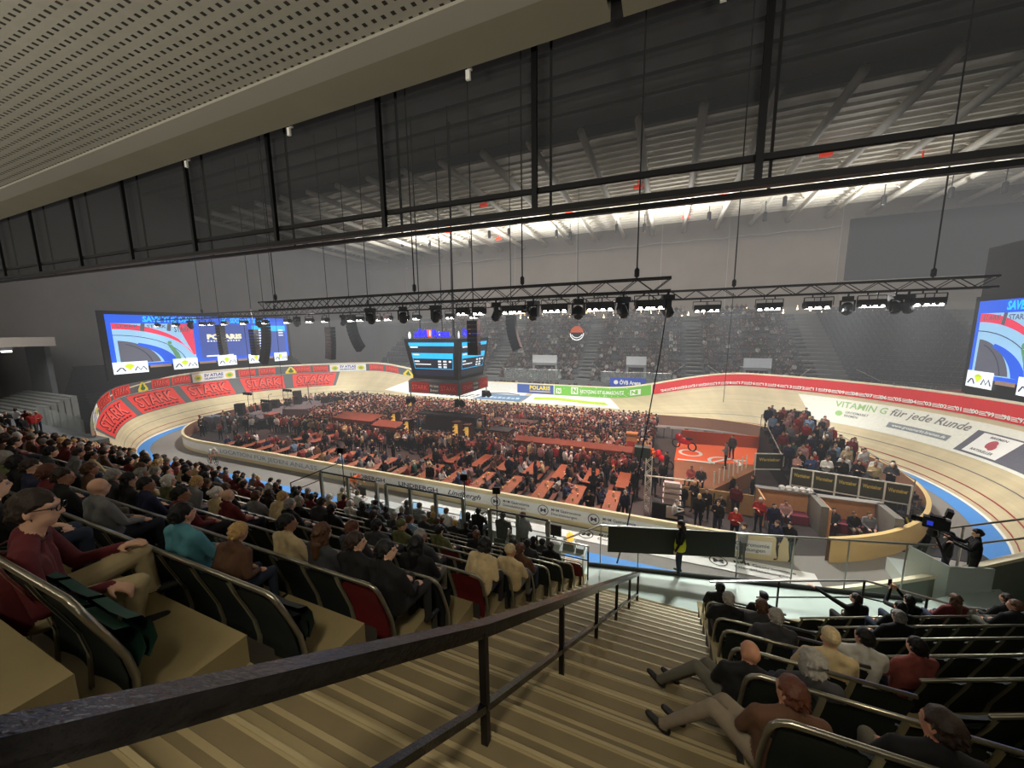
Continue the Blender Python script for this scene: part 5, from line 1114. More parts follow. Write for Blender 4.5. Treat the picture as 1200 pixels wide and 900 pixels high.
STEPM = mat('tan_step', srgb(152, 137, 102), 0.62, noise=0.14, scale=4); STRIP = mat('dark_grip_strip', srgb(112, 99, 72), 0.8); NOSE = mat('pale_nosing', srgb(160, 146, 112), 0.5, 0.1)
m, m2, m3 = MB(), MB(), MB()
for j in range(-6, 21):
    k = j / 2.0; y0 = tk(k) - 0.05; y1 = y0 + 0.43; z = 8.986 - 0.576 * tk(k) - 0.9; kk = int(math.floor(k)); xa, xb = XL(kk) - 0.04, XR(kk) + 0.04
    m.bb((xa, y0, z - 0.45), (xb, y1, z))
    m2.bb((xa + 0.02, y1 - 0.15, z), (xb - 0.02, y1 - 0.04, z + 0.004)); m2.bb((xa + 0.02, y1 - 0.24, z), (xb - 0.02, y1 - 0.19, z + 0.004))
    m3.bb((xa, y1 - 0.02, z - 0.015), (xb, y1 + 0.006, z + 0.008))
struct('floor.008', m, STEPM); struct('trim_9', m2, STRIP); struct('trim_10', m3, NOSE)
# black handrail down the middle of the steps
HB = bump(mat('worn_black_handrail', srgb(58, 58, 63), 0.22, 0.85, noise=0.8, scale=14), 45, 0.5, 0.006); HBM = mat('handrail_post', srgb(24, 20, 18), 0.5, 0.3)
r = thing('handrail', 'worn black double handrail running down the middle of the steps', 'handrail', (-1.1, 1.9, 7.0))
hx = lambda y: -1.2 + 0.0865 * y
hz = lambda y: 8.08 - (0.59 if y > 1.9 else 0.655) * (y - 1.9)
o_ = Vector((-1.1, 1.9, 7.0)); P_ = lambda y, dz=0.0: Vector((hx(y), y, hz(y) + dz)) - o_
m = MB(); m.bar(P_(-0.7), P_(1.9), 0.085, 0.05); m.bar(P_(1.9), P_(9.35), 0.085, 0.05); m.bar(P_(-0.7, -0.05), P_(1.9, -0.05), 0.05, 0.05); m.bar(P_(1.9, -0.05), P_(9.35, -0.05), 0.05, 0.05); obj('top_rail', m, HB, r)
m = MB(); m.bar(P_(-0.7, -0.62), P_(1.9, -0.62), 0.05, 0.05); m.bar(P_(1.9, -0.62), P_(9.35, -0.6), 0.05, 0.05); obj('middle_rail', m, HB, r)
for y in (1.92, 3.46, 4.99, 6.48, 7.97, 9.3):
    m = MB(); m.bar(P_(y, -0.03), P_(y, -1.22), 0.05, 0.05); obj('post', m, HBM, r)
# seat rows
RAILM = mat('worn_brass_steel', srgb(150, 146, 132), 0.28, 0.85, noise=0.2, scale=8); BARM = mat('grey_seat_leg', srgb(150, 146, 122), 0.45, 0.4)
BACKG = mat('dark_green_backrest', srgb(22, 30, 27), 0.75, noise=0.2, scale=5); BACKR = mat('dark_red_backrest', srgb(96, 16, 20), 0.75, noise=0.2, scale=5); SEATG = mat('green_cushion_dimmed', srgb(16, 26, 22), 0.8, noise=0.2, scale=5)  # cushion green darkened in colour for rows lying in the dark
PROF = [(0.17, 0.10), (0.185, 0.25), (0.16, 0.42), (0.105, 0.6), (0.05, 0.74), (0.03, 0.8)]
def backm(mt):
    b = MB(); b.grid(lambda x, p: (x, PROF[p][0] + 0.03 * math.cos(x * 6.0) - 0.03, PROF[p][1]), frange(-0.225, 0.225, 6), range(6)); b.grid(lambda x, p: (x, PROF[5 - p][0] + 0.03 * math.cos(x * 6.0) - 0.005, PROF[5 - p][1]), frange(-0.225, 0.225, 6), range(6))
    return b.mesh('backrest', mt, True)
BK_G, BK_R = backm(BACKG), backm(BACKR)
b = MB(); S = [(0.2, 0.6), (0.27, 0.57), (0.315, 0.48), (0.325, 0.37), (0.27, 0.27)]
b.grid(lambda x, p: (x, S[p][0], S[p][1] + 0.02 * abs(x) * 4), frange(-0.22, 0.22, 6), range(5)); b.grid(lambda x, p: (x, S[4 - p][0] - 0.06, S[4 - p][1] - 0.01), frange(-0.22, 0.22, 6), range(5)); SEATM = b.mesh('seat', SEATG, True); SEATN_ = b.mesh('seat', mat('green_cushion_lit', srgb(24, 66, 52), 0.85, noise=0.25, scale=6), True)  # second seat mesh: brighter, lit copy of the cushion colour for the nearest row
b = MB(); U = [(0.0, 0.88), (0.035, 0.76), (0.1, 0.58), (0.155, 0.42), (0.18, 0.25), (0.17, 0.1), (0.16, 0.0)]
b.grid(lambda x, p: (x, U[p][0] - 0.035, U[p][1]), [-0.022, 0.022], range(7)); b.grid(lambda x, p: (x, U[6 - p][0] - 0.02, U[6 - p][1]), [-0.022, 0.022], range(7)); UPM = b.mesh('leg', BARM, True)
def bench(label, group, x0, n, y, z, side, red=(), bend=True, slope=False, end2=False):
    """row of n joined seats from x0 running away from the aisle (side -1 left, +1 right); slope: the row swings with the stand"""
    r = thing('seat_row', label, 'seats', (x0, y, z), 0, group); ang = math.atan(0.418) if slope else 0.0
    d = Vector((side * math.cos(ang), math.sin(ang) * side, 0)); L = 0.5 * n
    pts = []
    if bend:
        pts += [(-side * 0.0, p[0], p[1]) for p in ((0.16, 0.0), (0.17, 0.1), (0.18, 0.25), (0.155, 0.42), (0.1, 0.58), (0.05, 0.72))] + [(side * 0.012, 0.02, 0.81), (side * 0.045, 0.005, 0.86), (side * 0.1, 0, 0.885)]
    else: pts += [(0, 0, 0.885)]
    pts.append((d.x * L, d.y * L, 0.885))
    m = MB(); m.tube(pts, 0.021, 8); obj('top_rail', m, RAILM, r, smooth=True)
    for i in range(n):
        c = d * (0.02 + 0.5 * (i + 0.5)); a = ang if side > 0 else -ang
        link('backrest', BK_R if i in red else BK_G, r, c, ang); link('seat', SEATN_ if label.startswith('nearest') else SEATM, r, c, ang)
        if i or not bend: link('leg', UPM, r, d * (0.02 + 0.5 * i), ang)
    return r
def rowname(k): return '%s row from the front' % ORD[10 - k]
REDS = {2: (0,), 4: (0,), 10: (0,), 6: (3,)}
for k in range(0, 11):
    bench(('nearest ' if k == 0 else '') + 'dark seat row left of the steps, %s row from front' % ORD[10 - k], 'seat rows left of the steps', XL(k) - 0.02, 18, tk(k), zf(k), -1, REDS.get(k, ()))
    bench('dark seat row in the middle left block, %s row from front' % ORD[10 - k], 'middle seat rows of the left section', XL(k) - 10.3, 22, tk(k), zf(k), -1)
    bench('dark seat row in the far left block, %s row from front' % ORD[10 - k], 'far left seat rows', XL(k) - 22.6, 20, tk(k), zf(k), -1)
for k in range(2, 10):
    n = int((KX - XR(k)) / 0.5)
    bench('short dark seat row right of the steps, %s row from front' % ORD[10 - k], 'seat rows right of the steps', XR(k) + 0.04, n, tk(k), zf(k), 1)
    bench('dark seat row in the angled right block, %s row from front' % ORD[10 - k], 'angled seat rows on the right', KX + 0.05, 14, tk(k), zf(k), 1, (), False, True)
# ------------------------------------------------------------------ platform before the stand
PLAT = mat('pale_platform_floor', srgb(186, 200, 190), 0.55, noise=0.06, scale=1.2); RUB = mat('black_rubber_edge', srgb(36, 38, 34), 0.7); PGREY = mat('grey_white_panel', srgb(196, 204, 196), 0.6, noise=0.04)
def slab(mb, pts, z0, z1, mi=0):
    n = len(pts); mb.add([(p[0], p[1], z0) for p in pts] + [(p[0], p[1], z1) for p in pts], [tuple(range(n))[::-1], tuple(range(n, 2 * n))] + [(i, (i + 1) % n, n + (i + 1) % n, n + i) for i in range(n)], mi)
PF = lambda x: 10.62 + 0.205 * (x + 2.0)
m = MB(); slab(m, [(-1.9, 9.68), (8.9, 9.68), (8.9, 14.0), (6.7, PF(6.7)), (-1.9, PF(-1.9))], 2.3, 2.69); struct('floor.009', m, PLAT)
m = MB(); slab(m, [(-15, 9.9), (-1.95, 9.9), (-1.95, 11.15), (-15, 11.15)], 1.6, 2.3); struct('floor.010', m, PLAT)
m = MB(); m.tube([(-1.95, PF(-1.95), 2.72), (6.6, PF(6.6), 2.72)], 0.07, 10); tag(obj('edge_bumper', m, RUB), 'black rubber bumper along the front edge of the pale platform', 'bumper')
GLS = mat('clear_glass', srgb(210, 226, 218), 0.1, alpha=0.13)
r = thing('glass_barrier', 'waist high glass barrier with thin steel top rail along the platform edge', 'barrier', (0, 0, 0)); GB = lambda x: PF(x) + 0.12; GT = lambda x: 4.0 + 0.03 * (x + 1.5)
m = MB(); m.tube([(-2.6, GB(-2.6) - 0.5, 3.7), (-1.6, GB(-1.6), GT(-1.6)), (6.8, GB(6.8), GT(6.8))], 0.028, 6); obj('top_rail', m, STEEL, r)
for x in (-1.6, -0.5, 2.2, 3.6, 4.9, 6.2):
    m = MB(); m.tube([(x, GB(x), 2.6), (x, GB(x), GT(x))], 0.018, 6); obj('post', m, STEEL, r)
for a, b_ in ((-1.6, 2.2), (2.2, 3.6), (3.6, 4.9), (4.9, 6.8)):
    m = MB(); m.quad((a, GB(a), 2.62), (b_, GB(b_), 2.62), (b_, GB(b_), GT(b_) - 0.03), (a, GB(a), GT(a) - 0.03)); obj('glass_pane', m, GLS, r)
m = MB(); a, b_ = -1.38, 2.12
for dy in (0.0, -0.05): pass
m.add([(a, GB(a) - 0.05, 3.16), (b_, GB(b_) - 0.05, 3.38), (b_, GB(b_) - 0.05, GT(b_) + 0.05), (a, GB(a) - 0.05, GT(a) + 0.0), (a, GB(a) - 0.01, 3.16), (b_, GB(b_) - 0.01, 3.38), (b_, GB(b_) - 0.01, GT(b_) + 0.05), (a, GB(a) - 0.01, GT(a))], [(0, 1, 2, 3), (7, 6, 5, 4), (0, 4, 5, 1), (1, 5, 6, 2), (2, 6, 7, 3), (3, 7, 4, 0)])
tag(obj('display_board_back', m, mat('black_board_back', srgb(34, 38, 34), 0.6, noise=0.2, scale=0.7)), 'long black board back on the glass barrier behind the woman', 'board')
# handrails at the front of the left section end and in front of the right section
def railing(lb, pts, posts, z0, mids=()):
    r = thing('railing', lb, 'railing', (0, 0, 0)); m = MB(); m.tube(pts, 0.026, 6); obj('top_rail', m, STEEL, r)
    for p in posts: m = MB(); m.tube([(p[0], p[1], z0), p], 0.024, 6); obj('post', m, HBM, r)
    for q in mids: m = MB(); m.tube(q, 0.018, 6); obj('middle_rail', m, HBM, r)
railing('low steel railing around the front of the right section', [(1.3, 9.75, 3.62), (4.84, 11.06, 3.72), (6.45, 10.75, 3.7), (8.4, 11.2, 3.7)], [(2.9, 10.34, 3.66), (4.84, 11.06, 3.72), (5.9, 10.86, 3.7), (7.2, 10.93, 3.7)], 2.69, [[(2.4, 10.1, 3.25), (4.84, 11.0, 3.3), (7.2, 10.9, 3.25)]])
railing('black railing at the aisle end of the left section front', [(-3.4, 9.95, 3.75), (-1.82, 9.95, 3.75), (-1.8, 9.75, 3.7)], [(-1.82, 9.95, 3.75), (-3.4, 9.95, 3.75)], 2.5, [[(-3.4, 9.95, 3.3), (-1.82, 9.95, 3.3)]])
# ------------------------------------------------------------------ jury desks behind glass
WDESK = mat('white_desk', srgb(228, 232, 228), 0.5); PANELG = mat('pale_green_panel', srgb(150, 164, 152), 0.6)
for i, (x0, x1, zt) in enumerate([(-12.75, -9.85, 4.4), (-9.4, -6.1, 4.4), (-5.1, -3.1, 4.2)]):
    r = thing('glass_screen', 'glass screen with steel posts behind the jury desks, %s from left' % ORD[i], 'screen', (0, 10.15, 0), 0, 'jury glass screens'); n = 3 if i == 1 else 2
    for k in range(n + 1):
        x = x0 + (x1 - x0) * k / n; m = MB(); m.bb((x - 0.06, -0.04, 2.3), (x + 0.06, 0.04, zt)); obj('post', m, mat('silver_post', srgb(150, 158, 150), 0.35, 0.6), r)
    m = MB(); m.bar((x0, 0, zt), (x1, 0, zt), 0.05, 0.05); obj('top_rail', m, HBM, r)
    m = MB(); m.bb((x0, -0.02, 2.3), (x1, 0.02, 2.95)); obj('base_panel', m, PANELG, r); m = MB(); m.bb((x0, -0.05, 2.93), (x1, 0.05, 2.99)); obj('sill', m, STEEL, r)
    m = MB(); m.quad((x0, 0, 2.99), (x1, 0, 2.99), (x1, 0, zt), (x0, 0, zt)); obj('glass_pane', m, GLS, r)
r = thing('glass_screen', 'glass corner with sloping rail at the left end of the jury desks', 'screen', (0, 0, 0)); m = MB(); m.tube([(-14.7, 10.2, 3.6), (-12.75, 10.2, 4.45)], 0.025, 6); m.tube([(-14.7, 10.2, 3.2), (-12.9, 10.2, 4.0)], 0.02, 6); m.tube([(-14.7, 10.2, 2.3), (-14.7, 10.2, 3.6)], 0.03, 6); m.tube([(-12.75, 10.2, 4.45), (-12.75, 11.1, 4.45)], 0.02, 6); obj('rail', m, HBM, r); m = MB(); m.quad((-14.7, 10.2, 2.3), (-12.75, 10.2, 2.3), (-12.75, 10.2, 4.4), (-14.7, 10.2, 3.55)); m.quad((-12.75, 10.2, 2.5), (-12.75, 11.1, 2.5), (-12.75, 11.1, 4.4), (-12.75, 10.2, 4.4)); obj('glass_pane', m, GLS, r)
for i, (x0, x1) in enumerate([(-12.4, -9.6), (-9.3, -6.2), (-6.0, -2.9)]):
    r = thing('jury_desk', 'long white jury desk facing the track, %s of three from the left' % ORD[i], 'desk', (0, 10.8, 2.3), 0, 'jury desks'); m = MB(); m.bb((x0, 0, 0.72), (x1, 0.45, 0.76)); obj('top', m, WDESK, r); m = MB(); m.bb((x0, 0.41, 0), (x1, 0.45, 0.72)); obj('front_panel', m, WDESK, r); m = MB(); m.bb((x0, 0, 0), (x0 + 0.04, 0.41, 0.72)); m.bb((x1 - 0.04, 0, 0), (x1, 0.41, 0.72)); obj('side_panel', m, WDESK, r)
def monitor(lb, x, y, z, w=0.42, h=0.28, lap=False, rz=0.0):
    r = thing('laptop' if lap else 'monitor', lb, 'laptop' if lap else 'monitor', (x, y, z), rz); m = MB()
    if lap: m.bb((-w / 2, -0.26, 0), (w / 2, 0, 0.02)); obj('keyboard', m, CHAR, r); m = MB(); m.box((0, 0.04, h / 2), (w, 0.015, h), 0, 0, -0.25); obj('lid', m, CHAR, r); m = MB(); m.box((0, 0.028, h / 2), (w - 0.04, 0.005, h - 0.04), 0, 0, -0.25); obj('display', m, LSKY, r)
    else: m.bb((-w / 2, 0, 0.12), (w / 2, 0.04, 0.12 + h)); obj('screen', m, CHAR, r); m = MB(); m.bb((-0.1, -0.05, 0), (0.1, 0.1, 0.02)); m.bb((-0.02, 0.04, 0), (0.02, 0.07, 0.2)); obj('stand', m, CHAR, r)
for i, x in enumerate((-8.75, -7.6, -6.6)): monitor('open laptop on the middle jury desk, %s from the left' % ORD[i], x, 11.05, 3.06, lap=True)
monitor('small black monitor on the left jury desk', -11.6, 11.1, 3.06, 0.4, 0.35); monitor('dark monitor standing on the right jury desk near the lamp glow', -3.2, 11.05, 3.06, 0.55, 0.38)
for i, (x, h) in enumerate([(-6.6, 2.3), (-12.6, 2.6), (-5.3, 2.0)]):
    r = thing('cctv_camera' if i == 0 else 'speaker_pole', ['black box speaker on a thin pole before the jury glass', 'small speaker on a thin pole beside the left glass corner', 'black lamp on a short pole at the right glass screen'][i], 'speaker', (x, 11.12, 2.3)); m = MB(); m.tube([(0, 0, 0), (0, 0, h)], 0.02, 6); obj('pole', m, HBM, r); m = MB(); m.box((0, 0, h + 0.1), (0.26, 0.2, 0.22), 0, 0.3, -0.3); obj('housing', m, BLACKM, r)
    if i == 0: r.name = 'speaker_pole'
r = thing('timing_desk', 'small grey desk with electronic boxes and a glowing amber lamp', 'desk', (-2.45, 10.7, 2.3)); m = MB(); m.bb((-0.4, -0.2, 0.7), (0.4, 0.35, 0.74)); m.bb((-0.38, -0.18, 0), (-0.34, 0.33, 0.7)); m.bb((0.34, -0.18, 0), (0.38, 0.33, 0.7)); obj('table', m, PGREY, r); m = MB(); m.bb((-0.3, -0.1, 0.74), (0.05, 0.25, 0.98)); m.bb((0.12, -0.1, 0.74), (0.36, 0.2, 0.9)); obj('electronic_box', m, mat('instrument_grey', srgb(120, 130, 126), 0.5), r); m = MB(); m.lathe([(0.05, 0), (0.13, 0.08), (0.12, 0.2), (0.03, 0.3)], 8, (-0.1, 0.05, 1.0)); obj('amber_lamp', m, emat('amber_glow', srgb(255, 170, 60), 1.6), r)
# ------------------------------------------------------------------ television camera stand on the right
r = thing('camera_podium', 'white boarded camera podium with a raked front on the right of the platform', 'podium', (7.4, 13.0, 2.69)); Q = [((-0.7, 0.35), 1.06), ((0.0, 0.0), 0.8), ((1.2, 0.55), 0.68)]
m = MB()
for (a, ha), (b_, hb) in zip(Q, Q[1:]):
    dx, dy = b_[0] - a[0], b_[1] - a[1]; L = math.hypot(dx, dy); nx, ny = -dy / L * 0.05, dx / L * 0.05
    m.add([(a[0], a[1], 0), (b_[0], b_[1], 0), (b_[0], b_[1], hb), (a[0], a[1], ha), (a[0] + nx, a[1] + ny, 0), (b_[0] + nx, b_[1] + ny, 0), (b_[0] + nx, b_[1] + ny, hb), (a[0] + nx, a[1] + ny, ha)], [(0, 1, 2, 3), (7, 6, 5, 4), (0, 4, 5, 1), (1, 5, 6, 2), (2, 6, 7, 3), (3, 7, 4, 0)])
obj('parapet', m, PGREY, r); m = MB(); slab(m, [(-0.7, 0.35), (0, 0), (1.3, 0.6), (1.0, 1.6), (-0.6, 1.5)], -0.4, 0.02); obj('deck', m, PGREY, r)
r = thing('television_camera', 'black broadcast camera with viewfinder and pan bar on a heavy tripod', 'camera', (7.35, 13.75, 2.86), 1.15)
for a in range(3):
    m = MB(); an = a * 2.094 + 0.6; m.bar((0.06 * math.cos(an), 0.06 * math.sin(an), 1.18), (0.5 * math.cos(an), 0.5 * math.sin(an), 0.0), 0.05, 0.05); m.bar((0.1 * math.cos(an), 0.1 * math.sin(an), 1.1), (0.42 * math.cos(an), 0.42 * math.sin(an), 0.3), 0.09, 0.03); obj('tripod_leg', m, BLACKM, r)
m = MB(); m.lathe([(0.1, 1.12), (0.12, 1.2), (0.09, 1.32), (0.11, 1.36)], 12); obj('fluid_head', m, BLACKM, r)
m = MB(); m.bb((-0.1, -0.3, 1.37), (0.1, 0.22, 1.68)); m.bb((-0.08, -0.2, 1.68), (0.08, 0.1, 1.74)); obj('camera_body', m, BLACKM, r); m = MB(); m.lathe([(0.075, 0.2), (0.075, 0.34), (0.09, 0.36), (0.09, 0.46)], 14, (0, 0, 1.53), 0, Euler((-PI / 2, 0, 0)).to_matrix()); obj('lens', m, BLACKM, r)
m = MB(); m.box((0.02, -0.25, 1.88), (0.28, 0.12, 0.2), 0, 0, 0.2); m.tube([(0, -0.15, 1.72), (0, -0.22, 1.82)], 0.03, 6); obj('viewfinder', m, BLACKM, r); m = MB(); m.tube([(0.08, -0.1, 1.3), (0.18, -0.75, 1.12)], 0.018, 6); m.tube([(-0.08, -0.1, 1.3), (-0.18, -0.7, 1.12)], 0.018, 6); obj('pan_bar', m, BLACKM, r); m = MB(); m.bb((-0.105, 0.02, 1.45), (-0.1, 0.14, 1.58)); obj('blue_label', m, emat('blue_badge', srgb(40, 60, 200), 0.6), r)
r = thing('steel_barrier', 'two steel guard bars behind the camera operator', 'barrier', (0, 0, 0)); m = MB(); m.tube([(7.6, 14.3, 3.9), (12.5, 15.8, 4.9)], 0.03, 6); m.tube([(8.2, 14.2, 3.6), (12.5, 15.6, 4.4)], 0.03, 6); obj('bar', m, STEEL, r); m = MB()
for q in ((8.4, 14.5, 4.05), (10.3, 15.1, 4.45)): m.tube([(q[0], q[1], 2.4), q], 0.03, 6)
obj('post', m, STEEL, r)
m = MB()
for k in range(4): m.bb((9.3 + k * 0.4, 12.9 + 0.42 * k, 2.2), (11.6 + k * 0.4, 13.4 + 0.42 * k, 2.75 + 0.12 * k))
tag(obj('side_steps', m, PLAT), 'pale steps behind the camera podium at the right edge', 'steps')
# far left: end of the stand with landing and steps
m = MB(); m.bb((-66, 5.5, -0.02), (-37.2, 12.6, 2.6)); struct('floor.011', m, STANDG)
m = MB()
for k in range(9): m.bb((-62 - k * 0.5, 8.6, 2.6 + k * 0.3), (-54.6, 14.8, 2.9 + k * 0.3)) if False else m.bb((-66, 12.6 + k * 0.45, -0.02), (-54.5, 13.1 + k * 0.45, 2.65 + k * 0.17))
struct('trim_11', m, mat('aisle_concrete', srgb(140, 140, 136), 0.8))
m = MB(); m.bb((-66, -12, 9.0), (-58, 17.0, 9.9)); struct('floor.012', m, CONC)
m = MB(); m.bb((-66, 17.0, -0.02), (-61, 17.4, 9.0)); struct('wall_left.001', m, STANDG)
r = thing('gallery_lamp', 'small white lamp glowing under the left gallery', 'lamp', (-57.9, 13.8, 8.6)); m = MB(); m.bb((-0.1, -0.3, -0.08), (0.1, 0.3, 0.08)); obj('glow', m, emat('cool_glow', srgb(240, 245, 240), 4.0), r); m = MB(); m.bb((-0.15, -0.35, 0.08), (0.15, 0.35, 0.4)); obj('housing', m, STEEL, r)
m = MB(); m.grid(lambda a, k: (-52.5 + 2.2 * a + 0.2 * math.sin(a * 9), 13.5 + 2.0 * a, (0.2, 3.8 - 1.6 * a)[k]), frange(0, 1, 12), [0, 1]); tag(obj('plastic_sheet', m, mat('milky_sheet', srgb(180, 186, 180), 0.4, alpha=0.55)), 'pale plastic sheet hanging outside the left bend wall', 'sheet')
# ------------------------------------------------------------------ spectators in the near stand
V1 = 0.018
POSE = {
 'sit': lambda: p_sit('lap'), 'sit_left': lambda: p_sit('lap', 0.6, -0.05), 'sit_right': lambda: p_sit('lap', -0.7, 0.0), 'sit_lean': lambda: p_sit('lap', 0.1, -0.2, 0.16), 'sit_side': lambda: p_sit('lap', -1.15, -0.05),
 'film': lambda: p_sit('film', 0, 0.05), 'aisle': lambda: p_sit('lap', 0.55, 0.0, 0.0, 0.36, aisle=True), 'point': lambda: p_sit('point', 0.5, 0.05, 0.05),
}
SEATN = {}
rnd = random.Random(21)
def spectator(side, k, x, pose, top, hair, style, extra='', scale=0.95, headgear=None, dz=0.0, what='spectator', lean=0.0):
    if side == 'L':
        s = max(0, int(round((XL(k) - 0.27 - x) / 0.5)));
        if x < XL(k) - 10: sec = 'middle block of the left section'; s = int(round((XL(k) - 10.55 - x) / 0.5))
        else: sec = 'left section'
        y = tk(k) + 0.31; rz = 0.0
    else:
        s = int(round(abs(x - XR(k) - 0.27) / 0.5)); y = tk(k) + 0.31 + sh(x); sec = 'right section'; rz = 0.35 if x > KX else 0.0
    key = (side, k, s, x < -12.3)
    if key in SEATN: return None
    SEATN[key] = 1
    hw = {'cap': 'cap', 'beanie': 'woolly hat', None: 'bald head'}.get(style, hair + (' long' if style == 'long' else '') + ' hair')
    if style == 'beanie' or style == 'cap': pass
    lb = '%s, %s top%s, %s row from front, %s seat from steps' % (hw, top, extra, ORD[10 - k], ORD[s]) + (', right' if side == 'R' else ', left')
    if x < -12.3: lb = lb.replace('seat from steps, left', 'seat from left aisle')
    nm = body(pose, POSE[pose], V1)
    return person(pose, POSE[pose], V1, (x, y, zf(k) - 0.06 + dz), rz + rnd.uniform(-0.12, 0.12), top, hair, style, lb, 'people in the near stand', scale, True, 'person', headgear)
LP = [(-6.97, 1, 'sit_right', 'black', 'dark brown', 'short'), (-6.08, 1, 'sit', 'grey', 'white', None), (-9.61, 3, 'sit_right', 'beige', 'grey', 'bob'), (-11.2, 4, 'sit', 'dark grey', 'grey', 'short'), (-6.3, 2, 'sit_right', 'maroon', 'black', 'short'),
 (-4.36, 1, 'sit', 'teal', 'black', 'short'), (-3.8, 1, 'sit_lean', 'brown', 'blond', 'short'), (-9.2, 4, 'sit', 'black', 'brown', 'short'), (-6.84, 3, 'sit', 'maroon', 'reddish', None), (-4.1, 2, 'sit_right', 'beige', 'black', 'short'),
 (-3.52, 2, 'sit', 'dark grey', 'brown', 'long'), (-4.0, 3, 'sit', 'dark grey', 'reddish', 'short'), (-3.02, 2, 'sit_right', 'black', 'dark brown', 'short'), (-2.6, 2, 'sit_right', 'black', 'black', 'short'), (-2.9, 3, 'sit', 'black', 'black', 'long'),
 (-2.45, 4, 'sit_lean', 'beige', 'black', 'bob'), (-2.3, 5, 'sit_right', 'beige', 'blond', 'beanie'), (-2.45, 6, 'sit', 'brown', 'brown', 'short'), (-5.7, 10, 'sit', 'black', 'black', 'short'), (-4.4, 4, 'sit', 'dark grey', 'black', 'short'),
 (-5.35, 6, 'sit', 'black', 'dark brown', 'long'), (-3.5, 4, 'sit_right', 'dark grey', 'grey', 'short'), (-4.33, 6, 'sit', 'olive', 'black', 'short'), (-3.9, 7, 'sit', 'black', 'brown', 'short'), (-4.9, 9, 'sit_left', 'black', 'black', 'short'), (-2.97, 7, 'sit', 'black', 'black', 'short'),
 (-6.16, 6, 'sit', 'black', 'dark brown', 'short'), (-7.95, 5, 'sit', 'beige', 'reddish', 'short'), (-9.94, 7, 'sit', 'black', 'black', 'long'), (-8.84, 5, 'sit', 'black', 'dark brown', 'short'), (-4.61, 5, 'sit_right', 'olive', 'olive', 'beanie'), (-2.95, 8, 'sit', 'dark grey', 'black', 'short'), (-2.6, 9, 'sit', 'black', 'black', 'bun'), (-3.4, 10, 'sit', 'black', 'black', 'short'),
 (-5.3, 0, 'sit', 'black', 'brown', 'short'), (-8.2, 2, 'sit', 'dark grey', 'grey', 'short'), (-7.9, 1, 'sit_right', 'navy', 'dark brown', 'short'), (-9.0, 2, 'sit', 'brown', 'brown', 'short')]
for x, k, pose, top, hair, style in LP:
    hg = None
    if style == 'beanie': hg = TOPS['olive'] if top == 'olive' else TOPS['beige']; hair = 'brown'
    spectator('L', k, x, pose, top, hair, style, headgear=hg, scale=0.82 if hair == 'blond' and k == 1 else 0.95)
tops = ['black'] * 6 + ['dark grey'] * 3 + ['navy', 'grey', 'maroon', 'beige', 'brown', 'white', 'light blue', 'olive']
hairs = ['black'] * 3 + ['dark brown'] * 4 + ['brown'] * 3 + ['grey', 'blond', 'white', 'reddish']
styles = ['short'] * 7 + ['long', 'bob', 'bun']
for k in range(0, 11):
    for s in range(18):
        x = XL(k) - 0.27 - 0.5 * s
        p = 0.07 if s < 8 else 0.46
        if k < 1: p *= 0.3
        if k < 4 and s < 7: p = 0
        if rnd.random() < p: spectator('L', k, x, rnd.choice(['sit', 'sit', 'sit_right', 'sit_left', 'sit_lean']), rnd.choice(tops), rnd.choice(hairs), rnd.choice(styles))
    for s in range(7):
        if k > 1 and rnd.random() < 0.42: spectator('L', k, XL(k) - 10.55 - 0.5 * s, rnd.choice(['sit', 'sit_right', 'sit_lean']), rnd.choice(tops), rnd.choice(hairs), rnd.choice(styles))
RP = [(1.1, 6, 'sit', 'black', 'grey', 'short'), (1.55, 6, 'sit', 'dark grey', 'brown', 'short'), (2.0, 8, 'sit', 'black', 'dark brown', 'cap'), (1.5, 5, 'sit', 'dark grey', 'grey', 'short'), (0.85, 3, 'aisle', 'black', 'white', None), (1.3, 3, 'sit_left', 'dark grey', 'grey', 'bob'),
 (1.75, 4, 'sit', 'beige', 'beige', 'beanie'), (2.4, 5, 'sit_left', 'white', 'black', 'short'), (2.9, 5, 'sit', 'dusty red', 'black', 'short'), (4.0, 9, 'point', 'black', 'dark brown', 'short'), (4.3, 8, 'sit', 'black', 'black', 'short'), (3.75, 7, 'sit', 'black', 'grey', 'short'),
 (0.9, 2, 'aisle', 'brown', 'reddish', 'short'), (1.65, 2, 'sit_left', 'black', 'dark brown', 'short'), (1.25, 8, 'sit', 'black', 'black', 'short'), (5.0, 9, 'film', 'black', 'black', 'short'), (5.9, 9, 'sit', 'maroon', 'brown', 'long'), (6.9, 9, 'sit', 'black', 'dark brown', 'short'), (6.3, 8, 'sit_left', 'black', 'brown', 'short')]
for x, k, pose, top, hair, style in RP:
    hg = TOPS['beige'] if style == 'beanie' else ((20, 20, 24) if style == 'cap' else None)
    if style == 'beanie': hair = 'blond'
    ex = {'point': ', pointing', 'film': ', filming'}.get(pose, '')
    spectator('R', k, x, pose, top, hair, style, ex, headgear=hg, dz=(-0.16 if k < 4 else -0.03))
m = MB(); m.box((0, 0, 0), (0.075, 0.012, 0.15)); tag(obj('phone', m, BLACKM, loc=(4.87, tk(9) + 0.31 + sh(5.0) + 0.4, zf(9) + 1.12), rz=0.35), 'black phone held up by a person in the right section', 'phone')
for o in list(COL.objects):
    if o.name.startswith('person') and o.get('label', '').startswith('reddish hair, brown top'): o.data = o.data.copy(); o.data.materials[2] = mat('greyish_chino', srgb(120, 108, 92), 0.85, scale=20)
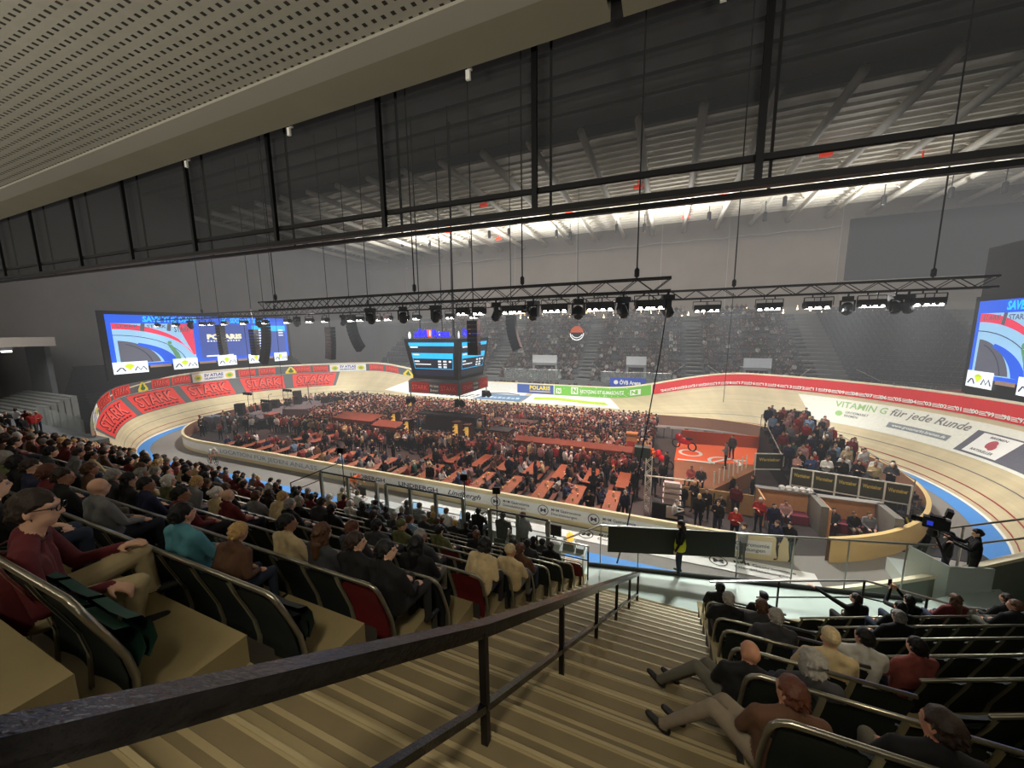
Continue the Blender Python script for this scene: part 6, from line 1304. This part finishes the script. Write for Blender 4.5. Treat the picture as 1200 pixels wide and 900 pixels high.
# the man in the maroon pullover close to the viewer
def hero():
    P = Prims(); z = 0.47; nk = (0.02, 0.02, 0.96); torso(P, (0, 0, z), (0.01, -0.02, 0.76), nk, sw=0.2, fat=1.08)
    hc = (0.03, 0.08, 1.125); P.cap((0.02, 0.02, 0.93), 0.062, (0.03, 0.07, 1.06), 0.058, S_)
    legs(P, (0, 0.02, z - 0.02), [(-0.16, 0.47, 0.56), (0.2, 0.46, 0.5)], [(-0.16, 0.5, 0.26), (0.24, 0.42, 0.26)], r=1.08)
    arm(P, (-0.22, 0.02, 0.87), (-0.3, 0.14, 0.58), (-0.16, 0.38, 0.65), fine=True, curl=0.5, r=1.05); arm(P, (0.22, 0.02, 0.87), (0.33, 0.08, 0.59), (0.27, 0.34, 0.585), fine=True, curl=0.7, hand=(0.05, 0.16, -0.08), r=1.05)
    add_head(P, hc, -0.25, -0.1); return P, hc, (-0.1, 0, -0.25)
P, hc, hr = hero(); me = P.bake('person_hero', 0.0095, [SKIN, TOP, CHINO, SHOE, EYE], 2)
man = link('person', me, None, (-4.36, 0.94, zf(0) - 0.27), -0.42); man.scale = (1.19,) * 3; man.color = srgb(98, 34, 40)
tag(man, 'man with glasses in a maroon pullover and beige trousers seated nearest on the left', 'person', 'people in the near stand')
h = link('hair', hair_mesh('short'), man, hc, rot=hr); h.color = srgb(46, 34, 26)
m = MB()
for s in (-1, 1):
    m.tube([(s * 0.032 + 0.026 * math.cos(a), 0.105, 0.006 + 0.02 * math.sin(a)) for a in frange(0, 2 * PI, 14)], 0.0035, 5); m.tube([(s * 0.058, 0.102, 0.012), (s * 0.083, 0.03, 0.014), (s * 0.084, -0.03, 0.01)], 0.003, 5)
m.tube([(-0.008, 0.106, 0.01), (0.008, 0.106, 0.01)], 0.003, 5); obj('glasses', m, BLACKM, man, loc=hc, rot=hr)
m = MB(); m.tube([(0.11 * math.cos(a), 0.1 * math.sin(a), 0.0) for a in frange(0, 2 * PI, 20)], 0.008, 6); obj('collar', m, mat('grey_collar', srgb(70, 40, 44), 0.9), man, loc=(0.02, 0.0, 0.93))
# people on the platform
def stander(key, fn, loc, rz, top, hair, style, label, group=None, scale=1.0, headgear=None, vox=0.018): return person(key, fn, vox, loc, rz, top, hair, style, label, group, scale, True, 'person', headgear)
w = stander('stand_look', lambda: p_stand('drink', 0.5, -0.1), (0.66, 11.2, 2.69), 1.35, 'black', 'dark brown', 'long', 'woman with long dark hair and a yellow safety vest standing on the pale platform', scale=0.98)
m = MB(); m.lathe([(0.2, 0.83), (0.215, 0.95), (0.19, 1.1), (0.185, 1.14)], 16); m.v = [(p[0], p[1] * 0.78, p[2]) for p in m.v]; obj('safety_vest', m, mat('neon_yellow_cloth', srgb(206, 214, 40), 0.8), w)
stander('stand_front', lambda: p_stand('front', 0.1, -0.15), (8.15, 13.55, 2.7), 1.25, 'black', 'dark brown', 'short', 'camera operator in black steering the television camera', scale=1.0)
stander('stand_fold', lambda: p_stand('folded', 0, 0), (7.95, 14.15, 2.4), 1.0, 'black', 'black', 'short', 'dark figure standing between tripod and camera operator', scale=0.92)
JP = [(-8.78, 'dark grey', 'dark brown', 'short', 'leftmost at the middle jury desk'), (-8.2, 'grey', 'dark brown', 'short', 'second from the left at the middle jury desk'), (-7.59, 'dark grey', 'blond', 'short', 'third from the left at the middle jury desk'), (-7.03, 'white', 'reddish', 'short', 'fourth from the left at the middle jury desk'), (-6.15, 'dark grey', 'black', 'bob', 'at the right end of the middle jury desk'), (-5.72, 'black', 'black', 'short', 'first behind the right glass screen'), (-4.8, 'black', 'dark brown', 'short', 'second behind the right glass screen'), (-12.0, 'beige', 'grey', 'short', 'left at the left jury desk'), (-11.2, 'white', 'brown', 'short', 'middle of the left jury desk'), (-10.2, 'grey', 'dark brown', 'short', 'right at the left jury desk')]
for i, (x, top, hair, st, where) in enumerate(JP):
    o = stander('sit_table', lambda: p_sit('table', 0, -0.15, 0.1), (x, 10.42 if x > -9 else 10.4, 2.3 + (0.35 if x > -6 else 0.1)), 0, top, hair, st, 'seated official in %s, %s' % (top, where), 'officials at the jury desks')
    r = thing('office_chair', 'black chair of the official %s' % where, 'chair', (x, 10.36, 2.3), 0, 'jury chairs'); m = MB(); m.bb((-0.22, -0.1, 0.4), (0.22, 0.3, 0.46)); obj('seat', m, CHAR, r); m = MB(); m.bb((-0.2, -0.13, 0.5), (0.2, -0.1, 0.85)); obj('backrest', m, CHAR, r); m = MB(); m.tube([(0, 0.1, 0), (0, 0.1, 0.4)], 0.03, 6); m.bar((-0.22, 0.1, 0.02), (0.22, 0.1, 0.02), 0.04, 0.04); m.bar((0, -0.12, 0.02), (0, 0.32, 0.02), 0.04, 0.04); obj('leg', m, BLACKM, r)
stander('stand_look2', lambda: p_stand('folded', -0.2, -0.1), (-4.05, 10.45, 2.4), -0.2, 'grey', 'brown', 'short', 'man in a grey jacket standing behind the right glass screen')
TRACKP = [('stand_walk', 'folded', (3.42, 17.12, 0.06), 1.9, 'grey', 'brown', 'short', 'person in light grey clothes standing on the apron by the fence'), ('stand_dn', 'down', (5.22, 17.95, 0.06), 2.6, 'black', 'dark brown', 'short', 'person in black standing on the apron before the plywood bend'), ('stand_dn', 'down', (4.75, 17.9, 0.06), 2.2, 'navy', 'brown', 'short', 'second darker figure just left of the person in black on the apron')]
for key, a, loc, rz, top, hair, st, lb in TRACKP: stander(key, (lambda a=a: p_stand(a, 0, 0)), loc, rz, top, hair, st, lb, vox=0.022)
# riders on the track
def rider_p():
    P = Prims(); torso(P, (0, -0.22, 0.98), (0, 0.1, 1.17), (0, 0.3, 1.22), sw=0.17); hc = (0, 0.48, 1.28); P.cap((0, 0.28, 1.22), 0.055, (0, 0.42, 1.24), 0.05, S_)
    legs(P, (0, -0.22, 0.95), [(-0.1, 0.16, 0.78), (0.1, 0.08, 0.62)], [(-0.09, -0.02, 0.42), (0.09, -0.06, 0.22)], t=S_)
    arm(P, (-0.18, 0.28, 1.16), (-0.2, 0.42, 0.98), (-0.17, 0.62, 0.92), bare=True, curl=1.2); arm(P, (0.18, 0.28, 1.16), (0.2, 0.42, 0.98), (0.17, 0.62, 0.92), bare=True, curl=1.2)
    add_head(P, hc, 0, 0.5); return P, hc, (0.3, 0, 0)
def bike(lb, loc, rz, rx):
    r = thing('track_bicycle', lb, 'bicycle', loc, rz); r.rotation_euler = (0, rx, rz)
    for y in (-0.48, 0.52):
        m = MB(); m.tube([(0, y + 0.335 * math.cos(a), 0.345 + 0.335 * math.sin(a)) for a in frange(0, 2 * PI, 24)], 0.014, 6)
        for a in range(5): m.bar((0, y, 0.345), (0, y + 0.33 * math.cos(a * 1.257), 0.345 + 0.33 * math.sin(a * 1.257)), 0.02, 0.035)
        obj('wheel', m, BLACKM, r)
    m = MB(); F_ = [(0, -0.1, 0.3), (0, -0.22, 0.8), (0, 0.36, 0.82), (0, 0.52, 0.345), (0, -0.48, 0.345)]
    for a, b_ in ((0, 1), (1, 2), (2, 0), (2, 3), (0, 4), (1, 4)): m.tube([F_[a], F_[b_]], 0.018, 6)
    obj('frame', m, mat('dark_carbon', srgb(40, 40, 44), 0.3), r); m = MB(); m.ball((0, -0.24, 0.88), (0.06, 0.13, 0.03)); m.tube([(0, -0.22, 0.8), (0, -0.24, 0.87)], 0.015, 6); obj('saddle', m, BLACKM, r); m = MB(); m.tube([(-0.18, 0.62, 0.88), (-0.2, 0.58, 0.98), (-0.18, 0.42, 0.98), (0, 0.4, 0.96), (0.18, 0.42, 0.98), (0.2, 0.58, 0.98), (0.18, 0.62, 0.88)], 0.014, 6); m.tube([(0, 0.36, 0.82), (0, 0.4, 0.96)], 0.016, 6); obj('handlebar', m, BLACKM, r)
for i, (x, y, top, hg, lb) in enumerate([(-17.3, 16.0, 'orange', (220, 96, 40), 'orange'), (-31.8, 16.1, 'white', (228, 224, 214), 'white')]):
    bike('track bicycle ridden by the %s cyclist' % lb, (x, y, 0.05), -PI / 2 - 0.1 * i, 0.0)
    o = person('rider', rider_p, 0.02, (x, y, 0.05), -PI / 2 - 0.1 * i, top, 'black', 'helmet', 'cyclist in %s jersey and helmet bent low on the near straight' % lb, None, 1.0, True, 'person', hg)
# ------------------------------------------------------------------ infield guests
VC = 0.03
ctops = ['black'] * 7 + ['dark grey'] * 3 + ['navy', 'navy', 'grey', 'white', 'white', 'pink', 'maroon', 'dusty red', 'dusty red', 'light blue', 'beige', 'brown', 'red', 'blue', 'pink', 'green']
CP = {'c_table': lambda: p_sit('table', 0, -0.1, 0.12, 0.47), 'c_lap': lambda: p_sit('lap', 0.3, 0, 0.0, 0.47), 'c_stand': lambda: p_stand('down', 0.2, 0), 'c_drink': lambda: p_stand('drink', -0.3, 0), 'c_fold': lambda: p_stand('folded', 0.1, 0), 'c_up': lambda: p_stand('up', 0, 0.2)}
def guest(pose, loc, rz, label, group, top=None, hair=None, style=None, sc=None):
    top = top or rnd.choice(ctops); hair = hair or rnd.choice(hairs); style = style or rnd.choice(['short'] * 5 + ['long', 'bob'])
    return person(pose, CP[pose], VC, loc, rz, top, hair, style, '%s hair, %s top, %s' % (hair, top, label), group, sc or rnd.uniform(0.94, 1.04), False)
for row, k, x, y in TABLES:
    if row: continue
    for sd in (-1, 1):
        for j in range(3):
            if rnd.random() < (0.84 if k > 4 else 0.5):
                guest(rnd.choice(['c_table', 'c_table', 'c_lap']), (x + sd * 0.68, y - 0.8 + 0.8 * j + rnd.uniform(-0.08, 0.08), 0.0), sd * PI / 2 + rnd.uniform(-0.25, 0.25), '%s, %s bench, %s fence side table from right' % (['near end', 'middle', 'far end'][j], ('left', 'right')[sd > 0], ORD[k]), 'guests at the beer tables')
for i, (x, y) in enumerate([(-3.9, 22.6), (-3.2, 22.9), (-5.3, 21.6), (-7.4, 21.4), (-1.3, 21.9), (-0.9, 24.0), (-0.3, 22.6), (-9.3, 21.5), (-12.2, 21.3), (-15.0, 21.4), (-18.8, 21.3), (-20.9, 21.4), (-23.4, 21.5), (-26.0, 21.4), (-28.2, 21.3), (-1.6, 18.9), (-3.35, 18.2), (-3.6, 20.8), (-13.4, 18.4), (-1.9, 24.6)]):
    guest(['c_stand', 'c_drink', 'c_fold'][i % 3], (x, y, 0), rnd.uniform(-3, 3), 'standing between orange tables, %s from right' % ORD[sorted([-3.9, -3.2, -5.3, -7.4, -1.3, -0.9, -0.3, -9.3, -12.2, -15.0, -18.8, -20.9, -23.4, -26.0, -28.2, -1.6, -3.35, -3.6, -13.4, -1.9], reverse=True).index(x)], 'guests standing between the tables', ['black', 'dark grey', 'black', 'navy'][i % 4])
n_ = 0
for k in range(6):
    w_ = 5.0 - 0.35 * k
    for q in range(2):
        nn = int(w_ / 0.7)
        for j in range(nn):
            if rnd.random() < 0.1 and k: continue
            x = 7.3 + (j + 0.5 * q) * 0.7; y = 25.3 + k * 1.35 + q * 0.62
            if x > 7.1 + w_: continue
            guest('c_stand' if k else ('c_drink' if j % 2 else 'c_fold'), (x, y - (0.12 if k == 0 and q == 0 else 0), 0.95 + 0.28 * k), PI + rnd.uniform(-0.7, 0.7), 'riser, %s from left, %s line from barriers' % (ORD[j], ORD[2 * k + q]), 'spectators on the riser', 'red' if (k, q, j) in ((4, 0, 2), (3, 1, 4)) else None)
            n_ += 1
MISC = [('c_stand', (4.55, 28.4, 1.0), 2.5, 'alone on the orange podium deck', 'dark grey', 'black', 'short'), ('c_fold', (3.9, 26.2, 0.98), 1.5, 'on the tan podium deck at the white posts', 'grey', 'brown', 'short'), ('c_stand', (0.4, 26.0, 0), 2.0, 'at the left edge of the podium', 'black', 'black', 'short'), ('c_stand', (0.2, 24.2, 0), 2.8, 'left of the tan podium deck', 'black', 'dark brown', 'short'),
 ('c_lap', (1.7, 22.9, 0.75), 2.6, 'sitting on the front of the tan podium deck', 'dusty red', 'brown', 'short'), ('c_lap', (2.2, 22.7, 0.75), 3.0, 'sitting beside a friend on the front of the podium deck', 'dark grey', 'grey', 'short'), ('c_table', (0.75, 19.4, 0.1), -1.6, 'in a white shirt at the drinks counter', 'white', 'grey', 'short'),
 ('c_stand', (1.2, 20.9, 0), 2.9, 'first in the dark group before the plywood partition', 'black', 'dark brown', 'short'), ('c_fold', (1.8, 21.2, 0), 2.4, 'second in the dark group before the plywood partition', 'black', 'blond', 'short'), ('c_drink', (2.3, 20.5, 0), 3.3, 'third in the dark group before the plywood partition', 'black', 'brown', 'short'), ('c_stand', (1.9, 19.6, 0), 2.6, 'with bare arms at the front of the dark group', 'black', 'blond', 'long'), ('c_fold', (2.9, 20.2, 0), 3.4, 'rightmost of the dark group before the plywood partition', 'black', 'dark brown', 'short'), ('c_drink', (2.7, 19.3, 0), 2.9, 'right front of the dark group before the plywood partition', 'black', 'brown', 'short'),
 ('c_stand', (3.8, 21.5, 0), 2.8, 'at the right end of the plywood partition', 'maroon', 'dark brown', 'short'), ('c_fold', (4.6, 20.2, 0), 2.4, 'in a red jacket left of the cabins', 'red', 'white', 'short'), ('c_stand', (5.1, 19.9, 0), 3.4, 'leaning in front of the left cabin', 'navy', 'brown', 'short'), ('c_lap', (6.0, 21.5, 0), 3.0, 'on the plum couch of the left cabin', 'pink', 'brown', 'short'), ('c_lap', (7.9, 21.4, 0), 2.8, 'in the left half of the right cabin', 'dark grey', 'dark brown', 'short'), ('c_lap', (8.6, 21.2, 0), 3.2, 'in the middle of the right cabin', 'black', 'brown', 'short'), ('c_lap', (9.2, 21.3, 0), 3.2, 'in a light top in the right cabin', 'grey', 'brown', 'short'),
 ('c_fold', (3.35, 18.75, 0), 3.1, 'in a red jersey with a white cap leaning at the fence', 'red', 'white', 'short'), ('c_stand', (3.9, 23.3, 0), 1.0, 'left of two faces in the dark gap behind the partition', 'black', 'blond', 'short'), ('c_stand', (4.9, 23.4, 0), 1.4, 'right of two faces in the dark gap behind the partition', 'black', 'brown', 'short')]
for a in MISC: guest(a[0], a[1], a[2], a[3], 'people around the podium', *a[4:7])
for i, (x, y) in enumerate([(-45.0, 11.0), (-44.2, 11.3), (-43.3, 10.8), (-46.4, 10.4), (-45.6, 10.0), (-47.3, 11.1), (-42.6, 10.2), (-48.2, 10.2)]):
    guest(['c_stand', 'c_fold'][i % 2], (x, y, 2.6), rnd.uniform(-2, 1), 'far left landing, %s from the right' % ORD[[2, 1 + 0, 0, 4, 3, 6, 5, 7][i] if False else sorted([-45.0, -44.2, -43.3, -46.4, -45.6, -47.3, -42.6, -48.2], reverse=True).index(x)], 'people on the far left landing', ['maroon', 'red', 'red', 'black', 'black', 'white', 'black', 'dark grey'][i])
# ------------------------------------------------------------------ crowds nobody could count
CM = mat_attr('crowd_cloth')
def low(key, fn, v):
    me, *_ = body(key, fn, v); return me
CT2 = ['black', 'black', 'dark grey', 'brown', 'dusty red', 'dusty red', 'maroon', 'pink', 'grey', 'beige', 'black', 'brown', 'dusty red', 'white', 'red', 'navy']  # biased to dark and reddish tops, carrying the red infield light in colour
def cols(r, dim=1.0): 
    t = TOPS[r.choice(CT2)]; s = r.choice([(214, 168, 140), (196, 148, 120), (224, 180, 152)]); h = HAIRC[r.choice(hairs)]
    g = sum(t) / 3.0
    if dim < 1: t = [g + 0.35 * (c - g) for c in t]  # far stand figures: dimness and haze put into their colours
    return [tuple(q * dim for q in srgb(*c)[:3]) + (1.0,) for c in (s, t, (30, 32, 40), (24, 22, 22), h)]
def with_hair(fn):
    P, hc, hr = fn(); c = Vector(hc); P.ell(c + Vector((0, -0.03, 0.05)), (0.1, 0.11, 0.1), E_); return P, hc, hr
LS = [low('low_a', lambda: with_hair(lambda: p_stand('down', 0, 0)), 0.05), low('low_b', lambda: with_hair(lambda: p_stand('drink', 0, 0)), 0.05), low('low_c', lambda: with_hair(lambda: p_stand('folded', 0, 0)), 0.05)]
LSIT = [low('low_d', lambda: with_hair(lambda: p_sit('lap')), 0.06), low('low_e', lambda: with_hair(lambda: p_sit('lap', 0, -0.2, 0.12)), 0.06)]
items = []; blocks = [(-21.4, 25.6, 6.8, 4.2), (-30, 24.9, 5.8, 2.4), (-24.5, 24.5, 3.2, 2.0), (-10.8, 25.3, 9.2, 1.3), (-13.8, 27.0, 2.2, 1.6), (-15.8, 31.0, 5.4, 2.2), (-44, 24, 7.0, 11), (-37.5, 25.8, 2.6, 1.8), (-39.6, 24.9, 1.8, 1.4)]
r2 = random.Random(77)
def blocked(x, y): return any(a - 0.2 < x < a + w + 0.2 and b - 0.2 < y < b + h + 0.2 for a, b, w, h in blocks)
y = 24.3
while y < 38.6:
    x = -45 + r2.uniform(0, 0.5)
    while x < -0.6:
        dens = 0.98 if y > 28.0 else 0.9
        if 24.8 < y < 28.3 and x > -1.5: dens = 0.3
        px_, py_ = x + r2.uniform(-0.16, 0.16), y + r2.uniform(-0.2, 0.2)
        ok = (math.hypot(max(0, -36 - px_), py_ - 29.06) < 11.0) if px_ < -36 else abs(py_ - 29.06) < 11.0
        if ok and not blocked(px_, py_) and r2.random() < dens * (0.8 if px_ > -6 and y > 36.9 else 1):
            items.append((r2.choice(LS), cols(r2), (px_, py_, 0), r2.uniform(-3.1, 3.1), r2.uniform(0.92, 1.06)))
        x += r2.uniform(0.4, 0.56)
    y += 0.46
for row, k, x, y in TABLES:
    if not row: continue
    for sd in (-1, 1):
        for j in range(3):
            if r2.random() < 0.8: items.append((LSIT[j % 2], cols(r2), (x + sd * 0.68, y - 0.8 + 0.8 * j, 0), sd * PI / 2 + r2.uniform(-0.3, 0.3), 1.0))
for i in range(26):
    x, y = r2.uniform(-44, -37), r2.uniform(20.5, 24.0)
    if math.hypot(max(0, -36 - x), y - 29.06) < 11: items.append((r2.choice(LS), cols(r2), (x, y, 0), r2.uniform(-3, 3), 1.0))
for i in range(16): items.append((r2.choice(LS), cols(r2), (r2.uniform(-27.3, -17.8), r2.uniform(21.6, 24.2), 0), r2.uniform(-3, 3), 1.0))
merge_people('standing_crowd', items, CM, 'dense crowd of standing guests filling the middle and far side of the infield', 'crowd')
items = []
for b, (x0, x1) in enumerate(BLK):
    if b in (0, 5): continue
    for k in range(N):
        n = int((x1 - x0) / 0.56)
        for i in range(n):
            x = x0 + 0.3 + i * 0.56
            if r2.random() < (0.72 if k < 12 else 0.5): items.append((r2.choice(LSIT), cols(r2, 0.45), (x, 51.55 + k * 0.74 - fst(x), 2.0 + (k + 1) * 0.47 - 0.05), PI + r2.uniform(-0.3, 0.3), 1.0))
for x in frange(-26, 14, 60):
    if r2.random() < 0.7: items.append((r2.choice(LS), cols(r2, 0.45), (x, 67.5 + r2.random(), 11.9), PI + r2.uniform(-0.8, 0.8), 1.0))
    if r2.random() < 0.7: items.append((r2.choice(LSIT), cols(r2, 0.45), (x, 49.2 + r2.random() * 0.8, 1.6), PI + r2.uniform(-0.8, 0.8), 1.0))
merge_people('seated_crowd', items, CM, 'distant seated audience filling the far stand', 'crowd')
m = MB(); m.bb((-27, 48.8, -0.02), (15, 50.8, 1.62)); struct('floor.013', m, STANDG)
items = []
for k in range(0, 11):
    for s in range(29):
        x = XL(k) - 14.05 - 0.5 * s
        if r2.random() < 0.72: items.append((r2.choice(LSIT), cols(r2), (x, tk(k) + 0.31, zf(k) - 0.05), r2.uniform(-0.3, 0.1), 1.0))
for i in range(40):
    items.append((r2.choice(LS), cols(r2), (r2.uniform(-58, -43), r2.uniform(6.5, 10.0), 2.6), r2.uniform(-2, 1), 1.0))
merge_people('seated_crowd', items, CM, 'dark crowd seated at the far left end of the near stand', 'crowd')
LK, LN = 1.0, 1.0
# ------------------------------------------------------------------ lamps, added fill lights and air
def light(name, kind, loc, energy, color=(1, 1, 1), target=None, size=0.3, angle=None, blend=0.5, sy=None):
    L = bpy.data.lights.new(name, kind); L.energy = energy; L.color = color
    if kind == 'SPOT': L.spot_size = angle; L.spot_blend = blend; L.shadow_soft_size = size
    elif kind == 'AREA':
        L.size = size
        if sy: L.shape = 'RECTANGLE'; L.size_y = sy
    else: L.shadow_soft_size = size
    o = bpy.data.objects.new(name, L); COL.objects.link(o); o.location = loc
    if target is not None: o.rotation_euler = (Vector(target) - Vector(loc)).to_track_quat('-Z', 'Y').to_euler()
    return o
R_ = math.radians
for i in range(16):                                   # floodlights washing the banking
    u = i / 4.0 + 0.1; p = Vector(track(u, 0.45)); c = Vector(stad(u, 5.0)).to_3d()
    far = 1.0 + (0.35 if p.y > 35 else 0)
    light('track_flood', 'SPOT', (c.x, c.y, 12.6), 6000 * far * LK, (1.0, 0.985, 0.94), p, 0.5, R_(86), 0.9)
for x, y in ((-40, 29), (-31, 25), (-31, 33), (-22, 24), (-22, 35), (-12, 25), (-12, 33), (-3, 24), (-4, 34)):
    light('crowd_wash', 'SPOT', (x, y, 13.0), 11000 * LK, (1.0, 0.64, 0.55), (x, y, 0), 0.4, R_(70), 0.9)
light('podium_wash', 'SPOT', (4, 25.5, 13.0), 3200 * LK, (1.0, 0.8, 0.68), (4.5, 28.5, 1), 0.4, R_(42), 0.7)
light('riser_wash', 'SPOT', (8, 20.5, 12.5), 1500 * LK, (1.0, 0.9, 0.8), (9, 27, 1.5), 0.4, R_(56), 0.8)
light('cabin_wash', 'SPOT', (5, 16, 11.5), 1900 * LK, (1.0, 0.9, 0.78), (6, 21, 1), 0.4, R_(60), 0.8)
for x in (-40, -20, 0, 22): light('roof_fill', 'SPOT', (x, 58, 20), 16000 * LK, (1, 0.97, 0.92), (x, 57, 31), 1.0, R_(150), 0.6)  # added upward spots brighten the far roof, no fixtures there
for x in (-35, -10, 10): light('far_stand_fill', 'SPOT', (x, 40, 22), 1900 * LK, (0.96, 0.97, 1.0), (x, 62, 8), 1.0, R_(80), 0.9)  # added dim fill over the far stand
for x in (-45, -15, 15): light('hall_fill', 'POINT', (x, 46, 24), 1300 * LK, (0.98, 0.96, 0.95), None, 3.0)
light('left_hall_fill', 'POINT', (-50, 10, 14), 3200 * LK, (1.0, 0.99, 0.96), None, 2.0)
# warm walkway lamps behind and above the viewer
for x, e in ((-7.5, 22), (-2.6, 27), (3.5, 5)): light('walkway_lamp', 'AREA', (x, -1.7, 11.6), e * LN, (1.0, 0.9, 0.7), (x, 1.6, 7.5), 0.9, None, sy=0.4)
for x in (3.0, -6.0, -15.0, -24.0): light('soffit_bounce_fill', 'AREA', (x, -3.5, 9.6), 300 * LN, (1.0, 0.96, 0.88), (x - 0.5, 1.0, 12.9), 2.5, None, sy=1.0)  # added upward area lights imitate bounce onto the soffit
light('step_fill', 'SPOT', (-0.2, -1.0, 12.2), 470 * LN, (1.0, 0.9, 0.7), (-0.9, 2.4, 7.2), 0.3, R_(62), 0.8)  # added spot to brighten the upper steps, not a fitting of the stand
light('step_fill', 'SPOT', (3.2, 3.0, 9.2), 90 * LN, (1.0, 0.84, 0.56), (0.0, 5.0, 5.2), 0.1, R_(75), 0.9)  # second added spot, brightening the steps farther down
light('platform_wash', 'SPOT', (2, 17.0, 11.0), 4800 * LK, (0.93, 1.0, 0.95), (2.5, 11.2, 2.7), 0.4, R_(64), 0.8)
light('podium_fill', 'SPOT', (5.5, 4.0, 11.5), 1300 * LK, (0.96, 1.0, 0.95), (7.6, 13.2, 3.0), 0.3, R_(26), 0.8)
W = bpy.data.worlds.new('hall_world'); SC.world = W; W.use_nodes = True; W.node_tree.nodes['Background'].inputs['Color'].default_value = (0.9, 0.95, 1.0, 1); W.node_tree.nodes['Background'].inputs['Strength'].default_value = 0.012
# thin stage haze filling the arena, its emission standing in for scattered light
hz_m = bpy.data.materials.new('stage_haze'); hz_m.use_nodes = True; nt = hz_m.node_tree; nt.nodes.remove(nt.nodes['Principled BSDF'])
ab = nt.nodes.new('ShaderNodeVolumeAbsorption'); ab.inputs['Density'].default_value = 0.0042; ab.inputs['Color'].default_value = (0.1, 0.1, 0.1, 1)
em = nt.nodes.new('ShaderNodeEmission'); em.inputs['Color'].default_value = (1.0, 0.99, 0.98, 1); em.inputs['Strength'].default_value = 0.002
ad = nt.nodes.new('ShaderNodeAddShader'); nt.links.new(ab.outputs[0], ad.inputs[0]); nt.links.new(em.outputs[0], ad.inputs[1]); nt.links.new(ad.outputs[0], nt.nodes['Material Output'].inputs['Volume'])
m = MB(); m.bb((-65, 14.9, 0.3), (44, 73.0, 24)); hzo = obj('haze', m, hz_m); tag(hzo, 'thin grey stage haze hanging over the arena', 'haze', kind='stuff')
bm = bpy.data.materials.new('lamp_glow_haze'); bm.use_nodes = True; nt = bm.node_tree; nt.nodes.remove(nt.nodes['Principled BSDF'])
em = nt.nodes.new('ShaderNodeEmission'); em.inputs['Color'].default_value = (0.88, 0.95, 1.0, 1)  # box glows by itself, imitating floodlight caught in the haze
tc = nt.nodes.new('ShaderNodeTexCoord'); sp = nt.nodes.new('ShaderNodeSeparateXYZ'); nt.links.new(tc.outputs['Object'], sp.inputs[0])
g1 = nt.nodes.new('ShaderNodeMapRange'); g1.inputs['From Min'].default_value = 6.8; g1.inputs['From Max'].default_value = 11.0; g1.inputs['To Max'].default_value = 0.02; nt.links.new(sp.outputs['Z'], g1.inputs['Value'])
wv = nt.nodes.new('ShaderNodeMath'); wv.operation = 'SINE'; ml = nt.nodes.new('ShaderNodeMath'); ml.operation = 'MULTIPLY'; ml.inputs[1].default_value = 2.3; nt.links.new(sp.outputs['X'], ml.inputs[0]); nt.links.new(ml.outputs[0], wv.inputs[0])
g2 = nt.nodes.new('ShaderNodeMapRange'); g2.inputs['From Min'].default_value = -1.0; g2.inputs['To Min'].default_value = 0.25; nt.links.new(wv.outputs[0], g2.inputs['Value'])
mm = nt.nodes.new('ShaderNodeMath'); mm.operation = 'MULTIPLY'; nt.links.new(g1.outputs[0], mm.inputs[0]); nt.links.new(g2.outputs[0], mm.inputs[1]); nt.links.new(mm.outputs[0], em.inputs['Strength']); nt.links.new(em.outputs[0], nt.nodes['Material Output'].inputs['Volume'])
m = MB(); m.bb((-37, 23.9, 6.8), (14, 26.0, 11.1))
tag(obj('haze', m, bm), 'faint pale glowing haze hanging under the truss floodlights', 'haze', kind='stuff')
# ------------------------------------------------------------------ camera
F_PX, PITCH, YAW, ROLL = 430.0, 0.1451, 0.3965, -0.0123
fw = Vector((-math.sin(YAW) * math.cos(PITCH), math.cos(YAW) * math.cos(PITCH), -math.sin(PITCH)))
r0 = Vector((math.cos(YAW), math.sin(YAW), 0)); u0 = Vector((-math.sin(YAW) * math.sin(PITCH), math.cos(YAW) * math.sin(PITCH), math.cos(PITCH)))
rr_ = r0 * math.cos(ROLL) + u0 * math.sin(ROLL); uu_ = -r0 * math.sin(ROLL) + u0 * math.cos(ROLL)
cam = bpy.data.cameras.new('camera'); co = bpy.data.objects.new('camera', cam); COL.objects.link(co)
M = Matrix((rr_, uu_, -fw)).transposed().to_4x4(); M.translation = Vector((0, 0, 10)); co.matrix_world = M
cam.sensor_width = 36; cam.lens = F_PX / 1200 * 36; cam.clip_start = 0.05; cam.clip_end = 300
SC.camera = co
SC.view_settings.view_transform = 'Standard'; SC.view_settings.look = 'None'
try: SC.cycles.use_denoising = True
except Exception: pass
